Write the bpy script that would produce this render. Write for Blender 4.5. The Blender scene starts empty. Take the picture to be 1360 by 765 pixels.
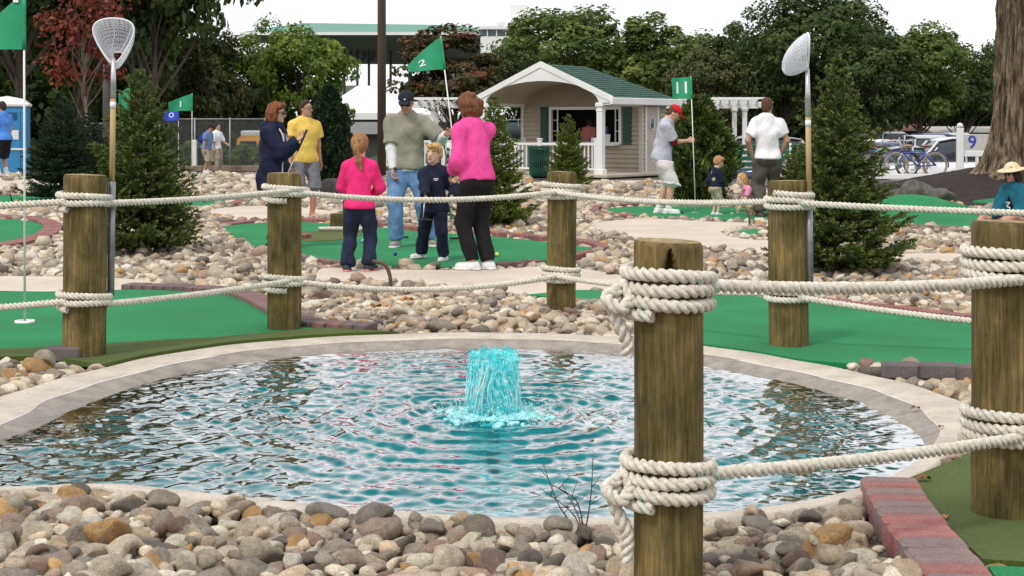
import bpy, math, random
import numpy as np
from mathutils import Vector, Matrix

random.seed(7)
rng = np.random.default_rng(7)
sc = bpy.context.scene
COL = sc.collection
R = math.radians

# ------------------------------------------------------------------ camera
F_PX, CX, HZ, CAM_H = 2100.0, 680.0, 164.0, 1.4      # measured on the 1360 px wide photograph
cam = bpy.data.objects.new("camera", bpy.data.cameras.new("camera"))
COL.objects.link(cam)
cam.location = (0, 0, CAM_H)
cam.rotation_euler = (R(90), 0, 0)
cam.data.sensor_width = 36.0
cam.data.lens = 36.0 * F_PX / 1360.0
cam.data.shift_y = -(382.5 - HZ) / 1360.0
cam.data.clip_start = 0.1
cam.data.clip_end = 3000
sc.camera = cam

# ------------------------------------------------------------------ sky and sun (bright overcast)
SUN_EL, SUN_AZ = R(52), R(215)      # azimuth clockwise from +Y
world = bpy.data.worlds.new("World")
sc.world = world
world.use_nodes = True
nt = world.node_tree
bg = nt.nodes["Background"]
sky = nt.nodes.new("ShaderNodeTexSky")
sky.sky_type = 'NISHITA'
sky.sun_disc = False
sky.sun_elevation = SUN_EL
sky.sun_rotation = SUN_AZ
tc = nt.nodes.new("ShaderNodeTexCoord")
nz = nt.nodes.new("ShaderNodeTexNoise")
nz.inputs["Scale"].default_value = 2.2
nz.inputs["Detail"].default_value = 5
nt.links.new(tc.outputs["Generated"], nz.inputs["Vector"])
cr = nt.nodes.new("ShaderNodeValToRGB")
cr.color_ramp.elements[0].position = 0.3
cr.color_ramp.elements[0].color = (8.6, 8.8, 9.2, 1)
cr.color_ramp.elements[1].position = 0.7
cr.color_ramp.elements[1].color = (10.4, 10.4, 10.5, 1)
nt.links.new(nz.outputs["Fac"], cr.inputs["Fac"])
mx = nt.nodes.new("ShaderNodeMix")
mx.data_type = 'RGBA'
mx.inputs[0].default_value = 0.88      # cloud cover
nt.links.new(sky.outputs["Color"], mx.inputs[6])
nt.links.new(cr.outputs["Color"], mx.inputs[7])
nt.links.new(mx.outputs[2], bg.inputs["Color"])
bg.inputs["Strength"].default_value = 0.10

sun_l = bpy.data.lights.new("sun", 'SUN')
sun_l.energy = 1.5
sun_l.angle = R(12)
sun_l.color = (1.0, 0.95, 0.88)
sun = bpy.data.objects.new("sun", sun_l)
COL.objects.link(sun)
_d = Vector((math.sin(SUN_AZ) * math.cos(SUN_EL), math.cos(SUN_AZ) * math.cos(SUN_EL), math.sin(SUN_EL)))
sun.rotation_euler = _d.to_track_quat('Z', 'Y').to_euler()
sun.location = (-20, -20, 40)

sc.view_settings.view_transform = 'Standard'
sc.view_settings.look = 'None'
sc.view_settings.gamma = 1.0
sc.view_settings.use_curve_mapping = False
sc.view_settings.exposure = 0.35
sc.render.engine = 'CYCLES'
sc.cycles.max_bounces = 8
sc.cycles.transparent_max_bounces = 12
sc.cycles.use_denoising = True

# ------------------------------------------------------------------ measuring helpers
def W(px, py, Y):
    """the point at distance Y that the photograph shows at pixel (px, py)"""
    return np.array([(px - CX) * Y / F_PX, Y, CAM_H - (py - HZ) * Y / F_PX])

def G(px, py, z=0.0):
    """the same for a point lying at height z"""
    Y = F_PX * (CAM_H - z) / (py - HZ)
    return np.array([(px - CX) * Y / F_PX, Y, z])

def smooth01(t):
    t = np.clip(t, 0, 1)
    return t * t * (3 - 2 * t)

def terrain(x, y):
    x = np.asarray(x, float); y = np.asarray(y, float)
    z = -0.2 * smooth01((y - 28) / 26.0)
    z = z + 0.20 * np.exp(-((x + 11.8) / 2.5) ** 2 - ((y - 36) / 2.5) ** 2)       # bank at far left
    z = z + 0.58 * np.exp(-((x - 9.6) / 2.3) ** 2 - ((y - 30.0) / 3.2) ** 2)      # mulch mound under the big tree
    z = z + 0.30 * np.exp(-((x - 6.1) / 0.9) ** 2 - ((y - 24.2) / 1.2) ** 2)      # ramp of the green at right
    z = z - 0.62 * smooth01((y - 45.5) / 4.0) * smooth01((x - 4.6) / 3.0)                     # the parking lot lies lower
    z = z - 1.2 * smooth01((y - 57.8) / 2.5) * (1 - smooth01((y - 76) / 4)) * smooth01((-6.5 - x) / 1.5)      # dip with the bus lane at left
    return z

# ------------------------------------------------------------------ object helpers
def tag(o, label=None, cat=None, group=None, kind=None):
    if label: o["label"] = label
    if cat: o["category"] = cat
    if group: o["group"] = group
    if kind: o["kind"] = kind
    return o

def empty(name, loc=(0, 0, 0), rz=0.0):
    o = bpy.data.objects.new(name, None)
    o.location = tuple(loc)
    o.rotation_euler = (0, 0, rz)
    o.empty_display_size = 0.1
    COL.objects.link(o)
    return o

def mesh_np(name, V, faces, mat=None, smooth=True):
    """faces: (n,k) int array, or a list of lists"""
    me = bpy.data.meshes.new(name)
    V = np.asarray(V, np.float32)
    if isinstance(faces, np.ndarray):
        n, k = faces.shape
        me.vertices.add(len(V)); me.vertices.foreach_set("co", V.ravel())
        me.loops.add(n * k); me.loops.foreach_set("vertex_index", faces.ravel().astype(np.int32))
        me.polygons.add(n)
        me.polygons.foreach_set("loop_start", np.arange(0, n * k, k, dtype=np.int32))
        me.polygons.foreach_set("loop_total", np.full(n, k, np.int32))
        me.update(calc_edges=True)
        me.validate()
    else:
        me.from_pydata([tuple(v) for v in V], [], [tuple(f) for f in faces])
    if smooth and len(me.polygons):
        me.polygons.foreach_set("use_smooth", np.ones(len(me.polygons), bool))
    if mat: me.materials.append(mat)
    return me

def link(name, me, parent=None, loc=None, rot=None, scale=None):
    o = bpy.data.objects.new(name, me)
    if parent is not None: o.parent = parent
    if loc is not None: o.location = tuple(loc)
    if rot is not None: o.rotation_euler = tuple(rot)
    if scale is not None: o.scale = tuple(scale)
    COL.objects.link(o)
    return o

class MB:
    """collects shapes of one part"""
    def __init__(s): s.v = []; s.f = []
    def add(s, V, Fs):
        n = len(s.v)
        s.v.extend([tuple(map(float, p)) for p in V])
        s.f.extend([tuple(i + n for i in f) for f in Fs])
        return s
    def box(s, c, size, rz=0.0, bev=0.0, M=None):
        cx, cy, cz = c; a, b, h = (k / 2 for k in size)
        e = min(bev, a * .9, b * .9, h * .9)
        if e <= 0:
            V = [(x, y, z) for z in (-h, h) for x, y in ((-a, -b), (a, -b), (a, b), (-a, b))]
            Fs = [(3, 2, 1, 0), (4, 5, 6, 7), (0, 1, 5, 4), (1, 2, 6, 5), (2, 3, 7, 6), (3, 0, 4, 7)]
        else:
            V = []
            for z, q in ((-h, e), (-h + e, 0), (h - e, 0), (h, e)):
                A, B = a - q, b - q
                k = e if q == 0 else e * .6
                V += [(x, y, z) for x, y in ((-A + k, -B), (A - k, -B), (A, -B + k), (A, B - k), (A - k, B), (-A + k, B), (-A, B - k), (-A, -B + k))]
            Fs = [tuple(range(7, -1, -1)), tuple(range(24, 32))]
            for r in range(3):
                for i in range(8):
                    j = (i + 1) % 8
                    Fs.append((r * 8 + i, r * 8 + j, r * 8 + 8 + j, r * 8 + 8 + i))
        V = np.array(V, float)
        if M is not None:
            V = V @ np.array(M).T
        if rz:
            cs, sn = math.cos(rz), math.sin(rz)
            V = np.stack([V[:, 0] * cs - V[:, 1] * sn, V[:, 0] * sn + V[:, 1] * cs, V[:, 2]], 1)
        return s.add(V + np.array([cx, cy, cz]), Fs)
    def tube(s, pts, rad, n=8, cap=True, closed=False):
        pts = np.array(pts, float); m = len(pts)
        rad = np.full(m, rad) if np.isscalar(rad) else np.array(rad, float)
        T = np.gradient(pts, axis=0)
        if closed: T = np.roll(pts, -1, 0) - np.roll(pts, 1, 0)
        T /= np.linalg.norm(T, axis=1)[:, None] + 1e-12
        up = np.array([0, 0, 1.0]) if abs(T[0][2]) < .9 else np.array([1.0, 0, 0])
        N = np.cross(T[0], up); N /= np.linalg.norm(N)
        V = []; ang = np.arange(n) * 2 * np.pi / n
        for i in range(m):
            N = N - T[i] * N.dot(T[i]); N /= np.linalg.norm(N) + 1e-12
            B = np.cross(T[i], N)
            V.append(pts[i] + rad[i] * (np.cos(ang)[:, None] * N + np.sin(ang)[:, None] * B))
        V = np.concatenate(V); Fs = []
        for i in range(m if closed else m - 1):
            k = (i + 1) % m
            for j in range(n):
                q = (j + 1) % n
                Fs.append((i * n + j, i * n + q, k * n + q, k * n + j))
        if cap and not closed:
            Fs.append(tuple(range(n - 1, -1, -1))); Fs.append(tuple((m - 1) * n + j for j in range(n)))
        return s.add(V, Fs)
    def lathe(s, prof, n=16, c=(0, 0, 0), cap=True):
        V = []; Fs = []; m = len(prof)
        for r, z in prof:
            for j in range(n):
                a = 2 * math.pi * j / n
                V.append((c[0] + r * math.cos(a), c[1] + r * math.sin(a), c[2] + z))
        for i in range(m - 1):
            for j in range(n):
                q = (j + 1) % n
                Fs.append((i * n + j, i * n + q, (i + 1) * n + q, (i + 1) * n + j))
        if cap:
            Fs.append(tuple(range(n - 1, -1, -1))); Fs.append(tuple((m - 1) * n + j for j in range(n)))
        return s.add(V, Fs)
    def ell(s, c, r, n=10, m=7, M=None):
        V = []; Fs = []
        for i in range(m + 1):
            t = math.pi * i / m
            for j in range(n):
                a = 2 * math.pi * j / n
                V.append((r[0] * math.sin(t) * math.cos(a), r[1] * math.sin(t) * math.sin(a), r[2] * math.cos(t)))
        for i in range(m):
            for j in range(n):
                q = (j + 1) % n
                Fs.append((i * n + j, (i + 1) * n + j, (i + 1) * n + q, i * n + q))
        V = np.array(V)
        if M is not None: V = V @ np.array(M).T
        return s.add(V + np.array(c), Fs)
    def prism(s, poly, axis_vec, M=None):
        """poly: 3-D points of one face (counter-clockwise seen from outside), pushed along axis_vec"""
        n = len(poly); A = np.array(poly, float); B = A + np.array(axis_vec, float)
        Fs = [tuple(range(n)), tuple(range(2 * n - 1, n - 1, -1))]
        for i in range(n):
            j = (i + 1) % n
            Fs.append((j, i, n + i, n + j))
        return s.add(np.concatenate([A, B]), Fs)
    def mesh(s, name, mat, smooth=False):
        me = mesh_np(name, s.v, s.f, mat, smooth)
        return me
    def build(s, name, mat, parent=None, smooth=False, **kw):
        return link(name, s.mesh(name, mat, smooth), parent, **kw)

def children_of(root):
    return [o for o in bpy.data.objects if o.parent == root]

def copy_tree(root, loc=None, rz=None, scale=None):
    def cp(o, par):
        c = o.copy(); COL.objects.link(c)
        if par is not None: c.parent = par
        for ch in KIDS.get(o, ()): cp(ch, c)
        return c
    KIDS = {}
    for o in bpy.data.objects:
        if o.parent is not None: KIDS.setdefault(o.parent, []).append(o)
    r = cp(root, None)
    if loc is not None: r.location = tuple(loc)
    if rz is not None: r.rotation_euler = (0, 0, rz)
    if scale is not None: r.scale = (scale,) * 3 if np.isscalar(scale) else tuple(scale)
    return r

def catmull(pts, per=8, closed=True):
    P = np.array(pts, float); n = len(P); out = []
    rngi = range(n) if closed else range(n - 1)
    for i in rngi:
        if closed: p0, p1, p2, p3 = P[(i - 1) % n], P[i], P[(i + 1) % n], P[(i + 2) % n]
        else: p0, p1, p2, p3 = P[max(i - 1, 0)], P[i], P[i + 1], P[min(i + 2, n - 1)]
        for k in range(per):
            t = k / per
            out.append(.5 * ((2 * p1) + (-p0 + p2) * t + (2 * p0 - 5 * p1 + 4 * p2 - p3) * t * t + (-p0 + 3 * p1 - 3 * p2 + p3) * t ** 3))
    if not closed: out.append(P[-1])
    return np.array(out)

def in_poly(x, y, poly):
    x = np.asarray(x); y = np.asarray(y)
    ins = np.zeros(x.shape, bool); n = len(poly); j = n - 1
    for i in range(n):
        xi, yi = poly[i][0], poly[i][1]; xj, yj = poly[j][0], poly[j][1]
        if yi != yj:
            c = ((yi > y) != (yj > y)) & (x < (xj - xi) * (y - yi) / (yj - yi) + xi)
            ins ^= c
        j = i
    return ins

def noise3(p, seed=0, octaves=3):
    """smooth cheap noise, about -1..1"""
    p = np.asarray(p, float); r = np.random.default_rng(seed); out = np.zeros(p.shape[:-1]); a = 1.0; tot = 0
    f = 1.0
    for _ in range(octaves):
        for _k in range(4):
            d = r.normal(size=3); d /= np.linalg.norm(d)
            ph = r.uniform(0, 6.28); q = r.normal(size=3)
            out += a * .5 * np.sin(f * (p @ d) * 1.0 + ph + 1.3 * np.sin(f * .6 * (p @ q) + ph * 2))
        tot += a * 1.1; a *= .5; f *= 2.1
    return out / tot

# ------------------------------------------------------------------ materials
def new_mat(name):
    m = bpy.data.materials.new(name); m.use_nodes = True
    return m, m.node_tree, m.node_tree.nodes["Principled BSDF"]

def ramp(t, stops, interp='LINEAR'):
    r = t.nodes.new("ShaderNodeValToRGB"); e = r.color_ramp.elements
    r.color_ramp.interpolation = interp
    while len(e) < len(stops): e.new(0.5)
    for k, (p, c) in zip(e, stops):
        k.position = p; k.color = (*c, 1)
    return r

def noise_node(t, scale, detail=4, rough=.55, stretch=None, coord="Object"):
    tcn = t.nodes.new("ShaderNodeTexCoord"); n = t.nodes.new("ShaderNodeTexNoise")
    n.inputs["Scale"].default_value = scale; n.inputs["Detail"].default_value = detail; n.inputs["Roughness"].default_value = rough
    if stretch:
        mp = t.nodes.new("ShaderNodeMapping"); mp.inputs["Scale"].default_value = stretch
        t.links.new(tcn.outputs[coord], mp.inputs["Vector"]); t.links.new(mp.outputs[0], n.inputs["Vector"])
    else:
        t.links.new(tcn.outputs[coord], n.inputs["Vector"])
    return n

def bump_to(t, b, src, strength=.3, dist=.01):
    bp = t.nodes.new("ShaderNodeBump"); bp.inputs["Strength"].default_value = strength; bp.inputs["Distance"].default_value = dist
    t.links.new(src, bp.inputs["Height"]); t.links.new(bp.outputs[0], b.inputs["Normal"])

def pmat(name, c1, c2=None, scale=8, rough=.7, bump=0.0, bscale=None, bdist=.01, metal=0, stretch=None, lo=.35, hi=.65, detail=4, spec=None, coord="Object"):
    m, t, b = new_mat(name)
    b.inputs["Roughness"].default_value = rough; b.inputs["Metallic"].default_value = metal
    if spec is not None: b.inputs["Specular IOR Level"].default_value = spec
    if c2 is None: c2 = tuple(k * .82 for k in c1)
    n = noise_node(t, scale, detail, stretch=stretch, coord=coord)
    r = ramp(t, [(lo, c2), (hi, c1)])
    t.links.new(n.outputs["Fac"], r.inputs["Fac"]); t.links.new(r.outputs[0], b.inputs["Base Color"])
    if bump:
        nb = noise_node(t, bscale or scale * 4, 3, stretch=stretch, coord=coord)
        bump_to(t, b, nb.outputs["Fac"], bump, bdist)
    return m
# ================================================================== POOL
M_soil = pmat("soil", (.16, .13, .10), (.07, .055, .045), 6, .95, .6, 40, .02)
def concrete_mat(name, c1, c2, scale=5):
    m, t, b = new_mat(name)
    n = noise_node(t, scale, 6, .65); r = ramp(t, [(.3, c2), (.62, c1)])
    n2 = noise_node(t, 90, 3, .7); r2 = ramp(t, [(.35, (.72, .72, .72)), (.55, (1, 1, 1))])
    mul = t.nodes.new("ShaderNodeMix"); mul.data_type = 'RGBA'; mul.blend_type = 'MULTIPLY'; mul.inputs[0].default_value = .8
    t.links.new(n.outputs["Fac"], r.inputs["Fac"]); t.links.new(n2.outputs["Fac"], r2.inputs["Fac"])
    t.links.new(r.outputs[0], mul.inputs[6]); t.links.new(r2.outputs[0], mul.inputs[7]); t.links.new(mul.outputs[2], b.inputs["Base Color"])
    b.inputs["Roughness"].default_value = .85
    bump_to(t, b, n2.outputs["Fac"], .35, .006)
    return m
M_rim = concrete_mat("rim_concrete", (.60, .53, .44), (.42, .37, .31))
M_rimwet = concrete_mat("rim_slope_concrete", (.34, .30, .26), (.20, .18, .155), 9)
M_path = concrete_mat("path_concrete", (.66, .56, .46), (.52, .44, .36), 1.2)

WZ = -0.045        # water level
edge_px = [(-60, 598), (0, 583), (60, 562), (110, 538), (200, 507), (300, 485), (420, 470), (560, 463), (700, 463), (830, 470), (940, 487),
           (1050, 508), (1130, 530), (1190, 556), (1226, 584), (1216, 618), (1150, 655), (1040, 682), (900, 697), (750, 702), (620, 698), (500, 689),
           (380, 678), (250, 664), (150, 655), (0, 660), (-120, 655), (-170, 625)]
edge = catmull([G(x, y, WZ)[:2] for x, y in edge_px], 8)
PC = np.array([-0.15, 7.8])
ang = np.arctan2(edge[:, 1] - PC[1], edge[:, 0] - PC[0]); rad = np.hypot(*(edge - PC).T)
o_ = np.argsort(ang); ang, rad = ang[o_], rad[o_]
NA = 360
TH = -np.pi + 2 * np.pi * np.arange(NA) / NA
RW = np.interp(TH, np.concatenate([ang - 2 * np.pi, ang, ang + 2 * np.pi]), np.tile(rad, 3))      # water line, polar
for _ in range(3): RW = (np.roll(RW, 1) + RW * 2 + np.roll(RW, -1)) / 4
UX, UY = np.cos(TH), np.sin(TH)
front = smooth01((-UY + .05) / .6)                      # 1 on the side towards the camera
w_slope = .15 * (1 - front) + .035 * front
w_top = .25 * (1 - front) + .085 * front
wob = .012 * np.sin(TH * 9) + .01 * np.sin(TH * 23 + 1)
R_in = RW + w_slope + wob * (1 - front)
R_out = R_in + w_top

def ring_mesh(name, rings, mat, smooth=True, closefirst=False):
    """rings: list of (radius array, z array or float)"""
    V = []; Fs = []
    for r, z in rings:
        z = np.full(NA, z) if np.isscalar(z) else z
        V.append(np.stack([PC[0] + r * UX, PC[1] + r * UY, z], 1))
    for i in range(len(rings) - 1):
        a = i * NA + np.arange(NA); b = i * NA + (np.arange(NA) + 1) % NA
        Fs.append(np.stack([a, b, b + NA, a + NA], 1))
    return mesh_np(name, np.concatenate(V), np.concatenate(Fs), mat, smooth)

slp = .004 * np.sin(TH * 37) + .003 * np.sin(TH * 61 + 2)
rim = link("pool_rim", ring_mesh("pool_rim", [(R_in - .012, -.006 + slp * 0), (R_in, 0.0), (R_out - .02, .004), (R_out, -.002), (R_out + .01, -.06)], M_rim)); tag(rim, kind="structure")
slope = link("pool_slope", ring_mesh("pool_slope", [(RW - .10, -.10), (RW - .02, WZ - .012), (RW + slp, WZ + .006), (R_in - .012, -.009)], M_rimwet)); tag(slope, kind="structure")
m, t, b = new_mat("basin_paint")
n = noise_node(t, 3, 4); r = ramp(t, [(.3, (.016, .34, .37)), (.7, (.028, .50, .50))]); t.links.new(n.outputs["Fac"], r.inputs["Fac"]); t.links.new(r.outputs[0], b.inputs["Base Color"])
b.inputs["Roughness"].default_value = .7
basin = link("pool_basin", ring_mesh("pool_basin", [(RW * 0 + .001, -.62), (RW * .45, -.6), (RW * .75, -.48), (RW * .9, -.25), (RW - .09, -.098)], m)); tag(basin, kind="structure")

# water: real ripples; fresnel reflection over clear tinted water
m, t, b = new_mat("pool_water")
t.nodes.remove(b)
out = t.nodes["Material Output"]
gl = t.nodes.new("ShaderNodeBsdfGlossy"); gl.inputs["Roughness"].default_value = .015
tr = t.nodes.new("ShaderNodeBsdfTransparent"); tr.inputs["Color"].default_value = (.30, .74, .76, 1)
fr = t.nodes.new("ShaderNodeFresnel"); fr.inputs["IOR"].default_value = 1.45
ms = t.nodes.new("ShaderNodeMixShader")
nb = noise_node(t, 30, 2, .5, stretch=(1, 1.3, 1)); bp = t.nodes.new("ShaderNodeBump"); bp.inputs["Strength"].default_value = .035; bp.inputs["Distance"].default_value = .03
t.links.new(nb.outputs["Fac"], bp.inputs["Height"])
for nd in (gl, fr): t.links.new(bp.outputs[0], nd.inputs["Normal"])
frr = ramp(t, [(.09, (.02,) * 3), (.19, (.40,) * 3), (.32, (1,) * 3)]); t.links.new(fr.outputs[0], frr.inputs[0]); t.links.new(frr.outputs[0], ms.inputs[0]); t.links.new(tr.outputs[0], ms.inputs[1]); t.links.new(gl.outputs[0], ms.inputs[2]); t.links.new(ms.outputs[0], out.inputs[0])
M_water = m
JET = G(655, 553, WZ)[:2]
h_ = .0135
xs = np.arange(PC[0] - 3.6, PC[0] + 2.75, h_); ys = np.arange(PC[1] - 2.5, PC[1] + 2.75, h_)
X, Y = np.meshgrid(xs, ys, indexing='ij')
th = np.arctan2(Y - PC[1], X - PC[0]); rr = np.hypot(X - PC[0], Y - PC[1])
inside = rr < np.interp(th, np.append(TH, np.pi), np.append(RW, RW[0])) + .02
Z = np.zeros_like(X)
wr = np.random.default_rng(3)
for i in range(80):
    lam = .052 * (13.0 ** (i / 79)); a = wr.normal(R(80), .85) if i % 3 else wr.uniform(0, 2 * np.pi); k = 2 * np.pi / lam; ph = wr.uniform(0, 6.28)
    amp = .0060 * lam * (.40 + 1.0 * math.exp(-((math.log(lam / .085)) / .7) ** 2))
    warp = .5 * np.sin(X * wr.uniform(1, 4) + Y * wr.uniform(-4, 4) + ph) + .3 * np.sin(X * wr.uniform(-9, 9) + Y * wr.uniform(-9, 9))
    mod = np.clip(.5 + .8 * np.sin(X * wr.uniform(-3, 3) + Y * wr.uniform(-3, 3) + ph * 3), 0, 1.3)
    Z += amp * mod * np.sin(k * (np.cos(a) * X + np.sin(a) * Y) + ph + warp * 1.6)
dj = np.hypot(X - JET[0], Y - JET[1])
jit = .5 * np.sin(th * 5 + 1) + .4 * np.sin(th * 11)
Z += .011 * np.exp(-dj / 1.2) * np.sin(dj * 2 * np.pi / .19 + jit) + .008 * np.exp(-dj / .9) * np.sin(dj * 2 * np.pi / .10 + jit * 2)
calm = np.clip((np.interp(th, np.append(TH, np.pi), np.append(RW, RW[0])) - rr) / .3, .25, 1) * (.35 + .65 * smooth01((X + 3.0) / 1.2))
Z *= calm
idx = -np.ones(X.shape, int); idx[inside] = np.arange(inside.sum())
q = np.stack([idx[:-1, :-1], idx[1:, :-1], idx[1:, 1:], idx[:-1, 1:]], -1).reshape(-1, 4); q = q[(q >= 0).all(1)]
water = link("pool_water", mesh_np("pool_water", np.stack([X[inside], Y[inside], Z[inside] + WZ], 1), q, M_water)); tag(water, kind="structure")

# ================================================================== GROUND (one sheet to the horizon, with the pool's hole)
rings = []
for k in range(100):
    e = k / 99
    base = R_out + .008
    dist = (1 - e) * base + e * 0 + (np.expm1(e * 6.2) / np.expm1(6.2)) * 1500 + e * base * 0
    dist = np.maximum(dist, base + (0 if k == 0 else .005 * k))
    if k == 0: dist = base
    x = PC[0] + dist * UX; y = PC[1] + dist * UY
    rings.append((dist, terrain(x, y) - .06))
m, t, b = new_mat("ground")
n = noise_node(t, 5, 6, .6); r = ramp(t, [(.3, (.06, .05, .04)), (.7, (.17, .145, .12))])
t.links.new(n.outputs["Fac"], r.inputs["Fac"])
t.links.new(r.outputs[0], b.inputs["Base Color"]); b.inputs["Roughness"].default_value = .95
nb = noise_node(t, 40, 3); bump_to(t, b, nb.outputs["Fac"], .6, .02)
ground = link("ground", ring_mesh("ground", rings, m)); tag(ground, kind="structure")

# ================================================================== TURF, PATHS
def turf_mat(name, c1, c2):
    m, t, b = new_mat(name)
    n = noise_node(t, 1.1, 4); r = ramp(t, [(.25, tuple(k * .8 for k in c2)), (.5, c2), (.75, c1)])
    n2 = noise_node(t, 260, 2, .7); r2 = ramp(t, [(.3, (.45, .45, .45)), (.62, (1.15, 1.15, 1.1))])
    n3 = noise_node(t, 60, 5, .8); r3 = ramp(t, [(.3, (.62, .64, .62)), (.6, (1.1, 1.1, 1.1))])
    mul = t.nodes.new("ShaderNodeMix"); mul.data_type = 'RGBA'; mul.blend_type = 'MULTIPLY'; mul.inputs[0].default_value = 1
    mu2 = t.nodes.new("ShaderNodeMix"); mu2.data_type = 'RGBA'; mu2.blend_type = 'MULTIPLY'; mu2.inputs[0].default_value = 1
    for a, c in ((n, r), (n2, r2), (n3, r3)): t.links.new(a.outputs["Fac"], c.inputs["Fac"])
    t.links.new(r.outputs[0], mul.inputs[6]); t.links.new(r2.outputs[0], mul.inputs[7])
    t.links.new(mul.outputs[2], mu2.inputs[6]); t.links.new(r3.outputs[0], mu2.inputs[7]); t.links.new(mu2.outputs[2], b.inputs["Base Color"])
    b.inputs["Roughness"].default_value = .9; b.inputs["Specular IOR Level"].default_value = .15
    b.inputs["Sheen Weight"].default_value = .08
    bump_to(t, b, n2.outputs["Fac"], .7, .012)
    return m
M_green = turf_mat("green_turf", (.015, .335, .118), (.011, .27, .09))
M_olive = turf_mat("olive_turf", (.125, .175, .032), (.09, .13, .022))
M_lolive = turf_mat("tan_turf", (.17, .19, .04), (.12, .14, .03))

SHEETS = []       # outlines where no stones lie
def sheet(name, pts, mat, thick=.03, z=.0, per=5, world_pts=False, smooth_outline=True, keep=True):
    P2 = np.array(pts, float) if world_pts else np.array([G(x, y)[:2] for x, y in pts])
    if smooth_outline: P2 = catmull(P2, per)
    if keep: SHEETS.append(P2)
    zt = terrain(P2[:, 0], P2[:, 1])
    n = len(P2)
    # triangle-fan-free top: n-gon lifted by terrain, skirt below
    A = np.column_stack([P2, zt + z]); B = np.column_stack([P2, zt + z - thick])
    area = .5 * np.sum(P2[:, 0] * np.roll(P2[:, 1], -1) - np.roll(P2[:, 0], -1) * P2[:, 1])
    if area < 0: A, B = A[::-1], B[::-1]
    Fs = [tuple(range(n))] + [((i + 1) % n, i, n + i, n + (i + 1) % n) for i in range(n)]
    o = link(name, mesh_np(name, np.concatenate([A, B]), Fs, mat, False)); tag(o, kind="structure")
    return o, P2

def brick_mat(name, cols, scale=1.0):
    m, t, b = new_mat(name)
    oi = t.nodes.new("ShaderNodeObjectInfo"); r = ramp(t, [(i / len(cols), c) for i, c in enumerate(cols)], 'CONSTANT')
    t.links.new(oi.outputs["Random"], r.inputs["Fac"])
    n = noise_node(t, 140, 3, .7); r2 = ramp(t, [(.3, (.6, .6, .6)), (.6, (1.1, 1.1, 1.1))]); t.links.new(n.outputs["Fac"], r2.inputs["Fac"])
    n4 = noise_node(t, 9, 4, .6); r4 = ramp(t, [(.3, (.75, .75, .78)), (.65, (1.06, 1.05, 1.04))]); t.links.new(n4.outputs["Fac"], r4.inputs["Fac"])
    mul = t.nodes.new("ShaderNodeMix"); mul.data_type = 'RGBA'; mul.blend_type = 'MULTIPLY'; mul.inputs[0].default_value = .8
    mu2 = t.nodes.new("ShaderNodeMix"); mu2.data_type = 'RGBA'; mu2.blend_type = 'MULTIPLY'; mu2.inputs[0].default_value = 1
    t.links.new(r.outputs[0], mul.inputs[6]); t.links.new(r2.outputs[0], mul.inputs[7])
    t.links.new(mul.outputs[2], mu2.inputs[6]); t.links.new(r4.outputs[0], mu2.inputs[7]); t.links.new(mu2.outputs[2], b.inputs["Base Color"])
    b.inputs["Roughness"].default_value = .88
    bump_to(t, b, n.outputs["Fac"], .5, .004)
    return m
M_brick_r = brick_mat("red_paver", [(.30, .115, .10), (.24, .10, .09), (.33, .14, .12), (.26, .12, .115), (.20, .10, .10)])
M_brick_g = brick_mat("grey_paver", [(.15, .12, .115), (.13, .11, .105), (.175, .135, .125), (.12, .10, .10)])
M_brick_m = brick_mat("mixed_paver", [(.30, .125, .115), (.24, .165, .155), (.34, .14, .13), (.22, .16, .155)])
M_brick_d = brick_mat("dusky_paver", [(.20, .115, .105), (.15, .11, .105), (.23, .125, .11), (.17, .12, .115)])
_bm = {}
def bricks(parent, pts, mat, across=.2, along=.1, height=.075, top=.045, world_pts=False, end_rot=0.0, rounded=.008, jz=.003, gap=.004):
    """a row of pavers laid side by side along a line; each its own object"""
    P2 = np.array(pts, float) if world_pts else np.array([G(x, y)[:2] for x, y in pts])
    C = catmull(P2, 10, closed=False)
    d = np.r_[0, np.cumsum(np.linalg.norm(np.diff(C, axis=0), axis=1))]
    key = (mat.name, across, along, height)
    if key not in _bm:
        _bm[key] = MB().box((0, 0, 0), (along - gap, across, height), bev=rounded).mesh("brick", mat)
    k = int(d[-1] / along)
    SHEETS.append(None)
    for i in range(k):
        s_ = (i + .5) * along
        x = np.interp(s_, d, C[:, 0]); y = np.interp(s_, d, C[:, 1])
        x2 = np.interp(s_ + .03, d, C[:, 0]); y2 = np.interp(s_ + .03, d, C[:, 1]); x1 = np.interp(s_ - .03, d, C[:, 0]); y1 = np.interp(s_ - .03, d, C[:, 1])
        a = math.atan2(y2 - y1, x2 - x1)
        z = float(terrain(x, y)) + top - height / 2 + random.uniform(-jz, jz)
        o = link("brick", _bm[key], parent, loc=(x, y, z), rot=(random.uniform(-.01, .01), random.uniform(-.01, .01), a + random.uniform(-.015, .015)))
    BRICKLINES.append((C, across))
BRICKLINES = []

def L(fn):      # helper to follow the rim: world points on the outer rim between two polar angles
    return fn
def rim_pts(a0, a1, n=10, extra=.0):
    a = np.linspace(R(a0), R(a1), n)
    r = np.interp((a + np.pi) % (2 * np.pi) - np.pi, np.append(TH, np.pi), np.append(R_out, R_out[0])) + extra
    return np.column_stack([PC[0] + r * np.cos(a), PC[1] + r * np.sin(a)])
def gp(*pp): return [tuple(G(x, y)[:2]) for x, y in pp]

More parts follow.
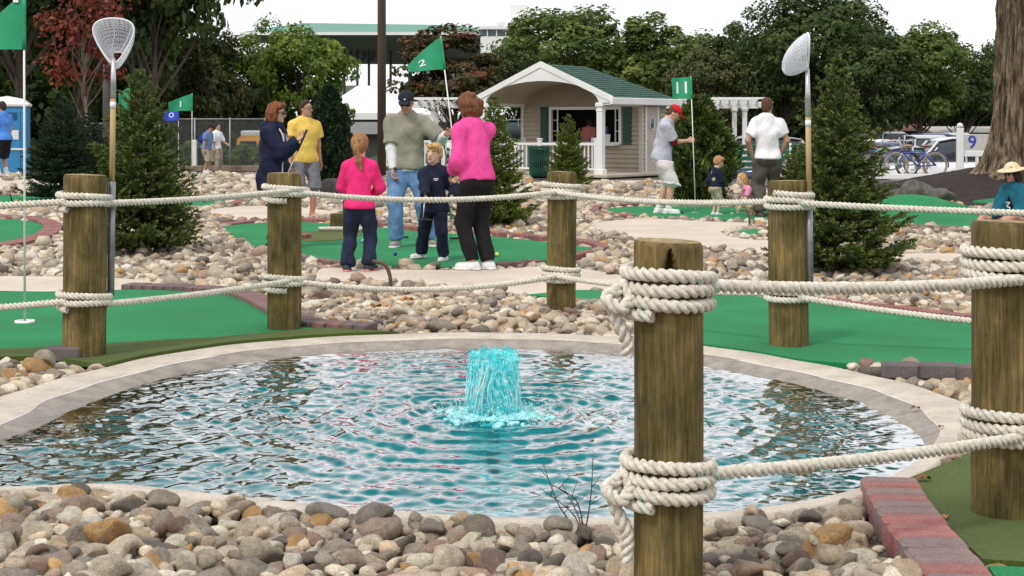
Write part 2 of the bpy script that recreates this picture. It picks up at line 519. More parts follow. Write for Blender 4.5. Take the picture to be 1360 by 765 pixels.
# --- near left green, its olive fringe and the dark pavers behind it
g1, g1p = sheet("putting_green", [(-120, 391), (60, 389), (190, 386), (255, 386), (310, 390), (350, 402), (385, 418), (425, 434), (436, 437.5), (300, 450), (150, 459), (60, 464), (-120, 470)], M_green, z=.012)
bricks(g1, [(168, 384), (255, 387), (310, 392), (345, 404), (375, 420), (415, 434), (470, 438), (512, 440)], M_brick_d, across=.2, along=.1, top=.05)
fr1 = gp((-120, 473), (60, 464.5), (150, 459.5), (300, 450.5), (440, 438), (466, 441)) + [tuple(p) for p in rim_pts(103, 150, 14, .004)] + gp((60, 477), (-120, 480))
f1, f1p = sheet("turf_fringe", fr1, M_olive, z=.020, world_pts=True, smooth_outline=False)
bricks(f1, [(62, 478), (150, 478)], M_brick_g, across=.12, along=.215, height=.09, top=.085, rounded=.012)
# --- near right green
g2pts = gp((700, 393), (760, 387), (860, 388), (960, 391), (1075, 402), (1180, 414), (1300, 428), (1480, 446), (1480, 505), (1300, 489), (1172, 489)) + [tuple(p) for p in rim_pts(38, 66, 10, .004)] + gp((850, 425), (790, 402))
g2, g2p = sheet("putting_green", g2pts, M_green, z=.012, world_pts=True, smooth_outline=False)
bricks(g2, [(1068, 402), (1180, 414), (1300, 428), (1450, 444)], M_brick_r, across=.1, along=.215, top=.05)
bricks(g2, [(1170, 499), (1235, 501), (1330, 505), (1420, 510)], M_brick_g, across=.12, along=.205, height=.09, top=.08, rounded=.012)
# --- middle green with the family
g3, g3p = sheet("putting_green", [(300, 302), (330, 298), (400, 296), (505, 303), (560, 309), (640, 314), (720, 322), (768, 327), (790, 333), (770, 341), (720, 349), (650, 355), (540, 356), (430, 348), (360, 335), (310, 318)], M_green, z=.012)
bricks(g3, [(400, 294.5), (505, 301), (560, 307), (640, 312), (722, 320), (775, 325.5), (800, 333), (775, 342), (730, 349)], M_brick_r, across=.12, along=.1, top=.06)
bricks(g3, [(655, 356), (720, 351)], M_brick_d, across=.1, along=.2, top=.05)
bricks(g3, [(345, 336), (400, 346), (440, 352), (475, 355)], M_brick_d, across=.1, along=.2, top=.05)
bricks(g3, [(300, 300), (345, 295), (372, 294)], M_brick_r, across=.2, along=.1, top=.04)
bricks(g3, [(392, 319), (411, 317)], M_brick_r, across=.2, along=.1, top=.07)
ol, _ = sheet("turf_patch", [(372, 312), (415, 309), (470, 308), (480, 313), (455, 320), (380, 322)], M_lolive, z=.018, keep=False)
# --- green with flag eleven
g4, _ = sheet("putting_green", [(800, 281), (815, 277), (850, 275), (950, 275.5), (1060, 278), (1110, 284), (1090, 293), (1020, 294), (930, 292), (860, 288.5), (815, 285)], M_green, z=.012)
bricks(g4, [(838, 289), (800, 285), (786, 280), (800, 275.5), (840, 273.5), (930, 273.5), (1010, 275), (1060, 276)], M_brick_r, across=.2, along=.1, top=.045)
g10, _ = sheet("putting_green", [(975, 309), (1000, 306), (1060, 307), (1080, 311), (1060, 314), (1010, 313)], M_green, z=.012)
# --- greens at left
g5, _ = sheet("putting_green", [(-120, 292), (0, 292), (40, 295), (60, 301), (58, 309), (30, 320), (-20, 327), (-120, 330)], M_green, z=.012)
bricks(g5, [(-60, 288), (0, 289.5), (45, 292.5), (68, 300), (66, 310), (38, 322), (-20, 331)], M_brick_r, across=.24, along=.1, top=.045)
g6, _ = sheet("putting_green", [(-100, 262), (20, 260), (70, 262), (110, 266), (110, 272), (40, 272), (-100, 275)], M_green, z=.012)
bricks(g6, [(-60, 259), (20, 258), (75, 260), (120, 265)], M_brick_r, across=.2, along=.1, top=.05)
g7, _ = sheet("putting_green", [(225, 266), (270, 265), (300, 267.5), (300, 272), (270, 276), (220, 277)], M_green, z=.012)
bricks(g7, [(222, 264), (270, 262.5), (308, 266), (318, 270), (300, 274.5)], M_brick_r, across=.2, along=.1, top=.05)
g8, _ = sheet("putting_green", [(225, 250), (262, 248), (282, 249), (268, 254), (225, 256)], M_green, z=.012)
bricks(g8, [(215, 257), (262, 256), (300, 257), (345, 254)], M_brick_r, across=.2, along=.1, top=.04)
# --- far strips by the kiosk and by the bench
g11, _ = sheet("putting_green", [(655, 246), (700, 243), (745, 242), (752, 244), (700, 247.5), (660, 249)], M_green, z=.03)
g12, _ = sheet("putting_green", [(1025, 266), (1060, 262), (1120, 262), (1120, 268), (1060, 270)], M_green, z=.03)
# --- ramped green at right
def patch(name, x0, x1, y0, y1, nx, ny, mat, dz, fn=None, poly=None, rough=0):
    xs = np.linspace(x0, x1, nx); ys = np.linspace(y0, y1, ny); X, Y = np.meshgrid(xs, ys, indexing='ij')
    Zp = terrain(X, Y) + dz
    if rough: Zp = Zp + rough * noise3(np.stack([X, Y, X * 0], -1) * 22, 5, 4)
    ok = np.ones(X.shape, bool) if poly is None else in_poly(X, Y, poly)
    idx = -np.ones(X.shape, int); idx[ok] = np.arange(ok.sum())
    q = np.stack([idx[:-1, :-1], idx[1:, :-1], idx[1:, 1:], idx[:-1, 1:]], -1).reshape(-1, 4); q = q[(q >= 0).all(1)]
    o = link(name, mesh_np(name, np.stack([X[ok], Y[ok], Zp[ok]], 1), q, mat)); tag(o, kind="structure")
    return o
rp = catmull([(4.9, 23.6), (5.1, 21.9), (6.0, 20.9), (7.4, 20.7), (8.6, 20.9), (9.2, 22.0), (8.2, 23.0), (7.2, 23.6), (6.8, 24.6), (6.0, 25.2), (5.2, 24.8)], 8)
g9 = patch("putting_green", 4.7, 9.4, 20.5, 25.4, 70, 70, M_green, .012, poly=rp); SHEETS.append(rp)
bricks(g9, [(5.2, 21.35), (6.0, 20.72), (7.4, 20.45), (8.8, 20.6)], M_brick_d, across=.12, along=.2, top=.045, world_pts=True)
g13, _ = sheet("putting_green", [(7.6, 26.0), (9.2, 24.6), (10.6, 24.6), (10.4, 25.6), (8.6, 26.4)], M_green, z=.05, world_pts=True)
# --- near right corner: olive fringe, green and the row of red and grey pavers
f2, _ = sheet("turf_fringe", gp((1420, 580), (1296, 602), (1250, 622), (1205, 640), (1222, 668), (1262, 706), (1305, 748), (1420, 756)), M_olive, z=.014, world_pts=True, smooth_outline=False)
g14, _ = sheet("putting_green", gp((1312, 754), (1480, 762), (1500, 880), (1380, 860)), M_green, z=.008, world_pts=True, smooth_outline=False)
bricks(f2, [(1180, 649), (1189, 668), (1207, 697), (1232, 730), (1262, 768), (1300, 820)], M_brick_m, across=.215, along=.1, height=.12, top=.05, rounded=.013, gap=.009, jz=.005)
# --- concrete paths
p1, _ = sheet("path", [(-120, 368), (60, 368), (150, 370), (195, 374), (210, 380), (180, 385), (60, 388), (-120, 390)], M_path, z=.006)
p2, _ = sheet("path", [(428, 357), (470, 357.5), (540, 359), (650, 359), (730, 354), (790, 360), (860, 372), (960, 384), (960, 389), (860, 387), (760, 386), (700, 392), (640, 386), (560, 378), (480, 374), (425, 373)], M_path, z=.006)
p3, _ = sheet("path", [(788, 297), (850, 290.5), (930, 294), (1000, 297), (985, 303), (960, 310), (990, 318), (1080, 322), (1160, 330), (1100, 338), (1000, 336), (920, 328), (840, 316), (790, 305)], M_path, z=.006)
p4, _ = sheet("path", [(270, 281), (330, 274), (400, 276), (450, 283), (440, 290), (360, 293), (300, 291)], M_path, z=.006)
p5, _ = sheet("path", [(1165, 340), (1230, 337), (1330, 339), (1450, 341), (1450, 348), (1330, 348), (1220, 347), (1170, 345)], M_path, z=.006)
p6, _ = sheet("path", gp((1290, 281), (1340, 279), (1450, 279), (1450, 286), (1340, 285)), M_path, z=.03, world_pts=True)
p7, _ = sheet("path", gp((640, 244), (740, 238), (920, 236), (920, 243), (760, 241)), M_path, z=.03, world_pts=True)
p8, _ = sheet("path", gp((1000, 254), (1130, 252), (1130, 258), (1010, 260)), M_path, z=.03, world_pts=True)
p9, _ = sheet("path", gp((-100, 250), (60, 247), (220, 247), (330, 243), (330, 246), (220, 252), (60, 255), (-100, 259)), M_path, z=.02, world_pts=True)
# --- mulch under the big tree
m, t, b = new_mat("mulch")
n = noise_node(t, 55, 5, .7); r = ramp(t, [(.28, (.012, .007, .006)), (.55, (.04, .024, .019)), (.66, (.075, .045, .035)), (.74, (.22, .17, .14))])
t.links.new(n.outputs["Fac"], r.inputs["Fac"]); t.links.new(r.outputs[0], b.inputs["Base Color"]); b.inputs["Roughness"].default_value = .95
bump_to(t, b, n.outputs["Fac"], 1, .04)
mp_ = catmull([(6.0, 26.0), (7.2, 25.0), (8.6, 26.2), (10.6, 25.4), (13.5, 25.5), (14.0, 34), (10.0, 36.5), (7.0, 35.0), (5.8, 30.5)], 8)
mulch = patch("mulch_bed", 5.5, 14.2, 24.6, 37, 150, 170, m, .03, poly=mp_, rough=.022); SHEETS.append(mp_)
park = MB().add([(8.2, 50, -.81), (60, 50, -.81), (70, 150, -.81), (9, 150, -.81)], [(0, 1, 2, 3)]).build("parking_lot", pmat("asphalt", (.065, .065, .068), (.045, .045, .047), 2, .9)); tag(park, kind="structure")
lawn = patch("lawn", -70, 3.2, 54, 200, 150, 150, pmat("far_grass", (.05, .09, .025), (.03, .055, .015), .6, .95), .05)

# ================================================================== RIVER STONES
def stone_mat(name, per_object):
    m, t, b = new_mat(name)
    if per_object:
        src = t.nodes.new("ShaderNodeObjectInfo").outputs["Random"]
    else:
        at = t.nodes.new("ShaderNodeAttribute"); at.attribute_name = "tone"; src = at.outputs["Fac"]
    pal = [(0.509, 0.436, 0.331), (0.334, 0.297, 0.240), (0.637, 0.546, 0.418), (0.242, 0.208, 0.166), (0.463, 0.374, 0.272), (0.361, 0.258, 0.191), (0.567, 0.498, 0.385), (0.271, 0.243, 0.208), (0.531, 0.415, 0.282), (0.222, 0.148, 0.114), (0.439, 0.380, 0.292), (0.480, 0.290, 0.120), (0.660, 0.612, 0.489), (0.163, 0.139, 0.117), (0.379, 0.293, 0.232), (0.578, 0.483, 0.358), (0.305, 0.263, 0.206), (0.660, 0.612, 0.512), (0.376, 0.325, 0.255), (0.485, 0.395, 0.290)]
    r = ramp(t, [(i / len(pal), c) for i, c in enumerate(pal)], 'CONSTANT')
    t.links.new(src, r.inputs["Fac"])
    n = noise_node(t, 1.9 if per_object else 24, 6, .7); r2 = ramp(t, [(.25, (.55, .53, .51)), (.5, (.95, .94, .93)), (.72, (1.3, 1.26, 1.2))])
    n5 = noise_node(t, 11 if per_object else 130, 4, .75); r5 = ramp(t, [(.32, (.62, .61, .60)), (.5, (1, 1, 1)), (.68, (1.22, 1.2, 1.16))])
    t.links.new(n.outputs["Fac"], r2.inputs["Fac"]); t.links.new(n5.outputs["Fac"], r5.inputs["Fac"])
    mul = t.nodes.new("ShaderNodeMix"); mul.data_type = 'RGBA'; mul.blend_type = 'MULTIPLY'; mul.inputs[0].default_value = 1
    mu2 = t.nodes.new("ShaderNodeMix"); mu2.data_type = 'RGBA'; mu2.blend_type = 'MULTIPLY'; mu2.inputs[0].default_value = 1
    t.links.new(r.outputs[0], mul.inputs[6]); t.links.new(r2.outputs[0], mul.inputs[7])
    t.links.new(mul.outputs[2], mu2.inputs[6]); t.links.new(r5.outputs[0], mu2.inputs[7]); t.links.new(mu2.outputs[2], b.inputs["Base Color"])
    b.inputs["Roughness"].default_value = .62; b.inputs["Specular IOR Level"].default_value = .35
    bump_to(t, b, n5.outputs["Fac"], .6, .12 if per_object else .010)
    return m
M_stone_o = stone_mat("river_stone", True); M_stone_s = stone_mat("river_stone_far", False)

def ico(sub):
    import bmesh
    bm = bmesh.new(); bmesh.ops.create_icosphere(bm, subdivisions=sub, radius=1.0)
    V = np.array([v.co for v in bm.verts]); Fc = np.array([[v.index for v in f.verts] for f in bm.faces]); bm.free()
    return V, Fc
def stone_shape(V, seed):
    r = np.random.default_rng(seed)
    P3 = V.copy()
    # worn facets: push the surface in to a few planes, then round
    for _ in range(7):
        d = r.normal(size=3); d /= np.linalg.norm(d); lim = r.uniform(.5, .9)
        s_ = V @ d; over = np.maximum(s_ - lim, 0)
        P3 -= over[:, None] * d * .82
    P3 *= (1 + .10 * noise3(V * 2.4, seed, 3))[:, None]
    P3 *= np.array([r.uniform(1.0, 1.25), r.uniform(.68, .95), r.uniform(.5, .78)])
    return P3
IC = {k: ico(k) for k in (1, 2, 3)}
NV = 14
ST = {k: [stone_shape(IC[k][0], 100 + i) for i in range(NV)] for k in (1, 2, 3)}
STM = [mesh_np("stone", ST[3][i], IC[3][1], M_stone_o) for i in range(NV)]

def stone_base(x, y):
    z = terrain(x, y) - .04
    z = z + .03 * np.exp(-((y - 4.6) / .4) ** 2) * (x < 1.4)        # heaped in front of the pool
    z = z + .06 * np.exp(-((x - .25) / .8) ** 2 - ((y - 11.4) / .5) ** 2)
    return z
pts = []
for (y0, y1, s_) in ((3.9, 6.4, .070), (6.4, 13, .078), (13, 21, .098), (21, 31, .125), (31, 47, .175)):
    nyy = int((y1 - y0) / s_)
    for i in range(nyy):
        y = y0 + (i + .5) * s_
        half = 680 / F_PX * y * 1.0 + 1.1
        xx = np.arange(-half, half, s_) + (i % 2) * s_ / 2
        p = np.stack([xx + rng.uniform(-.36, .36, len(xx)) * s_, y + rng.uniform(-.36, .36, len(xx)) * s_, np.full(len(xx), s_)], 1)
        pts.append(p)
pts = np.concatenate(pts)
x, y, s_ = pts.T
keep = np.ones(len(x), bool)
th = np.arctan2(y - PC[1], x - PC[0]); rr = np.hypot(x - PC[0], y - PC[1])
frt = np.interp(th, np.append(TH, np.pi), np.append(front, front[0]))
keep &= rr > np.interp(th, np.append(TH, np.pi), np.append(R_out, R_out[0])) + .035 * (1 - frt) + .012 * frt
for S_ in SHEETS:
    if S_ is not None:
        bb = (x > S_[:, 0].min()) & (x < S_[:, 0].max()) & (y > S_[:, 1].min()) & (y < S_[:, 1].max()) & keep
        ii = np.where(bb)[0]
        keep[ii[in_poly(x[ii], y[ii], S_)]] = False
for C, wdt in BRICKLINES:
    for k in range(0, len(C), 1):
        keep &= (x - C[k, 0]) ** 2 + (y - C[k, 1]) ** 2 > (wdt * .5 + .035) ** 2
POSTS = {"near": (.467, 4.72, 1.05, .105), "near_right": (1.76, 5.64, 1.05, .117), "left": (-2.556, 9.45, 1.094, .125), "mid_left": (-1.543, 10.73, 1.063, .115),
         "mid": (.358, 11.57, 1.047, .109), "mid_right": (1.74, 9.93, 1.04, .123)}
for (a, b_, _, q_) in POSTS.values(): keep &= (x - a) ** 2 + (y - b_) ** 2 > (q_ + .02) ** 2
keep &= ~((y > 27) & (x > 5.4)) & ~((y > 37) & (x > 0.5)) & ~((x < -2) & (y > 48))
pts = pts[keep]; x, y, s_ = pts.T
n_ = len(x)
size = s_ * np.clip(.66 * np.exp(rng.normal(0, .24, n_)), .38, 1.15) * np.where(rng.random(n_) < .10, 1.28, 1)
size = np.where(y < 9.6, size * 1.06, size)
z = stone_base(x, y) + size * rng.uniform(.12, .48, n_)
# a second, sparse layer lying on top
k2 = rng.random(n_) < np.where(y < 13, .34, .2)
x = np.concatenate([x, x[k2] + rng.normal(0, .03, k2.sum())]); y = np.concatenate([y, y[k2] + rng.normal(0, .03, k2.sum())])
sz2 = size[k2] * rng.uniform(.6, .95, k2.sum()); z = np.concatenate([z, z[k2] + size[k2] * .42]); size = np.concatenate([size, sz2]); n_ = len(x)
rot = np.stack([rng.normal(0, .28, n_), rng.normal(0, .28, n_), rng.uniform(0, 6.28, n_)], 1)
var = rng.integers(0, NV, n_); tone = rng.random(n_)
px = CX + x / y * F_PX; py = HZ + (CAM_H - z) * F_PX / y
inview = (px > 5) & (px < 1355) & (py < 763) & (py > 0)
hidden = ((px > 835) & (px < 940) & (y > 4.8)) | ((px > 1285) & (y > 5.7) & (py > 300))
score = np.where(inview & ~hidden, size / y * np.where(z > stone_base(x, y) + .2 * size, 1, .8), -1)
ordr = np.argsort(-score); big = ordr[:295]; isbig = np.zeros(n_, bool); isbig[big] = True
sb = MB().add([(-1.6, 3.6, -.066), (1.2, 3.6, -.041), (1.2, 4.2, -.066), (-1.6, 4.2, -.066)], [(0, 1, 2, 3)]).build("stone_bed", M_soil); tag(sb, kind="structure")
for i in big:
    link("stone", STM[var[i]], sb, loc=(x[i], y[i], z[i]), rot=rot[i], scale=(size[i],) * 3)
def eul(rt):
    cx, sx = np.cos(rt[:, 0]), np.sin(rt[:, 0]); cy, sy = np.cos(rt[:, 1]), np.sin(rt[:, 1]); cz, sz = np.cos(rt[:, 2]), np.sin(rt[:, 2])
    return np.stack([np.stack([cz * cy, cz * sy * sx - sz * cx, cz * sy * cx + sz * sx], -1), np.stack([sz * cy, sz * sy * sx + cz * cx, sz * sy * cx - cz * sx], -1), np.stack([-sy, cy * sx, cy * cx], -1)], -2)
VS, FS, TS = [], [], []; off = 0
RM = eul(rot)
for lvl, sel in ((2, (~isbig) & (y < 13.6)), (1, (~isbig) & (y >= 13.6))):
    Fc = IC[lvl][1]
    for v in range(NV):
        ii = np.where(sel & (var == v))[0]
        if not len(ii): continue
        base = ST[lvl][v]
        Vv = np.einsum('nij,kj->nki', RM[ii], base) * size[ii][:, None, None] + np.stack([x[ii], y[ii], z[ii]], 1)[:, None, :]
        nb_ = len(base)
        VS.append(Vv.reshape(-1, 3)); FS.append((Fc[None] + (np.arange(len(ii)) * nb_)[:, None, None]).reshape(-1, 3) + off); TS.append(np.repeat(tone[ii], nb_)); off += len(ii) * nb_
me = mesh_np("stones", np.concatenate(VS), np.concatenate(FS), M_stone_s)
at = me.attributes.new("tone", 'FLOAT', 'POINT'); at.data.foreach_set("value", np.concatenate(TS).astype(np.float32))
so = link("stones", me, sb); tag(so, kind="stuff")
print("STONES", n_, "tris", len(me.polygons))
# ================================================================== WOODEN POSTS
def post_mat():
    m, t, b = new_mat("treated_timber")
    tcn = t.nodes.new("ShaderNodeTexCoord"); oi = t.nodes.new("ShaderNodeObjectInfo")
    add = t.nodes.new("ShaderNodeVectorMath"); add.operation = 'ADD'
    sc_ = t.nodes.new("ShaderNodeVectorMath"); sc_.operation = 'SCALE'; sc_.inputs["Scale"].default_value = 37
    t.links.new(oi.outputs["Random"], sc_.inputs[0]); t.links.new(tcn.outputs["Object"], add.inputs[0]); t.links.new(sc_.outputs[0], add.inputs[1])
    def nn(scale, stretch, detail=5, rough=.6):
        mp = t.nodes.new("ShaderNodeMapping"); mp.inputs["Scale"].default_value = stretch
        n = t.nodes.new("ShaderNodeTexNoise"); n.inputs["Scale"].default_value = scale; n.inputs["Detail"].default_value = detail; n.inputs["Roughness"].default_value = rough
        t.links.new(add.outputs[0], mp.inputs[0]); t.links.new(mp.outputs[0], n.inputs["Vector"]); return n
    grain = nn(60, (1, 1, .035)); blotch = nn(7, (1, 1, .5), 6, .65); fine = nn(190, (1, 1, .05), 3); spots = nn(13, (1, 1, .8), 3, .5)
    r1 = ramp(t, [(.2, (.07, .05, .018)), (.5, (.145, .108, .039)), (.8, (.245, .188, .08))])
    t.links.new(grain.outputs["Fac"], r1.inputs["Fac"])
    r2 = ramp(t, [(.36, (.36, .40, .30)), (.46, (.72, .74, .60)), (.54, (1.0, .98, .9)), (.66, (1.6, 1.5, 1.32))]); t.links.new(blotch.outputs["Fac"], r2.inputs["Fac"])
    r3 = ramp(t, [(.3, (.55, .5, .45)), (.55, (1.05, 1.05, 1.05))]); t.links.new(fine.outputs["Fac"], r3.inputs["Fac"])
    r4 = ramp(t, [(.22, (.30, .17, .10)), (.30, (1, 1, 1))]); t.links.new(spots.outputs["Fac"], r4.inputs["Fac"])
    last = r1.outputs[0]
    for k in (r2, r3, r4):
        mul = t.nodes.new("ShaderNodeMix"); mul.data_type = 'RGBA'; mul.blend_type = 'MULTIPLY'; mul.inputs[0].default_value = .9
        t.links.new(last, mul.inputs[6]); t.links.new(k.outputs[0], mul.inputs[7]); last = mul.outputs[2]
    t.links.new(last, b.inputs["Base Color"]); b.inputs["Roughness"].default_value = .8; b.inputs["Specular IOR Level"].default_value = .3
    ad = t.nodes.new("ShaderNodeMath"); ad.operation = 'ADD'; t.links.new(grain.outputs["Fac"], ad.inputs[0]); t.links.new(fine.outputs["Fac"], ad.inputs[1])
    bump_to(t, b, ad.outputs[0], .5, .006)
    return m
M_post = post_mat()
M_endgrain = pmat("end_grain", (.36, .27, .12), (.17, .12, .05), 30, .9, .4, 120, .004)
def post_mesh(name, H, rad, seed, notch=False, n=72, m=70, below=.08):
    zz = np.linspace(-below, H, m); a = np.arange(n) * 2 * np.pi / n
    A, Z = np.meshgrid(a, zz); Z = np.broadcast_to(Z, A.shape).copy()
    r = rad * (1 + .02 * np.sin(A * 2 + seed) + .012 * np.sin(A * 3 + seed * 2) + .008 * np.sin(Z * 6 + seed + A))
    rs = np.random.default_rng(seed)
    for _ in range(9):            # drying checks: narrow vertical splits
        ca = rs.uniform(0, 6.28); zc = rs.uniform(.1, H); ln = rs.uniform(.15, .5); da = np.abs((A - ca - .08 * np.sin(Z * 5) + np.pi) % (2 * np.pi) - np.pi)
        r = r - .006 * np.exp(-(da / .045) ** 2) * np.exp(-((Z - zc) / ln) ** 4)
    r = r * (1 - .07 * smooth01((Z - H + .012) / .012))
    if notch:                     # the wedge-shaped hole below the top
        hh = (H - .018 - Z) / .082
        wdg = .02 + .20 * np.clip(hh, 0, 1)
        da = np.abs((A + np.pi / 2 + .06 + np.pi) % (2 * np.pi) - np.pi)
        r = r - .075 * ((hh > 0) & (hh < 1)) * smooth01((wdg * 1.15 - da) / .03)
    V = np.stack([r * np.cos(A), r * np.sin(A), Z + .004 * np.sin(A + seed) * (Z > H - .02)], -1).reshape(-1, 3)
    i = np.arange(m - 1)[:, None] * n + np.arange(n)[None]; j = np.arange(m - 1)[:, None] * n + (np.arange(n)[None] + 1) % n
    q = np.stack([i, j, j + n, i + n], -1).reshape(-1, 4)
    return mesh_np(name, V, q, M_post), V[-n:]
def top_mesh(ring, H, seed):
    n = len(ring); c = ring.mean(0); V = [ring]; 
    for k, f in enumerate((.75, .5, .25)):
        V.append(c + (ring - c) * f + np.array([0, 0, .002 + .0015 * k]))
    V = np.concatenate(V + [c[None] + np.array([[0, 0, .004]])]); Fs = []
    for k in range(3):
        for i in range(n):
            j = (i + 1) % n; Fs.append((k * n + i, k * n + j, (k + 1) * n + j, (k + 1) * n + i))
    for i in range(n): Fs.append((3 * n + i, 3 * n + (i + 1) % n, 4 * n))
    return mesh_np("end_face", V, Fs, M_endgrain, False)
post_labels = {"near": "round timber post with a dark wedge-shaped hole below its top", "near_right": "round timber post rising from olive turf beside the red and grey pavers",
               "left": "round timber post carrying the net with the open white hoop", "mid_left": "round timber post at the tip of the curved dark paver row",
               "mid": "round timber post standing in river stones behind the fountain", "mid_right": "round timber post on green turf with a net pole strapped to it"}
for i, (k, (x, y, H, rd)) in enumerate(POSTS.items()):
    root = empty("wooden_post", (x, y, 0))
    root.rotation_euler = (0.004 * math.sin(i * 3), 0.012 * math.sin(i * 2.1), i * 1.3 if k != "near" else 0)
    tag(root, post_labels[k], "post", "timber posts around the pool")
    me, ring = post_mesh("shaft", H, rd, 11 + i, notch=(k == "near"), n=120 if k == "near" else 64, m=150 if k == "near" else 60)
    link("shaft", me, root); link("end_face", top_mesh(ring, H, i), root)

# ================================================================== ROPES (three twisted strands)
def rope_mat():
    m, t, b = new_mat("rope_fibre")
    n = noise_node(t, 60, 4); r = ramp(t, [(.3, (.50, .45, .36)), (.65, (.78, .74, .65))])
    n2 = noise_node(t, 500, 2); r2 = ramp(t, [(.3, (.75, .75, .75)), (.6, (1.05, 1.05, 1.05))])
    mul = t.nodes.new("ShaderNodeMix"); mul.data_type = 'RGBA'; mul.blend_type = 'MULTIPLY'; mul.inputs[0].default_value = 1
    t.links.new(n.outputs["Fac"], r.inputs["Fac"]); t.links.new(n2.outputs["Fac"], r2.inputs["Fac"])
    t.links.new(r.outputs[0], mul.inputs[6]); t.links.new(r2.outputs[0], mul.inputs[7]); t.links.new(mul.outputs[2], b.inputs["Base Color"])
    b.inputs["Roughness"].default_value = .85; b.inputs["Specular IOR Level"].default_value = .2
    bump_to(t, b, n2.outputs["Fac"], .4, .003)
    return m
M_rope = rope_mat()
M_tracer = pmat("rope_tracer_yarn", (.25, .50, .45), (.2, .4, .36), 40, .8)
RR = .0205
def rope_mesh(name, path, rad=RR, pitch=.085, step=.011, ns=8, tracer=True):
    path = np.array(path, float)
    d = np.r_[0, np.cumsum(np.linalg.norm(np.diff(path, axis=0), axis=1))]
    k = max(4, int(d[-1] / step)); s_ = np.linspace(0, d[-1], k)
    C = np.stack([np.interp(s_, d, path[:, i]) for i in range(3)], 1)
    T = np.gradient(C, axis=0); T /= np.linalg.norm(T, axis=1)[:, None]
    N = np.zeros_like(C); v = np.array([0, 0, 1.0]) if abs(T[0][2]) < .9 else np.array([1.0, 0, 0])
    for i in range(k):
        v = v - T[i] * v.dot(T[i]); v /= np.linalg.norm(v); N[i] = v
    B = np.cross(T, N)
    V = []; Fs = []; off = 0; a = np.arange(ns) * 2 * np.pi / ns
    mats = []
    for st in range(3):
        ph = 2 * np.pi * st / 3 + 2 * np.pi * s_ / pitch
        ctr = C + rad * .50 * (np.cos(ph)[:, None] * N + np.sin(ph)[:, None] * B)
        r_ = rad * .56
        # the strand's cross-section lies in the rope's normal plane
        P3 = ctr[:, None, :] + r_ * (np.cos(a + 0)[None, :, None] * N[:, None, :] + np.sin(a)[None, :, None] * B[:, None, :])
        V.append(P3.reshape(-1, 3))
        i = np.arange(k - 1)[:, None] * ns + np.arange(ns)[None]; j = np.arange(k - 1)[:, None] * ns + (np.arange(ns)[None] + 1) % ns
        Fs.append(np.stack([i, j, j + ns, i + ns], -1).reshape(-1, 4) + off); off += k * ns
        mi = np.zeros((k - 1, ns), int)
        if tracer and st == 0:
            jj = (np.floor(((ph + .4) % (2 * np.pi)) / (2 * np.pi) * ns)).astype(int)[:-1] % ns
            mi[np.arange(k - 1), jj] = ((s_[:-1] * 2.3) % 1 < .13)
        mats.append(mi.ravel())
        Fs.append(np.array([[off - k * ns + q for q in (0, 1, 2, 3)], [off - ns + q for q in (0, 1, 2, 3)]])); mats.append(np.zeros(2, int))
    me = mesh_np(name, np.concatenate(V), np.concatenate(Fs), M_rope); me.materials.append(M_tracer)
    me.polygons.foreach_set("material_index", np.concatenate(mats).astype(np.int32))
    return me
def coil(post, z, turns, drop=.0, seed=0):
    x, y, H, rd = POSTS[post]; n = int(48 * turns)
    a = np.linspace(0, 2 * np.pi * turns, n) + R(100) + seed
    zz = z + (np.linspace(.5, -.5, n)) * (turns - .0) * RR * 1.96 * (turns / max(turns, 1)) + .004 * np.sin(a * 1.7 + seed)
    r = rd + RR * .97 + .003 * np.sin(a * 2.3 + seed)
    return np.stack([x + r * np.cos(a), y + r * np.sin(a), zz], 1)
def span(p, q, sag, n=40):
    t = np.linspace(0, 1, n)[:, None]; P3 = np.array(p) * (1 - t) + np.array(q) * t
    P3[:, 2] -= sag * 4 * (t * (1 - t))[:, 0]
    return P3
def side(post, toward, z, extra=.0, ahead=0.):
    x, y, H, rd = POSTS[post]; d = np.array(toward[:2]) - np.array([x, y]); d /= np.linalg.norm(d); nrm = np.array([d[1], -d[0]])
    if nrm[1] > 0: nrm = -nrm           # the side facing the camera
    p = np.array([x, y]) + d * (rd * .55) + nrm * (rd + RR) * .85
    return np.array([p[0], p[1], z])
def make_rope(label, stops, first=None, last=None, group=None, tail=False, sags=None):
    """stops: (post, height, turns)"""
    root = empty("rope", (POSTS[stops[0][0]][0], POSTS[stops[0][0]][1], 0)); tag(root, label, "rope", group); o = np.array([root.location.x, root.location.y, 0])
    def put(nm, path): link(nm, rope_mesh(nm, np.array(path) - o), root)
    for i, (pk, z, tn) in enumerate(stops): put("coil", coil(pk, z, tn, seed=i * .7))
    for i in range(len(stops) - 1):
        a, za, ta = stops[i]; b, zb, tb = stops[i + 1]
        pa, pb = POSTS[a], POSTS[b]
        zs = za + RR * (.2 if i % 2 else -.3); ze = zb - RR * .2
        put("span", span(side(a, pb, zs + sags[i][1]), side(b, pa, ze + sags[i][2]), sags[i][0]))
    if first is not None: put("span", span(first, side(stops[0][0], first, stops[0][1]), .02))
    if last is not None: put("span", span(side(stops[-1][0], last[0], stops[-1][1] + last[2]), last[0], last[1]))
    if tail:
        x, y, H, rd = POSTS[stops[0][0]]; z = stops[0][1]
        lp = catmull([(x - .06, y + rd + .01, z + .0), (x - rd - .01, y + .03, z + .012), (x - rd - .055, y - .04, z + .0), (x - rd - .085, y - .075, z - .015), (x - rd - .045, y - .10, z - .045),
                      (x - rd - .012, y - .065, z - .015), (x - rd - .035, y - .035, z + .02), (x - rd - .062, y - .05, z - .04), (x - rd - .045, y - .065, z - .10), (x - rd - .022, y - .06, z - .15), (x - rd - .026, y - .058, z - tail)], 8, closed=False)
        put("tail", lp)
    return root
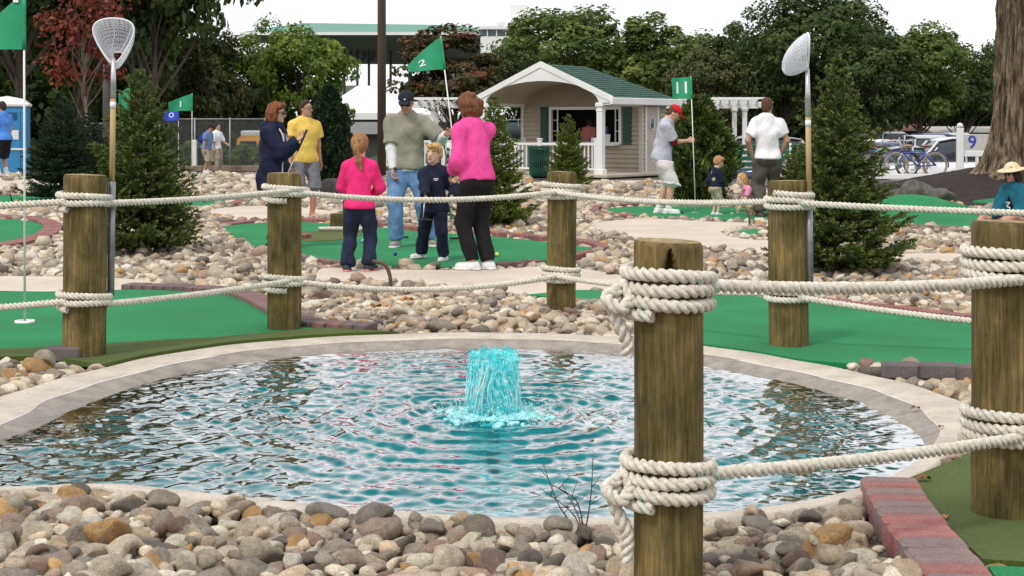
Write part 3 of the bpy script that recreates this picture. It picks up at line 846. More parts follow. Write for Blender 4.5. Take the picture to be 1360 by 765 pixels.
make_rope("upper white rope with a looped tail, tied to the post with the wedge hole", [("near", .903, 3.4), ("near_right", .905, 2.4)], last=((3.3, 6.9, .93), .03, -.01), group="ropes strung between the posts", tail=.19, sags=[(.018, .025, -.045)])
make_rope("lower white rope with a hanging tail, tied to the post with the wedge hole", [("near", .342, 3.4), ("near_right", .335, 2.4)], last=((3.3, 6.9, .36), .03, -.01), group="ropes strung between the posts", tail=.235, sags=[(.012, .03, -.025)])
make_rope("upper white rope strung along the four posts behind the pool", [("left", .94, 2.4), ("mid_left", .93, 2.4), ("mid", .91, 2.4), ("mid_right", .917, 2.4)], first=(-4.6, 9.5, .88), last=((4.4, 9.2, .855), .02, -.01), group="ropes strung between the posts",
          sags=[(.012, -.01, .02), (.055, 0, 0), (.035, 0, 0)])
make_rope("lower white rope strung along the four posts behind the pool", [("left", .35, 2.4), ("mid_left", .327, 2.4), ("mid", .303, 2.4), ("mid_right", .343, 2.4)], first=(-4.6, 9.5, .22), last=((3.6, 9.4, .16), .03, -.02), group="ropes strung between the posts",
          sags=[(.012, -.02, .02), (.075, 0, 0), (.03, 0, 0)])

# ================================================================== LANDING NETS
M_alu = pmat("grey_metal", (.30, .30, .31), (.22, .22, .23), 20, .4, metal=.6)
M_bright = pmat("bright_metal", (.62, .62, .63), (.5, .5, .5), 20, .35, metal=.7)
M_handle = pmat("pale_wood", (.52, .36, .17), (.40, .27, .12), 40, .55, .2, stretch=(1, 1, .05))
M_white = pmat("white_paint", (.80, .80, .79), (.70, .70, .69), 3, .45)
M_netw = pmat("white_netting", (.82, .82, .84), (.72, .72, .75), 30, .8)
def landing_net(label, base, z0, zpipe, zwood, zneck, rz, lean=(0, 0), deep=.20, hw=1.0):
    root = empty("landing_net", (base[0], base[1], 0), 0); tag(root, label, "net", "nets on poles")
    def at(z): return (lean[0] * (z - z0), lean[1] * (z - z0), z)
    MB().tube([at(z0), at(zpipe)], .0215, 14).build("sleeve", M_alu, root, True)
    MB().tube([at(zpipe - .01), at(zwood)], .017, 12).build("handle", M_handle, root, True)
    mb = MB(); mb.tube([at(zwood - .03), at(zneck)], [.0185, .013], 12); mb.build("ferrule", M_bright, root, True)
    mb = MB(); mb.tube([at(zwood - .09), at(zwood - .05)], .0182, 12); mb.build("sticker", M_white, root, True)
    # hoop: rounded triangle standing on its point, turned by rz
    n = 64; tt = np.linspace(0, 2 * np.pi, n, endpoint=False)
    hx = hw * .112 * np.cos(tt) * (1 + .42 * np.sin(tt)); hz = hw * .135 * np.sin(tt) + .012 * np.cos(2 * tt)
    c, s_ = math.cos(rz), math.sin(rz); top = np.array(at(zneck))
    hoop = np.stack([top[0] + hx * c, top[1] + hx * s_, top[2] + .12 + hz], 1)
    MB().tube(hoop, .0055, 8, closed=True).build("hoop", M_netw, root, True)
    # bag: mesh of threads hanging behind the hoop
    bag = MB(); nrm = np.array([-s_, c, 0]); cen = hoop.mean(0); rows = []
    for k in range(11):
        f = k / 10; sh = math.sqrt(max(0, 1 - (f * .98) ** 2.4))
        rows.append(cen + (hoop - cen) * sh + nrm * (deep * f) + np.array([0, 0, -.10 * f ** 1.3]))
    rows = np.array(rows)
    for k in range(1, 11): bag.tube(rows[k][::1], .0017, 3, closed=True)
    for j in range(0, n, 1): bag.tube(rows[:, j], .0017, 3, cap=False)
    for j in range(0, n, 2):
        q = np.array([rows[k, (j + k * 2) % n] for k in range(11)]); bag.tube(q, .0017, 3, cap=False)
        q = np.array([rows[k, (j - k * 2) % n] for k in range(11)]); bag.tube(q, .0017, 3, cap=False)
    bag.build("bag", M_netw, root, False)
    mb = MB(); mb.tube(catmull([hoop[16] + np.array([0, 0, 0]), cen + nrm * .05 + (0, 0, .03), cen + nrm * .09 + np.array([-.02, 0, -.05]), cen + nrm * .1 + np.array([.03, 0, -.07]), hoop[6]], 8, closed=False), .003, 5); mb.build("drawcord", M_netw, root, True)
    return root
bx = W(147, 300, 9.52)
landing_net("landing net with an open white hoop facing the pool on a wooden pole", bx, .36, 1.05, 1.58, 1.79, 0.12, (.012, 0))
bx = W(1076, 300, 9.86)
landing_net("landing net seen edge on, its white bag blown sideways from the pole", bx, .33, .98, 1.47, 1.74, R(86), (-.012, 0), .155, .86)

# ================================================================== FLAGS
M_fgreen = pmat("green_flag_nylon", (.015, .33, .15), (.01, .26, .115), 3, .55)
M_fblue = pmat("blue_flag_nylon", (.02, .08, .55), (.015, .06, .42), 3, .55)
M_fwhite = pmat("white_flag_print", (.85, .86, .85), (.75, .76, .75), 8, .6)
for m_ in (M_fgreen, M_fblue):
    m_.node_tree.nodes["Principled BSDF"].inputs["Transmission Weight"].default_value = 0
def text_mesh(txt, size):
    cu = bpy.data.curves.new("t", 'FONT'); cu.body = txt; cu.size = size; cu.align_x = 'CENTER'; cu.align_y = 'CENTER'; cu.offset = size * .012
    ob = bpy.data.objects.new("t", cu); COL.objects.link(ob)
    me = bpy.data.meshes.new_from_object(ob.evaluated_get(bpy.context.evaluated_depsgraph_get()))
    V = np.array([v.co[:] for v in me.vertices]); Fs = [tuple(p.vertices) for p in me.polygons]
    bpy.data.objects.remove(ob); bpy.data.curves.remove(cu); bpy.data.meshes.remove(me)
    return V, Fs
def golf_flag(label, foot, top, az, w=.5, h=.36, droop=.55, wave=.03, txt=None, tsize=.2, mat=None, group="putting flags", cup=True, tuv=(.5, .5), furl=.0, prad=.0085, mirror=False, bd=.35):
    foot = np.array(foot, float); top = np.array(top, float)
    root = empty("putting_flag", foot); tag(root, label, "flag", group)
    ax = top - foot; Ln = np.linalg.norm(ax); ax /= Ln
    MB().tube([(0, 0, 0), ax * Ln], [prad, prad * .8], 10).build("pole", M_white, root, True)
    d = np.array([math.cos(az), math.sin(az), 0]); nrm = np.array([-d[1], d[0], 0])
    def pt(u, v):
        u = np.asarray(u)[..., None]; v = np.asarray(v)[..., None]
        p = ax * (Ln - .01 - (1 - v) * h) + d * (u * w) * (1 - furl * v * u)
        p = p - np.array([0, 0, 1]) * droop * h * (u ** 1.15) * (bd + (1 - bd) * v)
        p = p + nrm * wave * (np.sin(u * 6.5 + v * 1.5) * u ** .7)
        return p
    nu, nv = 22, 12
    U, V_ = np.meshgrid(np.linspace(0, 1, nu), np.linspace(0, 1, nv), indexing='ij')
    Pn = pt(U, V_).reshape(-1, 3)
    i = (np.arange(nu - 1)[:, None] * nv + np.arange(nv - 1)[None]).ravel()
    q = np.stack([i, i + nv, i + nv + 1, i + 1], 1)
    fl = link("cloth", mesh_np("cloth", Pn, q, mat or M_fgreen), root)
    MB().tube([pt(np.array(0.0), np.array(t_)) for t_ in np.linspace(0, 1, 5)], prad * 1.7, 8).build("sleeve", mat or M_fgreen, root, True)
    if txt:
        Vt, Ft = text_mesh(txt, tsize)
        out = []; F2 = []
        for sgn in (1, -1):
            u = tuv[0] + (Vt[:, 0] * (-1 if mirror else 1)) / w * (1 if d[0] >= 0 else -1); v = tuv[1] + Vt[:, 1] / h
            n0 = len(out) * len(Vt); out.append(pt(np.clip(u, 0, 1), np.clip(v, 0, 1)) + nrm * .004 * sgn); F2 += [tuple(k + n0 for k in f) for f in Ft]
        link("number", mesh_np("number", np.concatenate(out), F2, M_fwhite, False), fl)
    if cup:
        MB().lathe([(.07, .0), (.07, .014), (.05, .016), (.05, .001)], 18, cap=False).build("cup", M_white, root, True)
    return root
ft = G(33, 428, .012)
golf_flag("tall green flag planted in the near green with the white cup", ft, ft + np.array([-.006, 0, 2.30]), R(180), .42, .385, .95, .015, bd=.0)
MB().box((-.060, -.012, 2.262), (.035, .006, .06)).build("maker_tag", M_fwhite, bpy.data.objects["putting_flag"])
# ================================================================== IMPLICIT SURFACES
def nets(Fd, o, h):
    c = tuple(k - 1 for k in Fd.shape)
    acc = np.zeros(c + (3,), np.float32); cnt = np.zeros(c, np.float32); faces = []; S = Fd < 0
    X3 = []
    for ax in range(3):
        a = [slice(None)] * 3; b = [slice(None)] * 3; a[ax] = slice(0, -1); b[ax] = slice(1, None)
        A = Fd[tuple(a)]; B = Fd[tuple(b)]; Xc = S[tuple(a)] != S[tuple(b)]
        t = np.where(Xc, A / np.where(A == B, 1, A - B), 0); X3.append((Xc, S[tuple(a)]))
        o1, o2 = [i for i in range(3) if i != ax]
        for d1 in (0, 1):
            for d2 in (0, 1):
                s_ = [slice(None)] * 3; s_[o1] = slice(d1, d1 + c[o1]); s_[o2] = slice(d2, d2 + c[o2])
                x = Xc[tuple(s_)]; cnt += x; acc[..., ax] += t[tuple(s_)] * x
                if d1: acc[..., o1] += x
                if d2: acc[..., o2] += x
    act = cnt > 0; idx = -np.ones(c, int); idx[act] = np.arange(act.sum())
    gi = np.argwhere(act); V = (gi + acc[act] / cnt[act][:, None]) * h + np.array(o)
    for ax in range(3):
        Xc, Sa = X3[ax]; o1, o2 = (ax + 1) % 3, (ax + 2) % 3
        e = np.argwhere(Xc); e = e[(e[:, o1] > 0) & (e[:, o2] > 0) & (e[:, o1] < c[o1]) & (e[:, o2] < c[o2])]
        if not len(e): continue
        def at(d1, d2):
            k = e.copy(); k[:, o1] += d1; k[:, o2] += d2; return idx[k[:, 0], k[:, 1], k[:, 2]]
        q = np.stack([at(-1, -1), at(0, -1), at(0, 0), at(-1, 0)], 1)
        ins = Sa[e[:, 0], e[:, 1], e[:, 2]]; q[~ins] = q[~ins][:, ::-1]
        faces.append(q[(q >= 0).all(1)])
    return V, np.concatenate(faces)
def smin(a, b, k):
    if k <= 0: return np.minimum(a, b)
    h = np.clip(.5 + .5 * (b - a) / k, 0, 1)
    return b + (a - b) * h - k * h * (1 - h)
class SDF:
    """round cones, ellipsoids and cuts, blended smoothly"""
    def __init__(s): s.p = []
    def cone(s, a, b, ra, rb, k=.02, sy=1.0, cut=False, Rm=None): s.p.append(('c', np.array(a, float), np.array(b, float), ra, rb, k, sy, cut, Rm)); return s
    def ell(s, c, r, k=.02, Rm=None): s.p.append(('e', np.array(c, float), np.array(r, float), k, Rm)); return s
    def mesh(s, h, infl=0.0, folds=0.0, ffreq=(30, 30, 18), seed=0, cuts=(), extra=None, fn=None, outward=False):
        lo = np.full(3, 1e9); hi = -lo; boxes = []
        for p in s.p:
            if p[0] == 'c':
                r = max(p[3], p[4]); r3 = np.array([r, r, r]) * max(1, p[6]); l = np.minimum(p[1], p[2]) - r3; u = np.maximum(p[1], p[2]) + r3; k = p[5]
            else:
                r = p[2].max() if p[4] is not None else p[2]; l = p[1] - r; u = p[1] + r; k = p[3]
            boxes.append((l - infl - k - 2 * h - folds, u + infl + k + 2 * h + folds)); lo = np.minimum(lo, boxes[-1][0]); hi = np.maximum(hi, boxes[-1][1])
        n = np.ceil((hi - lo) / h).astype(int) + 2
        Fd = np.full(n, 1.0, np.float32)
        ax = [lo[i] + np.arange(n[i]) * h for i in range(3)]
        for p, (l, u) in zip(s.p, boxes):
            i0 = np.maximum(((l - lo) / h).astype(int), 0); i1 = np.minimum(((u - lo) / h).astype(int) + 2, n)
            sl = tuple(slice(a, b) for a, b in zip(i0, i1))
            x = ax[0][sl[0]][:, None, None]; y = ax[1][sl[1]][None, :, None]; z = ax[2][sl[2]][None, None, :]
            if p[0] == 'c':
                _, a, b, ra, rb, k, sy, cut, Rm = p
                d = b - a; L2 = d @ d + 1e-12
                X0, Y0, Z0 = x - a[0], y - a[1], z - a[2]
                t = (X0 * d[0] + Y0 * d[1] + Z0 * d[2]) / L2; tc_ = np.clip(t, 0, 1)
                ey = (Y0 - tc_ * d[1]) / sy
                D = np.sqrt((X0 - tc_ * d[0]) ** 2 + ey ** 2 + (Z0 - tc_ * d[2]) ** 2) - (ra + (rb - ra) * tc_) - infl
                if cut: D = np.maximum(D, (t - 1) * math.sqrt(L2) - .004)
            else:
                _, c, r, k, Rm = p
                X0, Y0, Z0 = x - c[0], y - c[1], z - c[2]
                if Rm is not None: X0, Y0, Z0 = [Rm[0][i] * X0 + Rm[1][i] * Y0 + Rm[2][i] * Z0 for i in range(3)]
                rr_ = r + infl
                q0 = np.sqrt((X0 / rr_[0]) ** 2 + (Y0 / rr_[1]) ** 2 + (Z0 / rr_[2]) ** 2); q1 = np.sqrt((X0 / rr_[0] ** 2) ** 2 + (Y0 / rr_[1] ** 2) ** 2 + (Z0 / rr_[2] ** 2) ** 2)
                D = q0 * (q0 - 1) / np.maximum(q1, 1e-6)
            Fd[sl] = smin(Fd[sl], D.astype(np.float32), k)
        if folds or cuts or fn:
            Xg, Yg, Zg = np.meshgrid(*ax, indexing='ij')
            if folds:
                r = np.random.default_rng(int(seed)); f = np.zeros_like(Fd)
                for _ in range(5):
                    w_ = r.normal(size=3); w_ /= np.linalg.norm(w_); w_ = w_ * np.array(ffreq); ph = r.uniform(0, 6.28)
                    f += np.sin(Xg * w_[0] + Yg * w_[1] + Zg * w_[2] + ph + 1.2 * np.sin(Xg * w_[1] * .5 + Zg * w_[0] * .5))
                Fd = Fd + folds * (f / 2.5 - (.85 if outward else 0))
            for (pt, nr) in cuts:          # keep the side the normal points away from
                nr = np.array(nr, float); nr /= np.linalg.norm(nr)
                Fd = np.maximum(Fd, (Xg - pt[0]) * nr[0] + (Yg - pt[1]) * nr[1] + (Zg - pt[2]) * nr[2])
            if fn: Fd = fn(Fd, Xg, Yg, Zg)
        Fd = np.pad(Fd, 1, constant_values=1.0)
        return nets(Fd.astype(np.float32), lo - h, h)

# ================================================================== FOUNTAIN
def jet_mat(name, col, alpha_col, mixf):
    m, t, b = new_mat(name); out = t.nodes["Material Output"]
    b.inputs["Base Color"].default_value = (*col, 1); b.inputs["Roughness"].default_value = .08
    b.inputs["Specular IOR Level"].default_value = .8
    n = noise_node(t, 34, 4, .65); r = ramp(t, [(.33, col), (.52, tuple(min(1, c * 1.25 + .06) for c in col)), (.66, (.80, .93, .93))]); t.links.new(n.outputs["Fac"], r.inputs["Fac"]); t.links.new(r.outputs[0], b.inputs["Base Color"])
    bump_to(t, b, n.outputs["Fac"], .5, .02)
    tr = t.nodes.new("ShaderNodeBsdfTransparent"); tr.inputs["Color"].default_value = (*alpha_col, 1)
    ms = t.nodes.new("ShaderNodeMixShader"); n2 = noise_node(t, 22, 4, .7); r2 = ramp(t, [(.36, (mixf + .25,) * 3), (.60, (mixf - .3,) * 3)]); t.links.new(n2.outputs["Fac"], r2.inputs["Fac"])
    t.links.new(r2.outputs[0], ms.inputs[0]); t.links.new(b.outputs[0], ms.inputs[1]); t.links.new(tr.outputs[0], ms.inputs[2]); t.links.new(ms.outputs[0], out.inputs[0])
    return m
M_jet = jet_mat("jet_water", (.13, .72, .76), (.70, .97, .98), .86)
M_jetfoam = jet_mat("splash_water", (.34, .76, .78), (.75, .97, .97), .45)
root = empty("water_jet", (JET[0], JET[1], WZ)); tag(root, "short bubbling turquoise water jet in the middle of the pool", "fountain")
fr_ = np.random.default_rng(5)
def froth(nm, prims, mat, h, fo, fq, seed):
    s_ = SDF()
    for c_, r_ in prims: s_.ell(c_, r_, .010)
    V, Fq = s_.mesh(h, folds=fo, ffreq=fq, seed=seed); return link(nm, mesh_np(nm, V, Fq, mat), root)
pr = []
for _ in range(230):          # rising core and falling veil, made of elongated gobs
    a = fr_.uniform(0, 6.28); zz = fr_.uniform(0, .295) ; rr_ = .118 * math.sqrt(fr_.uniform(.25, 1)) * (1 - .18 * (zz > .25))
    pr.append(((rr_ * math.cos(a), rr_ * math.sin(a), zz), np.array([fr_.uniform(.009, .022), fr_.uniform(.009, .022), fr_.uniform(.018, .05)])))
for _ in range(80):
    a = fr_.uniform(0, 6.28); rr_ = .115 * math.sqrt(fr_.random()); pr.append(((rr_ * math.cos(a), rr_ * math.sin(a), .29 + fr_.uniform(-.03, .035) - .3 * rr_ ** 2), fr_.uniform(.010, .026, 3)))
froth("column", pr, M_jet, .0066, .005, (190, 190, 90), 3)
pr = []
for _ in range(330):
    a = fr_.uniform(0, 6.28); rr_ = .125 + abs(fr_.normal(0, .06)); pr.append(((rr_ * math.cos(a), rr_ * math.sin(a), fr_.uniform(-.012, .028) * max(0, 1.25 - rr_ * 3.2)), np.array([fr_.uniform(.008, .026), fr_.uniform(.008, .026), fr_.uniform(.006, .016)])))
froth("splash_ring", pr, M_jetfoam, .0068, .003, (160, 160, 120), 4)
vl = MB()
for _ in range(120):          # thin streaks of the falling veil
    a = fr_.uniform(0, 6.28); r0 = fr_.uniform(.06, .10); r1 = fr_.uniform(.115, .15); z1 = fr_.uniform(-.01, .12); z0 = fr_.uniform(.2, .31); tt_ = np.linspace(0, 1, 6); rr_ = r0 + (r1 - r0) * tt_ ** .6; zz = z0 - (z0 - z1) * tt_ ** 1.4
    aa = a + .12 * np.sin(tt_ * 5 + a * 3); vl.tube(np.stack([rr_ * np.cos(aa), rr_ * np.sin(aa), zz], 1), np.array([.001, .0028, .0022, .0032, .002, .001]), 4)
o = vl.build("veil", jet_mat("veil_water", (.55, .90, .91), (.85, 1, 1), .45), root, True); tag(o, kind="stuff")
n_ = 1800; a = fr_.uniform(0, 6.28, n_); kk = fr_.random(n_) < .62
rr_ = np.where(kk, .10 + np.abs(fr_.normal(0, .022, n_)), .16 + np.abs(fr_.normal(0, .075, n_))); zz = np.where(kk, fr_.uniform(.02, .325, n_), np.abs(fr_.normal(0, .03, n_)) + .006)
q_ = fr_.uniform(.0012, .0042, n_); Vd = IC[1][0][None] * q_[:, None, None] * np.array([1, 1, 1.5]) + np.stack([rr_ * np.cos(a), rr_ * np.sin(a), zz], 1)[:, None]
M_drop = jet_mat("droplet_water", (.45, .80, .82), (.85, 1, 1), .45)
dr = link("droplets", mesh_np("droplets", Vd.reshape(-1, 3), (IC[1][1][None] + (np.arange(n_) * len(IC[1][0]))[:, None, None]).reshape(-1, 3), M_drop), root); tag(dr, kind="stuff")
MB().lathe([(.03, -.3), (.03, .05), (.022, .075), (.018, .076)], 14).build("nozzle", M_white, root, True)
# ================================================================== PEOPLE
def rotz(a): c, s_ = math.cos(a), math.sin(a); return np.array([[c, -s_, 0], [s_, c, 0], [0, 0, 1.0]])
def rotx(a): c, s_ = math.cos(a), math.sin(a); return np.array([[1.0, 0, 0], [0, c, -s_], [0, s_, c]])
def roty(a): c, s_ = math.cos(a), math.sin(a); return np.array([[c, 0, s_], [0, 1.0, 0], [-s_, 0, c]])
def unit(v): v = np.array(v, float); return v / (np.linalg.norm(v) + 1e-12)
def ik(a, c, l1, l2, pole):
    d = c - a; L_ = np.linalg.norm(d); d = d / (L_ + 1e-9); L_ = min(max(L_, abs(l1 - l2) + .02), (l1 + l2) * .998)
    al = (l1 * l1 - l2 * l2 + L_ * L_) / (2 * L_); h = math.sqrt(max(l1 * l1 - al * al, 0))
    p = np.array(pole, float); p = p - d * (p @ d); p = unit(p)
    return a + d * al + p * h, a + d * L_
def cloth(name, c1, c2=None, rough=.85, scale=14, fine=260):
    m, t, b = new_mat(name); c2 = c2 or tuple(k * .72 for k in c1)
    n = noise_node(t, scale, 4); r = ramp(t, [(.3, c2), (.65, c1)]); t.links.new(n.outputs["Fac"], r.inputs["Fac"]); t.links.new(r.outputs[0], b.inputs["Base Color"])
    b.inputs["Roughness"].default_value = rough; b.inputs["Specular IOR Level"].default_value = .2
    nf = noise_node(t, fine, 2); nw = noise_node(t, 17, 3, .55, stretch=(1, 1, .55)); ad = t.nodes.new("ShaderNodeMath"); ad.operation = 'MULTIPLY_ADD'; ad.inputs[1].default_value = .10
    t.links.new(nf.outputs["Fac"], ad.inputs[0]); t.links.new(nw.outputs["Fac"], ad.inputs[2]); bump_to(t, b, ad.outputs[0], .55, .035)
    return m
def skin(name, c):
    m, t, b = new_mat(name); n = noise_node(t, 30, 3); r = ramp(t, [(.3, tuple(k * .86 for k in c)), (.7, c)]); t.links.new(n.outputs["Fac"], r.inputs["Fac"]); t.links.new(r.outputs[0], b.inputs["Base Color"])
    b.inputs["Roughness"].default_value = .5; b.inputs["Subsurface Weight"].default_value = .08; b.inputs["Subsurface Radius"].default_value = (.01, .005, .003)
    return m
def hairm(name, c):
    m, t, b = new_mat(name); n = noise_node(t, 55, 4, stretch=(1, 1, .25)); r = ramp(t, [(.3, tuple(k * .45 for k in c)), (.5, c), (.7, tuple(min(1, k * 1.4) for k in c))]); t.links.new(n.outputs["Fac"], r.inputs["Fac"]); t.links.new(r.outputs[0], b.inputs["Base Color"])
    b.inputs["Roughness"].default_value = .7; b.inputs["Specular IOR Level"].default_value = .2; bump_to(t, b, n.outputs["Fac"], .9, .02)
    return m
SK1 = skin("skin_fair", (.60, .35, .25)); SK2 = skin("skin_ruddy", (.52, .27, .185)); SK3 = skin("skin_pale", (.68, .44, .34)); SK4 = skin("skin_tan", (.42, .23, .145))
M_dark = pmat("black_plastic", (.012, .012, .013), None, 10, .25)
M_rubber = pmat("black_rubber", (.02, .02, .02), None, 20, .8)
M_lip = pmat("lip", (.42, .17, .14), None, 30, .5); M_eyew = pmat("eye_white", (.75, .73, .7), None, 30, .3); M_brow = pmat("brow", (.12, .07, .04), None, 60, .8)
M_ltrim = pmat("white_trim", (.80, .79, .77), None, 20, .7)

def hand_sdf(s_, w, d, n, side, curl, sc, rod=None):
    """palm, four fingers of different lengths with bends, and a thumb; w wrist, d direction of the hand, n palm normal (the way the fingers curl), side: vector towards the thumb"""
    d = unit(d); n = unit(n - d * (n @ d)); t = unit(np.cross(d, n)); t = t if t @ side > 0 else -t
    s_.ell(w + d * .045 * sc, np.array([.012, .012, .012]) * sc, .01)
    for k, o in enumerate((.030, .010, -.010, -.028)):
        ln = (.070, .078, .073, .057)[k] * sc; kn = w + d * .088 * sc + t * o * sc - d * abs(k - 1) * .004 * sc
        s_.cone(w + t * o * .55 * sc, kn, .0145 * sc, .0125 * sc, .012)
        a = curl * .55; q = kn
        for f, ra, rb in ((.45, .0098, .009), (.32, .009, .0082), (.23, .0082, .007)):
            dd = unit(d * math.cos(a) + n * math.sin(a)); q2 = q + dd * ln * f
            s_.cone(q, q2, ra * sc, rb * sc, .003); q = q2; a += curl * .62
    b0 = w + d * .022 * sc + t * .026 * sc; b1 = b0 + unit(d * .7 + t * .65 + n * .35 * curl) * .042 * sc; b2 = b1 + unit(d * .9 + n * .7 * curl + t * (.25 - .3 * curl)) * .034 * sc
    s_.cone(w + d * .012 * sc + t * .012 * sc, b0, .015 * sc, .014 * sc, .012); s_.cone(b0, b1, .0125 * sc, .0105 * sc, .006); s_.cone(b1, b2, .0105 * sc, .008 * sc, .003)

def person(label, px, py, H, heading, sk, top, bottom, shoes, hair, pose=None, Y=None, hd=1.0, h=.016, group="people at the course", girth=1.0, cap=None, extra=None, z=None, child=False, folds=1.5):
    """stands where the photograph shows the feet; heading 0 faces the camera, 90 faces right"""
    pose = pose or {}; px = float(px)
    g = W(px, py, Y) if Y else G(px, py)
    if z is None: g[2] = float(terrain(g[0], g[1])) + .008
    else: g[2] = z
    a = R(heading); root = empty("person", g, a); tag(root, label, "person", group)
    s = H / 1.75; Rz = rotz(-a)
    def loc(p): return Rz @ (np.array(p) - g)
    def tgt(k, dflt):
        v = pose.get(k)
        if v is None: return np.array(dflt, float) * s
        if len(v) == 4 and v[0] == 'px': return loc(W(v[1], v[2], g[1] + v[3]))
        if len(v) == 3 and v[0] == 'gr':
            q = G(v[1], v[2]); return loc(q)
        return np.array(v, float) * s
    lf = .98 if not child else .93               # leg length share
    pel = tgt('pel', (0, 0, .93 * lf)); lean = R(pose.get('lean', 2)); tw = R(pose.get('twist', 0)); sl = R(pose.get('side', 0))
    Rt = rotz(tw) @ rotx(-lean * -1) if False else rotz(tw) @ roty(sl) @ rotx(lean)
    u = Rt @ np.array([0, 0, 1.0]); rx = Rt @ np.array([1.0, 0, 0]); fw = Rt @ np.array([0, -1.0, 0])
    sp = (1.75 - .93 * lf) / .82
    T = lambda f, x=0, y=0: pel + (u * f * sp + rx * x + fw * y) * s
    sw = pose.get('shw', .172) * girth ** .3
    shz = .445 + pose.get('shrug', 0)
    shL, shR = T(shz, sw), T(shz, -sw); nb_ = T(.53); 
    hp, hy, hr = R(pose.get('hpitch', 0)), R(pose.get('hyaw', 0)), R(pose.get('hroll', 0))
    Rh = rotz(tw + hy) @ roty(hr) @ rotx(lean * .6 + hp); hs = s * hd
    hc = nb_ + (Rh @ np.array([0, -.022, .152])) * hs
    Hh = lambda x, y, z_: hc + Rh @ (np.array([x, y, z_]) * hs)
    l1, l2 = .285 * s, .25 * s
    hL = tgt('handL', (.25, -.06, .80)); hR = tgt('handR', (-.25, -.06, .80))
    eL, wL = ik(shL, hL, l1, l2, rotz(tw) @ np.array(pose.get('poleL', (.35, .9, -.5)))); eR, wR = ik(shR, hR, l1, l2, rotz(tw) @ np.array(pose.get('poleR', (-.35, .9, -.5))))
    hipL, hipR = pel + (rotz(tw * .4) @ np.array([.088, 0, -.02])) * s * girth ** .3, pel + (rotz(tw * .4) @ np.array([-.088, 0, -.02])) * s * girth ** .3
    fL = tgt('footL', (.11, 0, 0)); fR = tgt('footR', (-.11, 0, 0)); fL[2] += .075 * s; fR[2] += .075 * s
    t1, t2 = .44 * s * lf, .425 * s * lf
    kL, aL = ik(hipL, fL, t1, t2, np.array(pose.get('kneeL', (.15, -1, 0)))); kR, aR = ik(hipR, fR, t1, t2, np.array(pose.get('kneeR', (-.15, -1, 0))))
    ydL = rotz(R(pose.get('toeL', 12))) @ np.array([0, -1.0, 0]); ydR = rotz(R(pose.get('toeR', -12))) @ np.array([0, -1.0, 0])
    G_ = girth
    def torso(b, neck=True):
        b.ell(T(.02), np.array([.150 * G_, .108 * G_, .12]) * s, .05, Rt); b.ell(T(.16, 0, .015 * (G_ - 1) * 5), np.array([.138 * G_, .100 * G_, .14]) * s, .05, Rt)
        b.ell(T(.33, 0, .005), np.array([.158 * G_ ** .6, .108 * G_ ** .6, .15]) * s, .05, Rt)
        for q in (-1, 1): b.cone(T(.495, .045 * q), T(.445, sw * .86 * q), .048 * s, .050 * s, .04)
        b.cone(T(.40), T(.50), .09 * s, .070 * s, .04)
        if neck: b.cone(T(.44), T(.56), .070 * s, .050 * s, .03)
    def arm(b, sh, e, w, i0=0.0, f=1.0, gr=1.0, cut=False, k=.03):
        if f <= .52:
            m = sh + (e - sh) * (f / .52); b.cone(sh, m, .050 * s * (1 + (gr - 1) * .45), (.047 + .004 * (gr > 1)) * s * gr, k, cut=cut)
        else:
            b.cone(sh, e, .050 * s * (1 + (gr - 1) * .45), .043 * s * gr, k); q = (f - .52) / .48; b.cone(e, e + (w - e) * q, .043 * s * gr, (.043 - .016 * q) * s * gr, .02, cut=cut)
    def leg(b, hp_, k_, a_, f=1.0, gr=1.0, cut=False, flare=0.):
        if f <= .51:
            m = hp_ + (k_ - hp_) * (f / .51); b.cone(hp_, m, .088 * s * gr, (.088 - .028 * f / .51 + flare) * s * gr, .03, cut=cut)
        else:
            b.cone(hp_, k_, .088 * s * gr, .060 * s * gr, .03); q = (f - .51) / .49; e_ = k_ + (a_ - k_) * q
            b.cone(k_, e_, .058 * s * gr, (.058 - .020 * q + flare) * s * gr, .02, cut=cut)
    # ---- body: one surface
    b = SDF(); torso(b); 
    b.cone(nb_ - u * .02 * s, Hh(0, .01, -.06), .054 * s, .05 * hs, .03)
    b.ell(Hh(0, .012, .025), np.array([.076, .096, .098]) * hs, .02, Rh); b.ell(Hh(0, -.022, -.045), np.array([.058, .066, .072]) * hs, .03, Rh)
    b.cone(Hh(0, -.085, .012), Hh(0, -.112, -.024), .010 * hs, .015 * hs, .012); b.ell(Hh(0, -.078, -.088), np.array([.026, .018, .018]) * hs, .02, Rh)
    for q in (-1, 1): b.ell(Hh(.076 * q, .012, -.008), np.array([.010, .020, .030]) * hs, .006, Rh)
    arm(b, shL, eL, wL); arm(b, shR, eR, wR)
    for k_, a_, yd in ((kL, aL, ydL), (kR, aR, ydR)):
        b.cone(a_ + (0, 0, -.02 * s), a_ + yd * .13 * s + np.array([0, 0, -.048]) * s, .036 * s, .026 * s, .02); b.ell(a_ + np.array([0, 0, -.045]) * s - yd * .02 * s, np.array([.032, .036, .03]) * s, .02)
        b.ell(k_ * .62 + a_ * .38 - yd * .018 * s, np.array([.043, .046, .09]) * s, .03)
    leg(b, hipL, kL, aL); leg(b, hipR, kR, aR)
    V, Fq = b.mesh(h)
    Vs, Fs = [V], [Fq]; off = len(V)
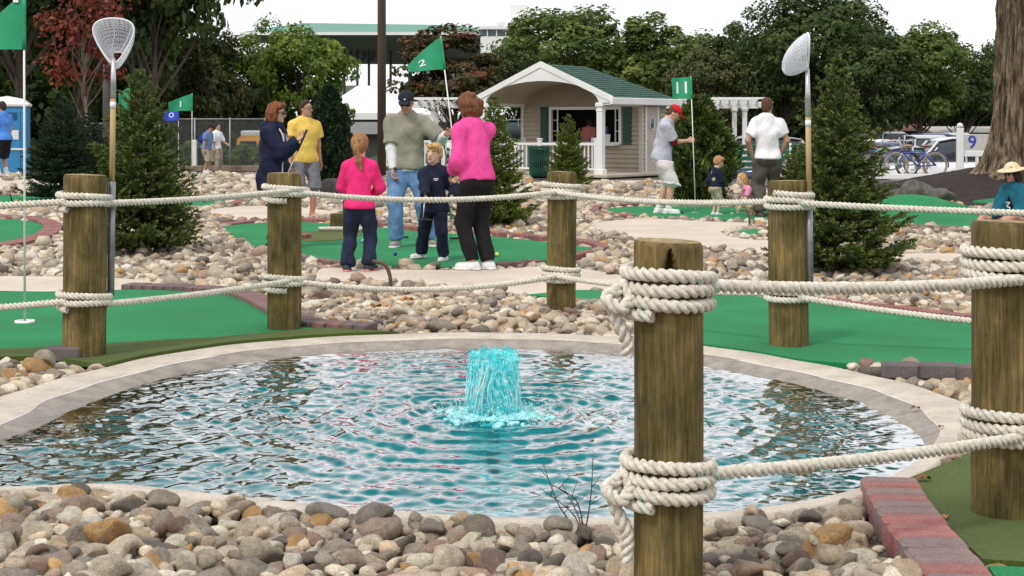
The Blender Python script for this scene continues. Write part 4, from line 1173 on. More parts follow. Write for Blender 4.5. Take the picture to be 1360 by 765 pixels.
    for (w, e, nm, sd) in ((wL, eL, 'L', -1), (wR, eR, 'R', 1)):
        hb = SDF(); d = pose.get('hd' + nm); d = unit(w - e) if d is None else unit(d)
        n0 = np.array(pose.get('pn' + nm, (-.9 if nm == 'L' else .9, -.25, 0))); th_ = np.array(pose.get('th' + nm, (0, -1.0, .3)))
        hand_sdf(hb, w, d, n0, th_, pose.get('curl' + nm, .45), s * (1.0 if not child else .95))
        V2, F2 = hb.mesh(.0062); Vs.append(V2); Fs.append(F2 + off); off += len(V2)
    body = link("body", mesh_np("body", np.concatenate(Vs), np.concatenate(Fs), sk), root)
    # ---- face
    for q in (-1, 1):
        MB().ell(Hh(.032 * q, -.079, .012), np.array([.0135, .007, .0085]) * hs, 8, 6, Rh).build("eye", M_eyew, root, True)
        MB().ell(Hh(.032 * q, -.0855, .012), np.array([.0062, .003, .0065]) * hs, 8, 6, Rh).build("iris", M_dark, root, True)
        MB().ell(Hh(.034 * q, -.084, .036), np.array([.020, .007, .0045]) * hs, 8, 5, Rh).build("eyebrow", M_brow, root, True)
    MB().ell(Hh(0, -.089, -.056), np.array([.023, .007, .007 if not pose.get('mouth') else .013]) * hs, 10, 6, Rh).build("mouth", M_lip, root, True)
    def put(nm, sdf, mat, infl=0, fo=0, freq=(34, 34, 20), cuts=(), hh=None, seed=1):
        V, Fq = sdf.mesh(hh or h, infl * s, fo * s * folds, tuple(k / s for k in freq), seed, cuts, outward=fo > 0); return link(nm, mesh_np(nm, V, Fq, mat), root)
    # ---- clothes, innermost first
    if bottom:
        wst = min([tp.get('hem', -.03) for tp in top] + [.05]) + .02
        p = SDF(); p.ell(T(.03), np.array([.152 * G_, .110 * G_, .12]) * s, .05, Rt); p.ell(T(-.05, 0, -.015), np.array([.136 * G_, .100 * G_, .10]) * s, .03, Rt)
        for hp_, k_, a_ in ((hipL, kL, aL), (hipR, kR, aR)): leg(p, hp_, k_, a_, bottom.get('len', .97), bottom.get('gr', 1.05) * 1.04, True, bottom.get('flare', .012))
        tr_ = put("trousers" if bottom.get('len', .97) > .7 else "shorts", p, bottom['mat'], .013, bottom.get('fold', .006), (30, 30, 26), cuts=[(T(bottom.get('waist', wst)), u)], seed=int(px))
    for tp in top:
        p = SDF(); torso(p, neck=False); hem = tp.get('hem', -.03)
        if hem < .0:
            p.ell(T(hem * .6), np.array([.154 * G_, .114 * G_, .12]) * s, .05, Rt); p.ell(T(-.05, 0, -.02), np.array([.15 * G_, .118 * G_, .11]) * s, .04, Rt)
            if hem < -.1: p.ell(T(hem), np.array([.155 * G_, .118 * G_, .12]) * s, .05, Rt)
        f = tp.get('sleeve', .3)
        if f > 0:
            for sh, e, w in ((shL, eL, wL), (shR, eR, wR)): arm(p, sh, e, w, 0, f, tp.get('agr', 1.12), True)
        cuts = [(T(hem), -u)]
        o = put(tp.get('name', 'shirt'), p, tp['mat'], tp.get('infl', .016), tp.get('fold', .007), tp.get('freq', (32, 32, 16)), cuts, seed=int(px) + 3)
        if tp.get('collar'):
            c = SDF(); c.cone(T(.495), T(.535), .066 * s, .060 * s, .01, cut=True); put("collar", c, tp.get('cmat', tp['mat']), .008)
        if tp.get('hood'):
            c = SDF(); c.ell(T(.52, 0, -.085), np.array([.115, .06, .07]) * s, .03, Rt); c.cone(T(.53, -.07, -.01), T(.50, 0, -.10), .035 * s, .05 * s, .03); c.cone(T(.53, .07, -.01), T(.50, 0, -.10), .035 * s, .05 * s, .03); put("hood", c, tp['mat'], .01, .005)
    if shoes:
        for a_, yd in ((aL, ydL), (aR, ydR)):
            p = SDF(); z0 = np.array([0, 0, -.045]) * s; p.cone(a_ + z0 - yd * .03 * s, a_ + z0 + yd * .14 * s, .042 * s, .036 * s, .03); p.cone(a_ + z0, a_ + np.array([0, 0, .0]) * s, .046 * s, .043 * s, .03, cut=True)
            fl = a_[2] - .074 * s
            o = put("shoe", p, shoes['mat'], .006, 0, cuts=[((0, 0, fl), (0, 0, -1))], hh=min(h, .011))
            p = SDF(); p.cone(a_ + z0 - yd * .035 * s - (0, 0, .015 * s), a_ + z0 + yd * .145 * s - np.array((0, 0, .015 * s)), .044 * s, .038 * s, .02)
            so_ = link("sole", (lambda q: mesh_np("sole", q[0], q[1], shoes.get('sole', M_ltrim)))(p.mesh(.010, .009 * s, cuts=[((0, 0, fl - .002), (0, 0, -1)), ((0, 0, fl + .022 * s), (0, 0, 1))])), o)
            if shoes.get('sock'):
                p = SDF(); p.cone(a_ + (aL * 0), a_ + ((kL if a_ is aL else kR) - a_) * shoes['sock'], .042 * s, .045 * s, .01, cut=True); put("sock", p, M_ltrim, .006)
    # ---- hair
    if hair:
        st = hair['style']; p = SDF(); fo = .004; fq = (90, 90, 40); cuts = [(Hh(0, -.052, .078), Rh @ unit((0, -1, -.5)))]
        p.ell(Hh(0, .02, .042), np.array([.083, .098, .093]) * hs, .02, Rh)
        if st == 'short':
            p.p.clear(); p.ell(Hh(0, .018, .036), np.array([.080, .099, .097]) * hs, .02, Rh); cuts = [(Hh(0, -.060, .085), Rh @ unit((0, -1, -.75)))]
            p.ell(Hh(0, .058, -.01), np.array([.066, .046, .075]) * hs, .02, Rh)
        elif st == 'boy':
            p.ell(Hh(0, .05, .0), np.array([.08, .065, .085]) * hs, .02, Rh); p.ell(Hh(0, -.05, .09), np.array([.07, .05, .028]) * hs, .02, Rh); fo = .007; cuts = [(Hh(0, -.092, .045), Rh @ unit((0, -1, -.6)))]
        elif st == 'bob':
            p.ell(Hh(0, .045, -.02), np.array([.105, .085, .115]) * hs, .03, Rh)
            for q in (-1, 1): p.ell(Hh(.075 * q, .01, -.045), np.array([.034, .055, .085]) * hs, .03, Rh)
            p.ell(Hh(0, -.03, .095), np.array([.075, .06, .035]) * hs, .02, Rh); fo = .008; cuts = [(Hh(0, -.070, .055), Rh @ unit((0, -1, -.35)))]
        elif st == 'curly':
            p.ell(Hh(0, .03, .02), np.array([.112, .118, .125]) * hs, .03, Rh)
            r_ = np.random.default_rng(4)
            for _ in range(60):
                v = unit(r_.normal(size=3)); v[1] = abs(v[1]) if v[2] < 0 else v[1]
                p.ell(Hh(*(v * np.array([.108, .115, .12]) + np.array([0, .03, .025]))), np.full(3, r_.uniform(.022, .034)) * hs, .008, Rh)
            fo = .006; cuts = [(Hh(0, -.068, .06), Rh @ unit((0, -1, -.4)))]
        elif st == 'pony':
            p.ell(Hh(0, .03, .005), np.array([.086, .09, .105]) * hs, .03, Rh)
            p.cone(Hh(0, .10, .01), Hh(.0, .145, -.03), .024 * hs, .030 * hs, .02); p.cone(Hh(0, .145, -.03), Hh(-.015, .14, -.17), .034 * hs, .030 * hs, .02); p.cone(Hh(-.015, .14, -.17), Hh(-.05, .125, -.27), .030 * hs, .010 * hs, .02); fo = .005
        elif st == 'long':
            p.ell(Hh(0, .045, -.04), np.array([.095, .08, .14]) * hs, .03, Rh); fo = .007
        ho = put("hair", p, hair['mat'], 0, fo / max(folds, .1), fq, cuts, hh=min(h, .011), seed=int(px) + 9)
    if cap:
        p = SDF(); p.ell(Hh(0, .012, .055), np.array([.089, .106, .085]) * hs, .01, Rh); co = put("cap", p, cap['mat'], .003, 0, cuts=[(Hh(0, 0, .052), Rh @ np.array([0, .12, -1]))], hh=.010)
        br = cap.get('brim', 1)
        p = SDF(); p.ell(Hh(0, -.125 * br, .046), np.array([.072, .075, .012]) * hs, .01, Rh); V, Fq = p.mesh(.008); link("brim", mesh_np("brim", V, Fq, cap.get('bmat', cap['mat'])), co)
        MB().ell(Hh(0, .012, .145), np.array([.01, .01, .006]) * hs, 8, 5, Rh).build("button", cap['mat'], co, True)
    J = dict(T=T, Hh=Hh, Rh=Rh, Rt=Rt, wL=wL, wR=wR, eL=eL, eR=eR, shL=shL, shR=shR, kL=kL, kR=kR, aL=aL, aR=aR, hipL=hipL, hipR=hipR, s=s, hs=hs, put=put, root=root, g=g, a=a, u=u, fw=fw, rx=rx, hc=hc)
    if extra: extra(J)
    return root, J

def sunglasses(J, mat=M_dark, thin=False):
    Hh, hs, Rh = J['Hh'], J['hs'], J['Rh']; mb = MB()
    for q in (-1, 1):
        if thin:
            n = 16; mb.tube([Hh(.034 * q + .022 * math.cos(k * 2 * math.pi / n), -.1, .010 + .016 * math.sin(k * 2 * math.pi / n)) for k in range(n)], .002 * hs, 5, closed=True)
        else: mb.ell(Hh(.034 * q, -.095, .012), np.array([.030, .012, .020]) * hs, 10, 6, Rh)
        mb.tube([Hh(.055 * q, -.092, .02), Hh(.080 * q, -.05, .02), Hh(.083 * q, .02, .015)], .004 * hs, 6)
    mb.tube([Hh(-.015, -.104, .018), Hh(.015, -.104, .018)], .004 * hs, 6)
    mb.build("glasses" if thin else "sunglasses", mat, J['root'], True)

M_grip = pmat("rubber_grip", (.015, .015, .016), None, 30, .7)
def putter(label, grip, foot, headdir, group="putters", headmat=None, glen=.26, shaftmat=None):
    grip = np.array(grip, float); foot = np.array(foot, float); root = empty("putter", foot); tag(root, label, "putter", group)
    d = unit(grip - foot); L_ = np.linalg.norm(grip - foot); g2 = min(glen, L_ * .6)
    MB().tube([d * .02, d * (L_ - g2)], [.0045, .0065], 8).build("shaft", shaftmat or M_bright, root, True)
    MB().tube([d * (L_ - g2), d * L_], [.011, .0135], 10).build("grip", M_grip, root, True)
    a = R(headdir); mb = MB(); mb.box((math.cos(a) * .035, math.sin(a) * .035, .014), (.115, .028, .026), rz=a, bev=.007); mb.tube([(0, 0, .012), d * .04], .007, 8); mb.build("head", headmat or M_dark, root, True)
    return root
M_ballt = {}
def ball(label, px, py, col, Y=None):
    g = G(px, py, .033); m = M_ballt.setdefault(col, pmat("ball_paint", col, tuple(k * .9 for k in col), 10, .3))
    mb = MB(); mb.ell((0, 0, 0), (.0215,) * 3, 14, 10)
    o = mb.build("golf_ball", m, None, True, loc=(g[0], g[1], .012 + .0215)); tag(o, label, "ball"); return o

# ---------------------------------------------------------------- outfits
navy = cloth("navy_coat", (.018, .022, .055), (.010, .012, .03)); black = cloth("black_trousers", (.013, .012, .013), (.008, .008, .008)); yellow = cloth("yellow_polo", (.80, .55, .13), (.72, .47, .10))
greyshort = cloth("grey_shorts", (.20, .20, .22), (.14, .14, .16)); pink = cloth("pink_jersey", (.80, .035, .20), (.70, .025, .16)); jeansd = cloth("dark_jeans", (.022, .030, .062), (.012, .017, .035), fine=400)
khaki = cloth("khaki_shirt", (.30, .285, .225), (.25, .235, .185)); whitec = cloth("white_cotton", (.80, .79, .80), (.72, .71, .73)); jeansl = cloth("light_jeans", (.16, .28, .48), (.10, .19, .36), fine=400)
hot = cloth("pink_sweatshirt", (.82, .09, .34), (.72, .06, .27)); greyt = cloth("grey_shirt", (.47, .48, .54), (.40, .41, .47)); maroon = cloth("maroon_sleeves", (.22, .012, .03), (.15, .008, .02))
shortw = cloth("white_shorts", (.72, .68, .68), (.62, .57, .58)); beige = cloth("beige_overalls", (.42, .36, .27), (.34, .29, .21)); brownp = cloth("brown_trousers", (.10, .088, .075), (.07, .06, .05))
navyk = cloth("navy_kids", (.016, .02, .045), (.01, .012, .026)); bluep = cloth("blue_polo", (.09, .27, .72), (.07, .21, .6)); bshort = cloth("black_shorts", (.015, .015, .022))
teal = cloth("teal_jacket", (.015, .13, .19), (.01, .09, .14)); straw = cloth("cream_straw", (.70, .60, .40), (.58, .48, .30), fine=120); bluet = cloth("faded_blue_shirt", (.18, .28, .48), (.13, .21, .38)); tanp = cloth("tan_trousers", (.36, .30, .24), (.28, .23, .18))
lime = cloth("yellow_leggings", (.72, .58, .12), (.70, .25, .40)); pinkl = cloth("pale_pink_top", (.75, .30, .42), (.65, .22, .34))
red = cloth("red_cap", (.62, .015, .02), (.5, .01, .015)); dcap = cloth("dark_cap", (.022, .025, .035)); charc = cloth("charcoal_top", (.20, .20, .22)); bpack = cloth("blue_nylon", (.015, .06, .42), (.01, .04, .3), .5)
sh_w = pmat("white_shoe", (.78, .77, .75), (.6, .6, .6), 20, .6); sh_g = pmat("grey_shoe", (.36, .33, .29), (.2, .19, .17), 30, .8); sh_n = pmat("navy_shoe", (.03, .03, .05), (.02, .02, .03), 20, .7); sh_p = pmat("pink_sole", (.7, .25, .25), (.6, .2, .2), 20, .7); sh_b = pmat("brown_leather", (.06, .045, .035), None, 30, .6)
h_red = hairm("auburn_hair", (.20, .068, .026)); h_brown = hairm("brown_hair", (.10, .052, .028)); h_chest = hairm("chestnut_hair", (.17, .072, .035)); h_blond = hairm("blond_hair", (.52, .33, .13)); h_lbrown = hairm("light_brown_hair", (.33, .17, .075)); h_dark = hairm("dark_hair", (.045, .028, .02)); h_strawb = hairm("strawberry_hair", (.42, .24, .115))

# 1 woman in the navy coat
def coat_extra(J):
    T, s = J['T'], J['s']; mb = MB()
    for q in (-1, 1):
        mb.tube(catmull([T(.55, .045 * q, -.02), T(.52, .06 * q, .07), T(.40, .055 * q, .14), T(.24, .06 * q, .14), T(.08, .07 * q, .145), T(-.1, .075 * q, .15)], 6, closed=False), .010 * s, 6)
    mb.build("piping", M_ltrim, J['root'], True)
    p = SDF(); p.ell(T(.30, 0, .06), np.array([.055, .085, .24]) * s, .03, J['Rt']); J['put']("shirt_front", p, charc, .006, .004)
    sunglasses(J)
_, J1 = person("woman with auburn hair in a hooded navy coat, holding up a putter", 362, 331, 1.64, 78, SK1,
    [dict(mat=navy, sleeve=.95, hem=-.22, infl=.026, agr=1.3, fold=.010, name="coat", neck=.53, hood=True)], dict(mat=black, len=.97, gr=1.08), dict(mat=black), dict(style='bob', mat=h_red),
    dict(handR=('px', 396, 186, -.16), handL=('px', 384, 226, .10), hpitch=4, footL=(.10, .04, 0), footR=(-.09, -.05, 0), curlR=1.3, pnR=(0, -.3, 1), thR=(1, 0, .3)), extra=coat_extra, girth=1.12)
wr = rotz(J1['a']) @ J1['wR'] + J1['g']; hp = wr + np.array([.065, -.02, .03])
putter("putter slanting down from the hand of the woman in navy", hp + np.array([.035, 0, .085]), hp + np.array([-.34, .02, -.76]), 200)
# 2 man in yellow
_, J2 = person("man with glasses in a yellow polo and grey shorts", 404, 290, 1.75, 28, SK2, [dict(mat=yellow, sleeve=.30, hem=-.09, infl=.02, agr=1.25, collar=True)], dict(mat=greyshort, len=.52, gr=1.14, flare=.02, fold=.008), None, dict(style='short', mat=h_dark),
    dict(hyaw=32, handL=(.27, .05, .80), handR=(-.25, -.08, .80), footR=(-.12, .0, 0), footL=(.10, -.06, 0), toeL=35), girth=1.2, extra=lambda J: sunglasses(J, thin=True))
# 3 girl in pink
person("girl with a ponytail in a pink top and dark jeans, back turned", 477, 361, 1.28, 172, SK3, [dict(mat=pink, sleeve=.93, hem=-.06, infl=.016, agr=1.15)], dict(mat=jeansd, len=.985, gr=1.06, flare=.026, fold=.009), dict(mat=sh_n, sole=sh_p), dict(style='pony', mat=h_lbrown),
    dict(handL=(.10, -.22, .93), handR=(-.10, -.22, .93), poleL=(1, .3, -.3), poleR=(-1, .3, -.3), footL=(.155, .02, 0), footR=(-.115, -.05, 0), toeL=10, toeR=-25, shw=.17), hd=1.22, child=True, girth=.98)
# 4 man with the dark cap
def man4(J):
    sunglasses(J)
    MB().ell(J['Hh'](0, -.094, .075), np.array([.012, .006, .010]) * J['hs'], 8, 5, J['Rh']).build("cap_badge", M_ltrim, J['root'], True)
    MB().box(J['T'](.36, .075, .128), (.014, .004, .018)).build("chest_logo", M_ltrim, J['root'])
_, J4 = person("man in a dark cap and khaki t-shirt over white sleeves, holding a flag pole", 541, 328, 1.79, -4, SK2,
    [dict(mat=whitec, sleeve=.97, hem=-.075, infl=.006, agr=1.25, name="undershirt", fold=.002), dict(mat=khaki, sleeve=.42, hem=-.055, infl=.024, agr=1.34, fold=.009)], dict(mat=jeansl, len=.97, gr=1.1, fold=.008, flare=.016), dict(mat=sh_g), dict(style='short', mat=h_brown),
    dict(handL=('px', 592, 178, -.32), handR=('px', 523, 262, -.22), poleL=(.8, .2, -.9), poleR=(-.8, .6, -.2), hpitch=20, footR=(-.11, -.12, 0), footL=(.24, .06, 0), toeL=25, toeR=-6, curlL=1.45, curlR=1.2, hdL=(.85, -.35, .25), pnL=(0, -1, 0), thL=(0, 0, 1)),
    cap=dict(mat=dcap, brim=.86), extra=man4, girth=1.04)
wl = rotz(J4['a']) @ J4['wL'] + J4['g']; wr4 = rotz(J4['a']) @ J4['wR'] + J4['g']
hb = wl + rotz(J4['a']) @ (unit(np.array([.85, -.35, .25])) * .085) + np.array([0, -.03, 0])
pole_dir = unit(np.array([-.122, .05, 1.0])); ft2 = hb - pole_dir * (hb[2] - .012) / pole_dir[2]
golf_flag("green flag whose pole the man in the khaki shirt lifts", ft2, ft2 + pole_dir * 2.38, R(200), .40, .36, .92, .02, txt="2", tsize=.17, tuv=(.60, .42), cup=False, bd=.12)
putter("putter hanging from the hand of the man in the khaki shirt", wr4 + np.array([.02, -.03, .03]), G(533, 316, .02), -20)
# 5 boy
def boy5(J):
    T, s = J['T'], J['s']
    for q, hp_, k_, a_ in ((1, J['hipL'], J['kL'], J['aL']), (-1, J['hipR'], J['kR'], J['aR'])):
        MB().tube([hp_ + np.array([.115 * q, 0, -.05]) * s, k_ + np.array([.080 * q, 0, 0]) * s, a_ + np.array([.066 * q, 0, .03]) * s], .013 * s, 6).build("stripe", cloth("blue_stripe", (.06, .09, .55)), J['root'], True)
    p = SDF(); p.cone(T(.50, -.06, .04), T(.50, .06, .04), .045 * s, .045 * s, .02); J['put']("hood_lining", p, charc, .004)
    for lx, lz, lw in ((.075, .37, .05), (.075, .35, .036), (-.08, .36, .036)): MB().box(T(lz, lx, .150), (lw, .02, .008)).build("lettering", M_ltrim, J['root'])
_, J5 = person("small boy in a navy jacket and tracksuit trousers with blue stripes", 577, 347, 1.16, -14, SK3, [dict(mat=navyk, sleeve=.93, hem=-.12, infl=.024, agr=1.28, name="jacket", fold=.009)], dict(mat=navyk, len=.97, gr=1.15, flare=.02), dict(mat=sh_w), dict(style='boy', mat=h_blond),
    dict(handR=('px', 565, 263, -.26), handL=('px', 600, 262, -.12), hyaw=-12, hroll=4, mouth=True, footR=('gr', 559, 345), footL=('gr', 590, 347), toeR=-50, toeL=-10, curlR=1.4, shw=.165), hd=1.3, child=True, girth=1.08, extra=boy5)
wr5 = rotz(J5['a']) @ J5['wR'] + J5['g']
putter("short putter gripped by the small boy", wr5 + np.array([.0, -.02, .04]), wr5 + np.array([-.02, -.10, -.24]), 30, glen=.06)
# 6 woman in pink
_, J6 = person("woman with curly brown hair in a pink sweatshirt and black trousers", 634, 359, 1.69, 222, SK1, [dict(mat=hot, sleeve=.93, hem=-.04, infl=.020, agr=1.2, fold=.012, name="sweatshirt", neck=.54, collar=True)], dict(mat=black, len=.975, gr=1.0, fold=.006), dict(mat=sh_w), dict(style='curly', mat=h_chest),
    dict(handL=('px', 604, 226, .10), handR=('px', 612, 232, .30), poleL=(.5, .6, -1), poleR=(-.35, .25, -1), lean=9, hpitch=8, footL=(.06, .0, 0), footR=(-.09, .06, 0), toeL=35, toeR=20, curlL=1.2, curlR=1.2, shw=.175), hd=.97, girth=.94)
wl6 = rotz(J6['a']) @ J6['wL'] + J6['g']
putter("putter upright in front of the woman in the pink sweatshirt", wl6 + np.array([-.04, -.03, .06]), G(599, 318, .02), 10)
ball("dark blue golf ball beside the small boy's shoe", 525, 337, (.02, .035, .30)); ball("bright yellow golf ball near the paver edge", 660, 338, (.65, .80, .05)); ball("pale blue golf ball behind the girl's legs", 482, 320, (.25, .5, .75))
# 7 man with the red cap
_, J7 = person("man in a red cap and white shorts reaching for a flag pole", 879, 284, 1.74, 86, SK1, [dict(mat=maroon, sleeve=.56, hem=.1, infl=.010, agr=1.2, name="undershirt", fold=.002), dict(mat=greyt, sleeve=.40, hem=-.09, infl=.020, agr=1.3, fold=.009)], dict(mat=shortw, len=.53, gr=1.22, flare=.03, fold=.010), dict(mat=sh_w, sock=.12), dict(style='short', mat=h_brown),
    dict(lean=8, hpitch=34, handR=('px', 913, 187, .0), handL=('px', 884, 228, .2), poleR=(-.2, .4, -1), curlR=1.4, footR=(-.10, -.10, 0), footL=(.10, .05, 0), hdR=(0, -1, .1), pnR=(1, 0, 0), thR=(0, 0, 1)), cap=dict(mat=red), girth=1.05)
wr7 = rotz(J7['a']) @ J7['wR'] + J7['g']; hb = wr7 + np.array([.085, -.02, .0]); pd = unit(np.array([-.035, 0, 1.0])); ft7 = hb - pd * (hb[2] - .01) / pd[2]
golf_flag("green flag numbered 11 held by the man in the red cap", ft7, ft7 + pd * 2.12, R(182), .30, .335, .05, .025, txt="11", tsize=.26, tuv=(.5, .5), cup=True)
putter("putter resting beside the shoes of the man in the red cap", W(889, 232, 24.3), G(891, 282, .02), 0)
ball("black golf ball beside the flag numbered 11", 906, 282, (.02, .02, .02)); ball("lime golf ball near the toddler in beige overalls", 972, 284, (.5, .8, .1))
# 8 toddler
def tod(J):
    T, s = J['T'], J['s']
    for q in (-1, 1): MB().tube(catmull([T(.30, .07 * q, .125), T(.47, .085 * q, .07), T(.50, .08 * q, -.01), T(.44, .05 * q, -.10), T(.25, 0.02 * q, -.125)], 6, closed=False), .022 * s, 6).build("strap", beige, J['root'], True)
    p = SDF(); p.ell(T(.22, 0, 0), np.array([.15, .115, .16]) * s, .03, J['Rt']); J['put']("bib", p, beige, .022, .005)
person("toddler with short fair hair in beige overalls and navy sleeves", 950, 287, .86, 118, SK3, [dict(mat=navyk, sleeve=.9, hem=.0, infl=.016, agr=1.25)], dict(mat=beige, len=.55, gr=1.25, flare=.02), dict(mat=sh_w, sock=.1), dict(style='boy', mat=h_strawb),
    dict(handR=(-.24, -.22, .86), handL=(.26, .05, .84), hpitch=18, hyaw=-8), hd=1.5, child=True, girth=1.2, extra=tod)
# 9 crouching girl
person("little blond girl in pink crouching to reach a ball", 1004, 289, .98, -80, SK3, [dict(mat=pinkl, sleeve=.3, hem=-.06, infl=.018, agr=1.25)], dict(mat=lime, len=.9, gr=1.15), dict(mat=sh_w), dict(style='long', mat=h_blond),
    dict(pel=(0, .12, .42), lean=48, handL=(.10, -.55, .12), handR=(-.18, -.42, .20), footL=(.12, .05, 0), footR=(-.12, .05, 0), kneeL=(.4, -1, .3), kneeR=(-.4, -1, .3), hpitch=-10), hd=1.35, child=True)
# 10 man in white t-shirt
_, J10 = person("man in a white t-shirt and brown trousers, back turned, hands in pockets", 1019, 290, 1.79, 186, SK4, [dict(mat=whitec, sleeve=.34, hem=-.07, infl=.018, agr=1.14, fold=.010)], dict(mat=brownp, len=.97, gr=1.14, fold=.010, flare=.015), dict(mat=sh_b, sole=sh_b), dict(style='short', mat=h_brown),
    dict(hyaw=-30, handL=(.20, -.08, .90), handR=(-.20, -.08, .90), poleL=(1, .6, -.2), poleR=(-1, .6, -.2), footL=(.10, .03, 0), footR=(-.15, -.08, 0), shw=.168), girth=.95)
# 11 seated woman with the sun hat
def hat11(J):
    Hh, hs, Rh = J['Hh'], J['hs'], J['Rh']
    p = SDF(); p.ell(Hh(0, .01, .085), np.array([.098, .112, .075]) * hs, .02, Rh); p.ell(Hh(0, .0, .055), np.array([.185, .20, .018]) * hs, .03, Rh); J['put']("sun_hat", p, straw, 0, .002, hh=.010)
    T = J['T']; MB().tube(catmull([T(.31, -.03, .165), T(.31, .03, .165), T(.26, -.02, .17), T(.24, .03, .17), T(.18, .0, .172)], 6, closed=False), .008, 6).build("shirt_print", M_ltrim, J['root'], True)
    p = SDF(); p.ell(T(.26, 0, .07), np.array([.06, .085, .2]) * J['s'], .03, J['Rt']); J['put']("shirt_front", p, black, .006)
    sunglasses(J)
person("woman in a cream sun hat and teal jacket sitting on a low boulder", 1347, 309, 1.60, -62, SK2, [dict(mat=teal, sleeve=.93, hem=-.1, infl=.024, agr=1.3, name="jacket")], dict(mat=black, len=.97), dict(mat=sh_b), dict(style='bob', mat=h_dark),
    dict(pel=(0, .1, .16), lean=10, handL=(.16, -.30, .22), handR=(-.16, -.30, .22), footL=(.14, -.62, 0), footR=(-.14, -.62, 0), hpitch=4), extra=hat11, Y=19.9, z=.0)
# 12 man in blue at the far left
person("balding man in a bright blue polo, black shorts and white socks", 4, 240, 1.76, -120, SK2, [dict(mat=bluep, sleeve=.32, hem=-.06, infl=.022, agr=1.3, collar=True)], dict(mat=bshort, len=.5, gr=1.2, flare=.03), dict(mat=sh_w, sock=.4), dict(style='short', mat=h_dark), dict(handL=(.1, -.25, 1.05), handR=(-.22, -.1, .85)), Y=36.0, h=.019, girth=1.15)
# 13, 14 pair in the distance
def pack(J):
    p = SDF(); T = J['T']; p.ell(T(.28, 0, -.19), np.array([.13, .09, .19]) * J['s'], .03, J['Rt']); J['put']("backpack", p, bpack, 0, .006)
person("man in a navy cap with a blue backpack and beige shorts", 274, 233, 1.58, 70, SK2, [dict(mat=bluet, sleeve=.32, hem=-.06, infl=.022, agr=1.3)], dict(mat=beige, len=.53, gr=1.25, flare=.03), dict(mat=sh_w, sock=.15), dict(style='short', mat=h_dark), dict(lean=10, hpitch=15), Y=50.0, h=.022, cap=dict(mat=dcap), extra=pack, girth=1.2)
person("person in a white shirt and tan trousers beside the blue backpack", 288, 233, 1.60, 60, SK2, [dict(mat=whitec, sleeve=.5, hem=-.08, infl=.022, agr=1.3)], dict(mat=tanp, len=.97, gr=1.15, flare=.02), dict(mat=sh_w), dict(style='short', mat=h_dark), dict(footL=(.16, .1, 0), footR=(-.14, -.12, 0), handL=(.2, -.3, 1.0)), Y=51.0, h=.022)
# ================================================================== VEGETATION
def leaf_mat(name, stops, trans=.25, rough=.6):
    m, t, b = new_mat(name); out = t.nodes["Material Output"]
    at = t.nodes.new("ShaderNodeAttribute"); at.attribute_name = "tone"
    r = ramp(t, stops); t.links.new(at.outputs["Fac"], r.inputs["Fac"]); t.links.new(r.outputs[0], b.inputs["Base Color"])
    b.inputs["Roughness"].default_value = rough; b.inputs["Specular IOR Level"].default_value = .25
    tl = t.nodes.new("ShaderNodeBsdfTranslucent"); t.links.new(r.outputs[0], tl.inputs["Color"]); ms = t.nodes.new("ShaderNodeMixShader"); ms.inputs[0].default_value = trans
    t.links.new(b.outputs[0], ms.inputs[1]); t.links.new(tl.outputs[0], ms.inputs[2]); t.links.new(ms.outputs[0], out.inputs[0])
    return m
M_leaf_dark = leaf_mat("dark_leaves", [(0, (.026, .048, .014)), (.5, (.064, .102, .026)), (1, (.15, .185, .05))], .35)
M_leaf_mid = leaf_mat("mid_leaves", [(0, (.045, .08, .017)), (.5, (.115, .17, .034)), (1, (.25, .29, .07))], .35)
M_leaf_bright = leaf_mat("bright_leaves", [(0, (.055, .11, .014)), (.5, (.14, .215, .028)), (1, (.31, .37, .06))], .4)
M_leaf_olive = leaf_mat("olive_leaves", [(0, (.03, .045, .014)), (.5, (.075, .09, .025)), (1, (.16, .14, .05))])
M_leaf_red = leaf_mat("red_leaves", [(0, (.07, .012, .010)), (.5, (.17, .03, .018)), (1, (.27, .075, .03))])
M_leaf_brown = leaf_mat("rusty_leaves", [(0, (.04, .05, .014)), (.45, (.075, .075, .025)), (.7, (.14, .06, .03)), (1, (.22, .08, .035))])
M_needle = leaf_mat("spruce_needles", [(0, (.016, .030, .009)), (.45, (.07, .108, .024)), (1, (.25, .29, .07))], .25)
M_needle_y = leaf_mat("yellow_green_needles", [(0, (.05, .08, .016)), (.5, (.11, .16, .025)), (1, (.24, .25, .05))], .15)
M_needle_d = leaf_mat("dark_juniper", [(0, (.008, .020, .010)), (.5, (.020, .042, .018)), (1, (.05, .085, .03))], .1)
M_bark = pmat("bark", (.15, .115, .085), (.06, .045, .032), 14, .9, .8, 30, .03, stretch=(1, 1, .2))
M_bark_l = pmat("pale_bark", (.28, .22, .17), (.16, .12, .09), 18, .9, .6, 40, .02, stretch=(1, 1, .2))

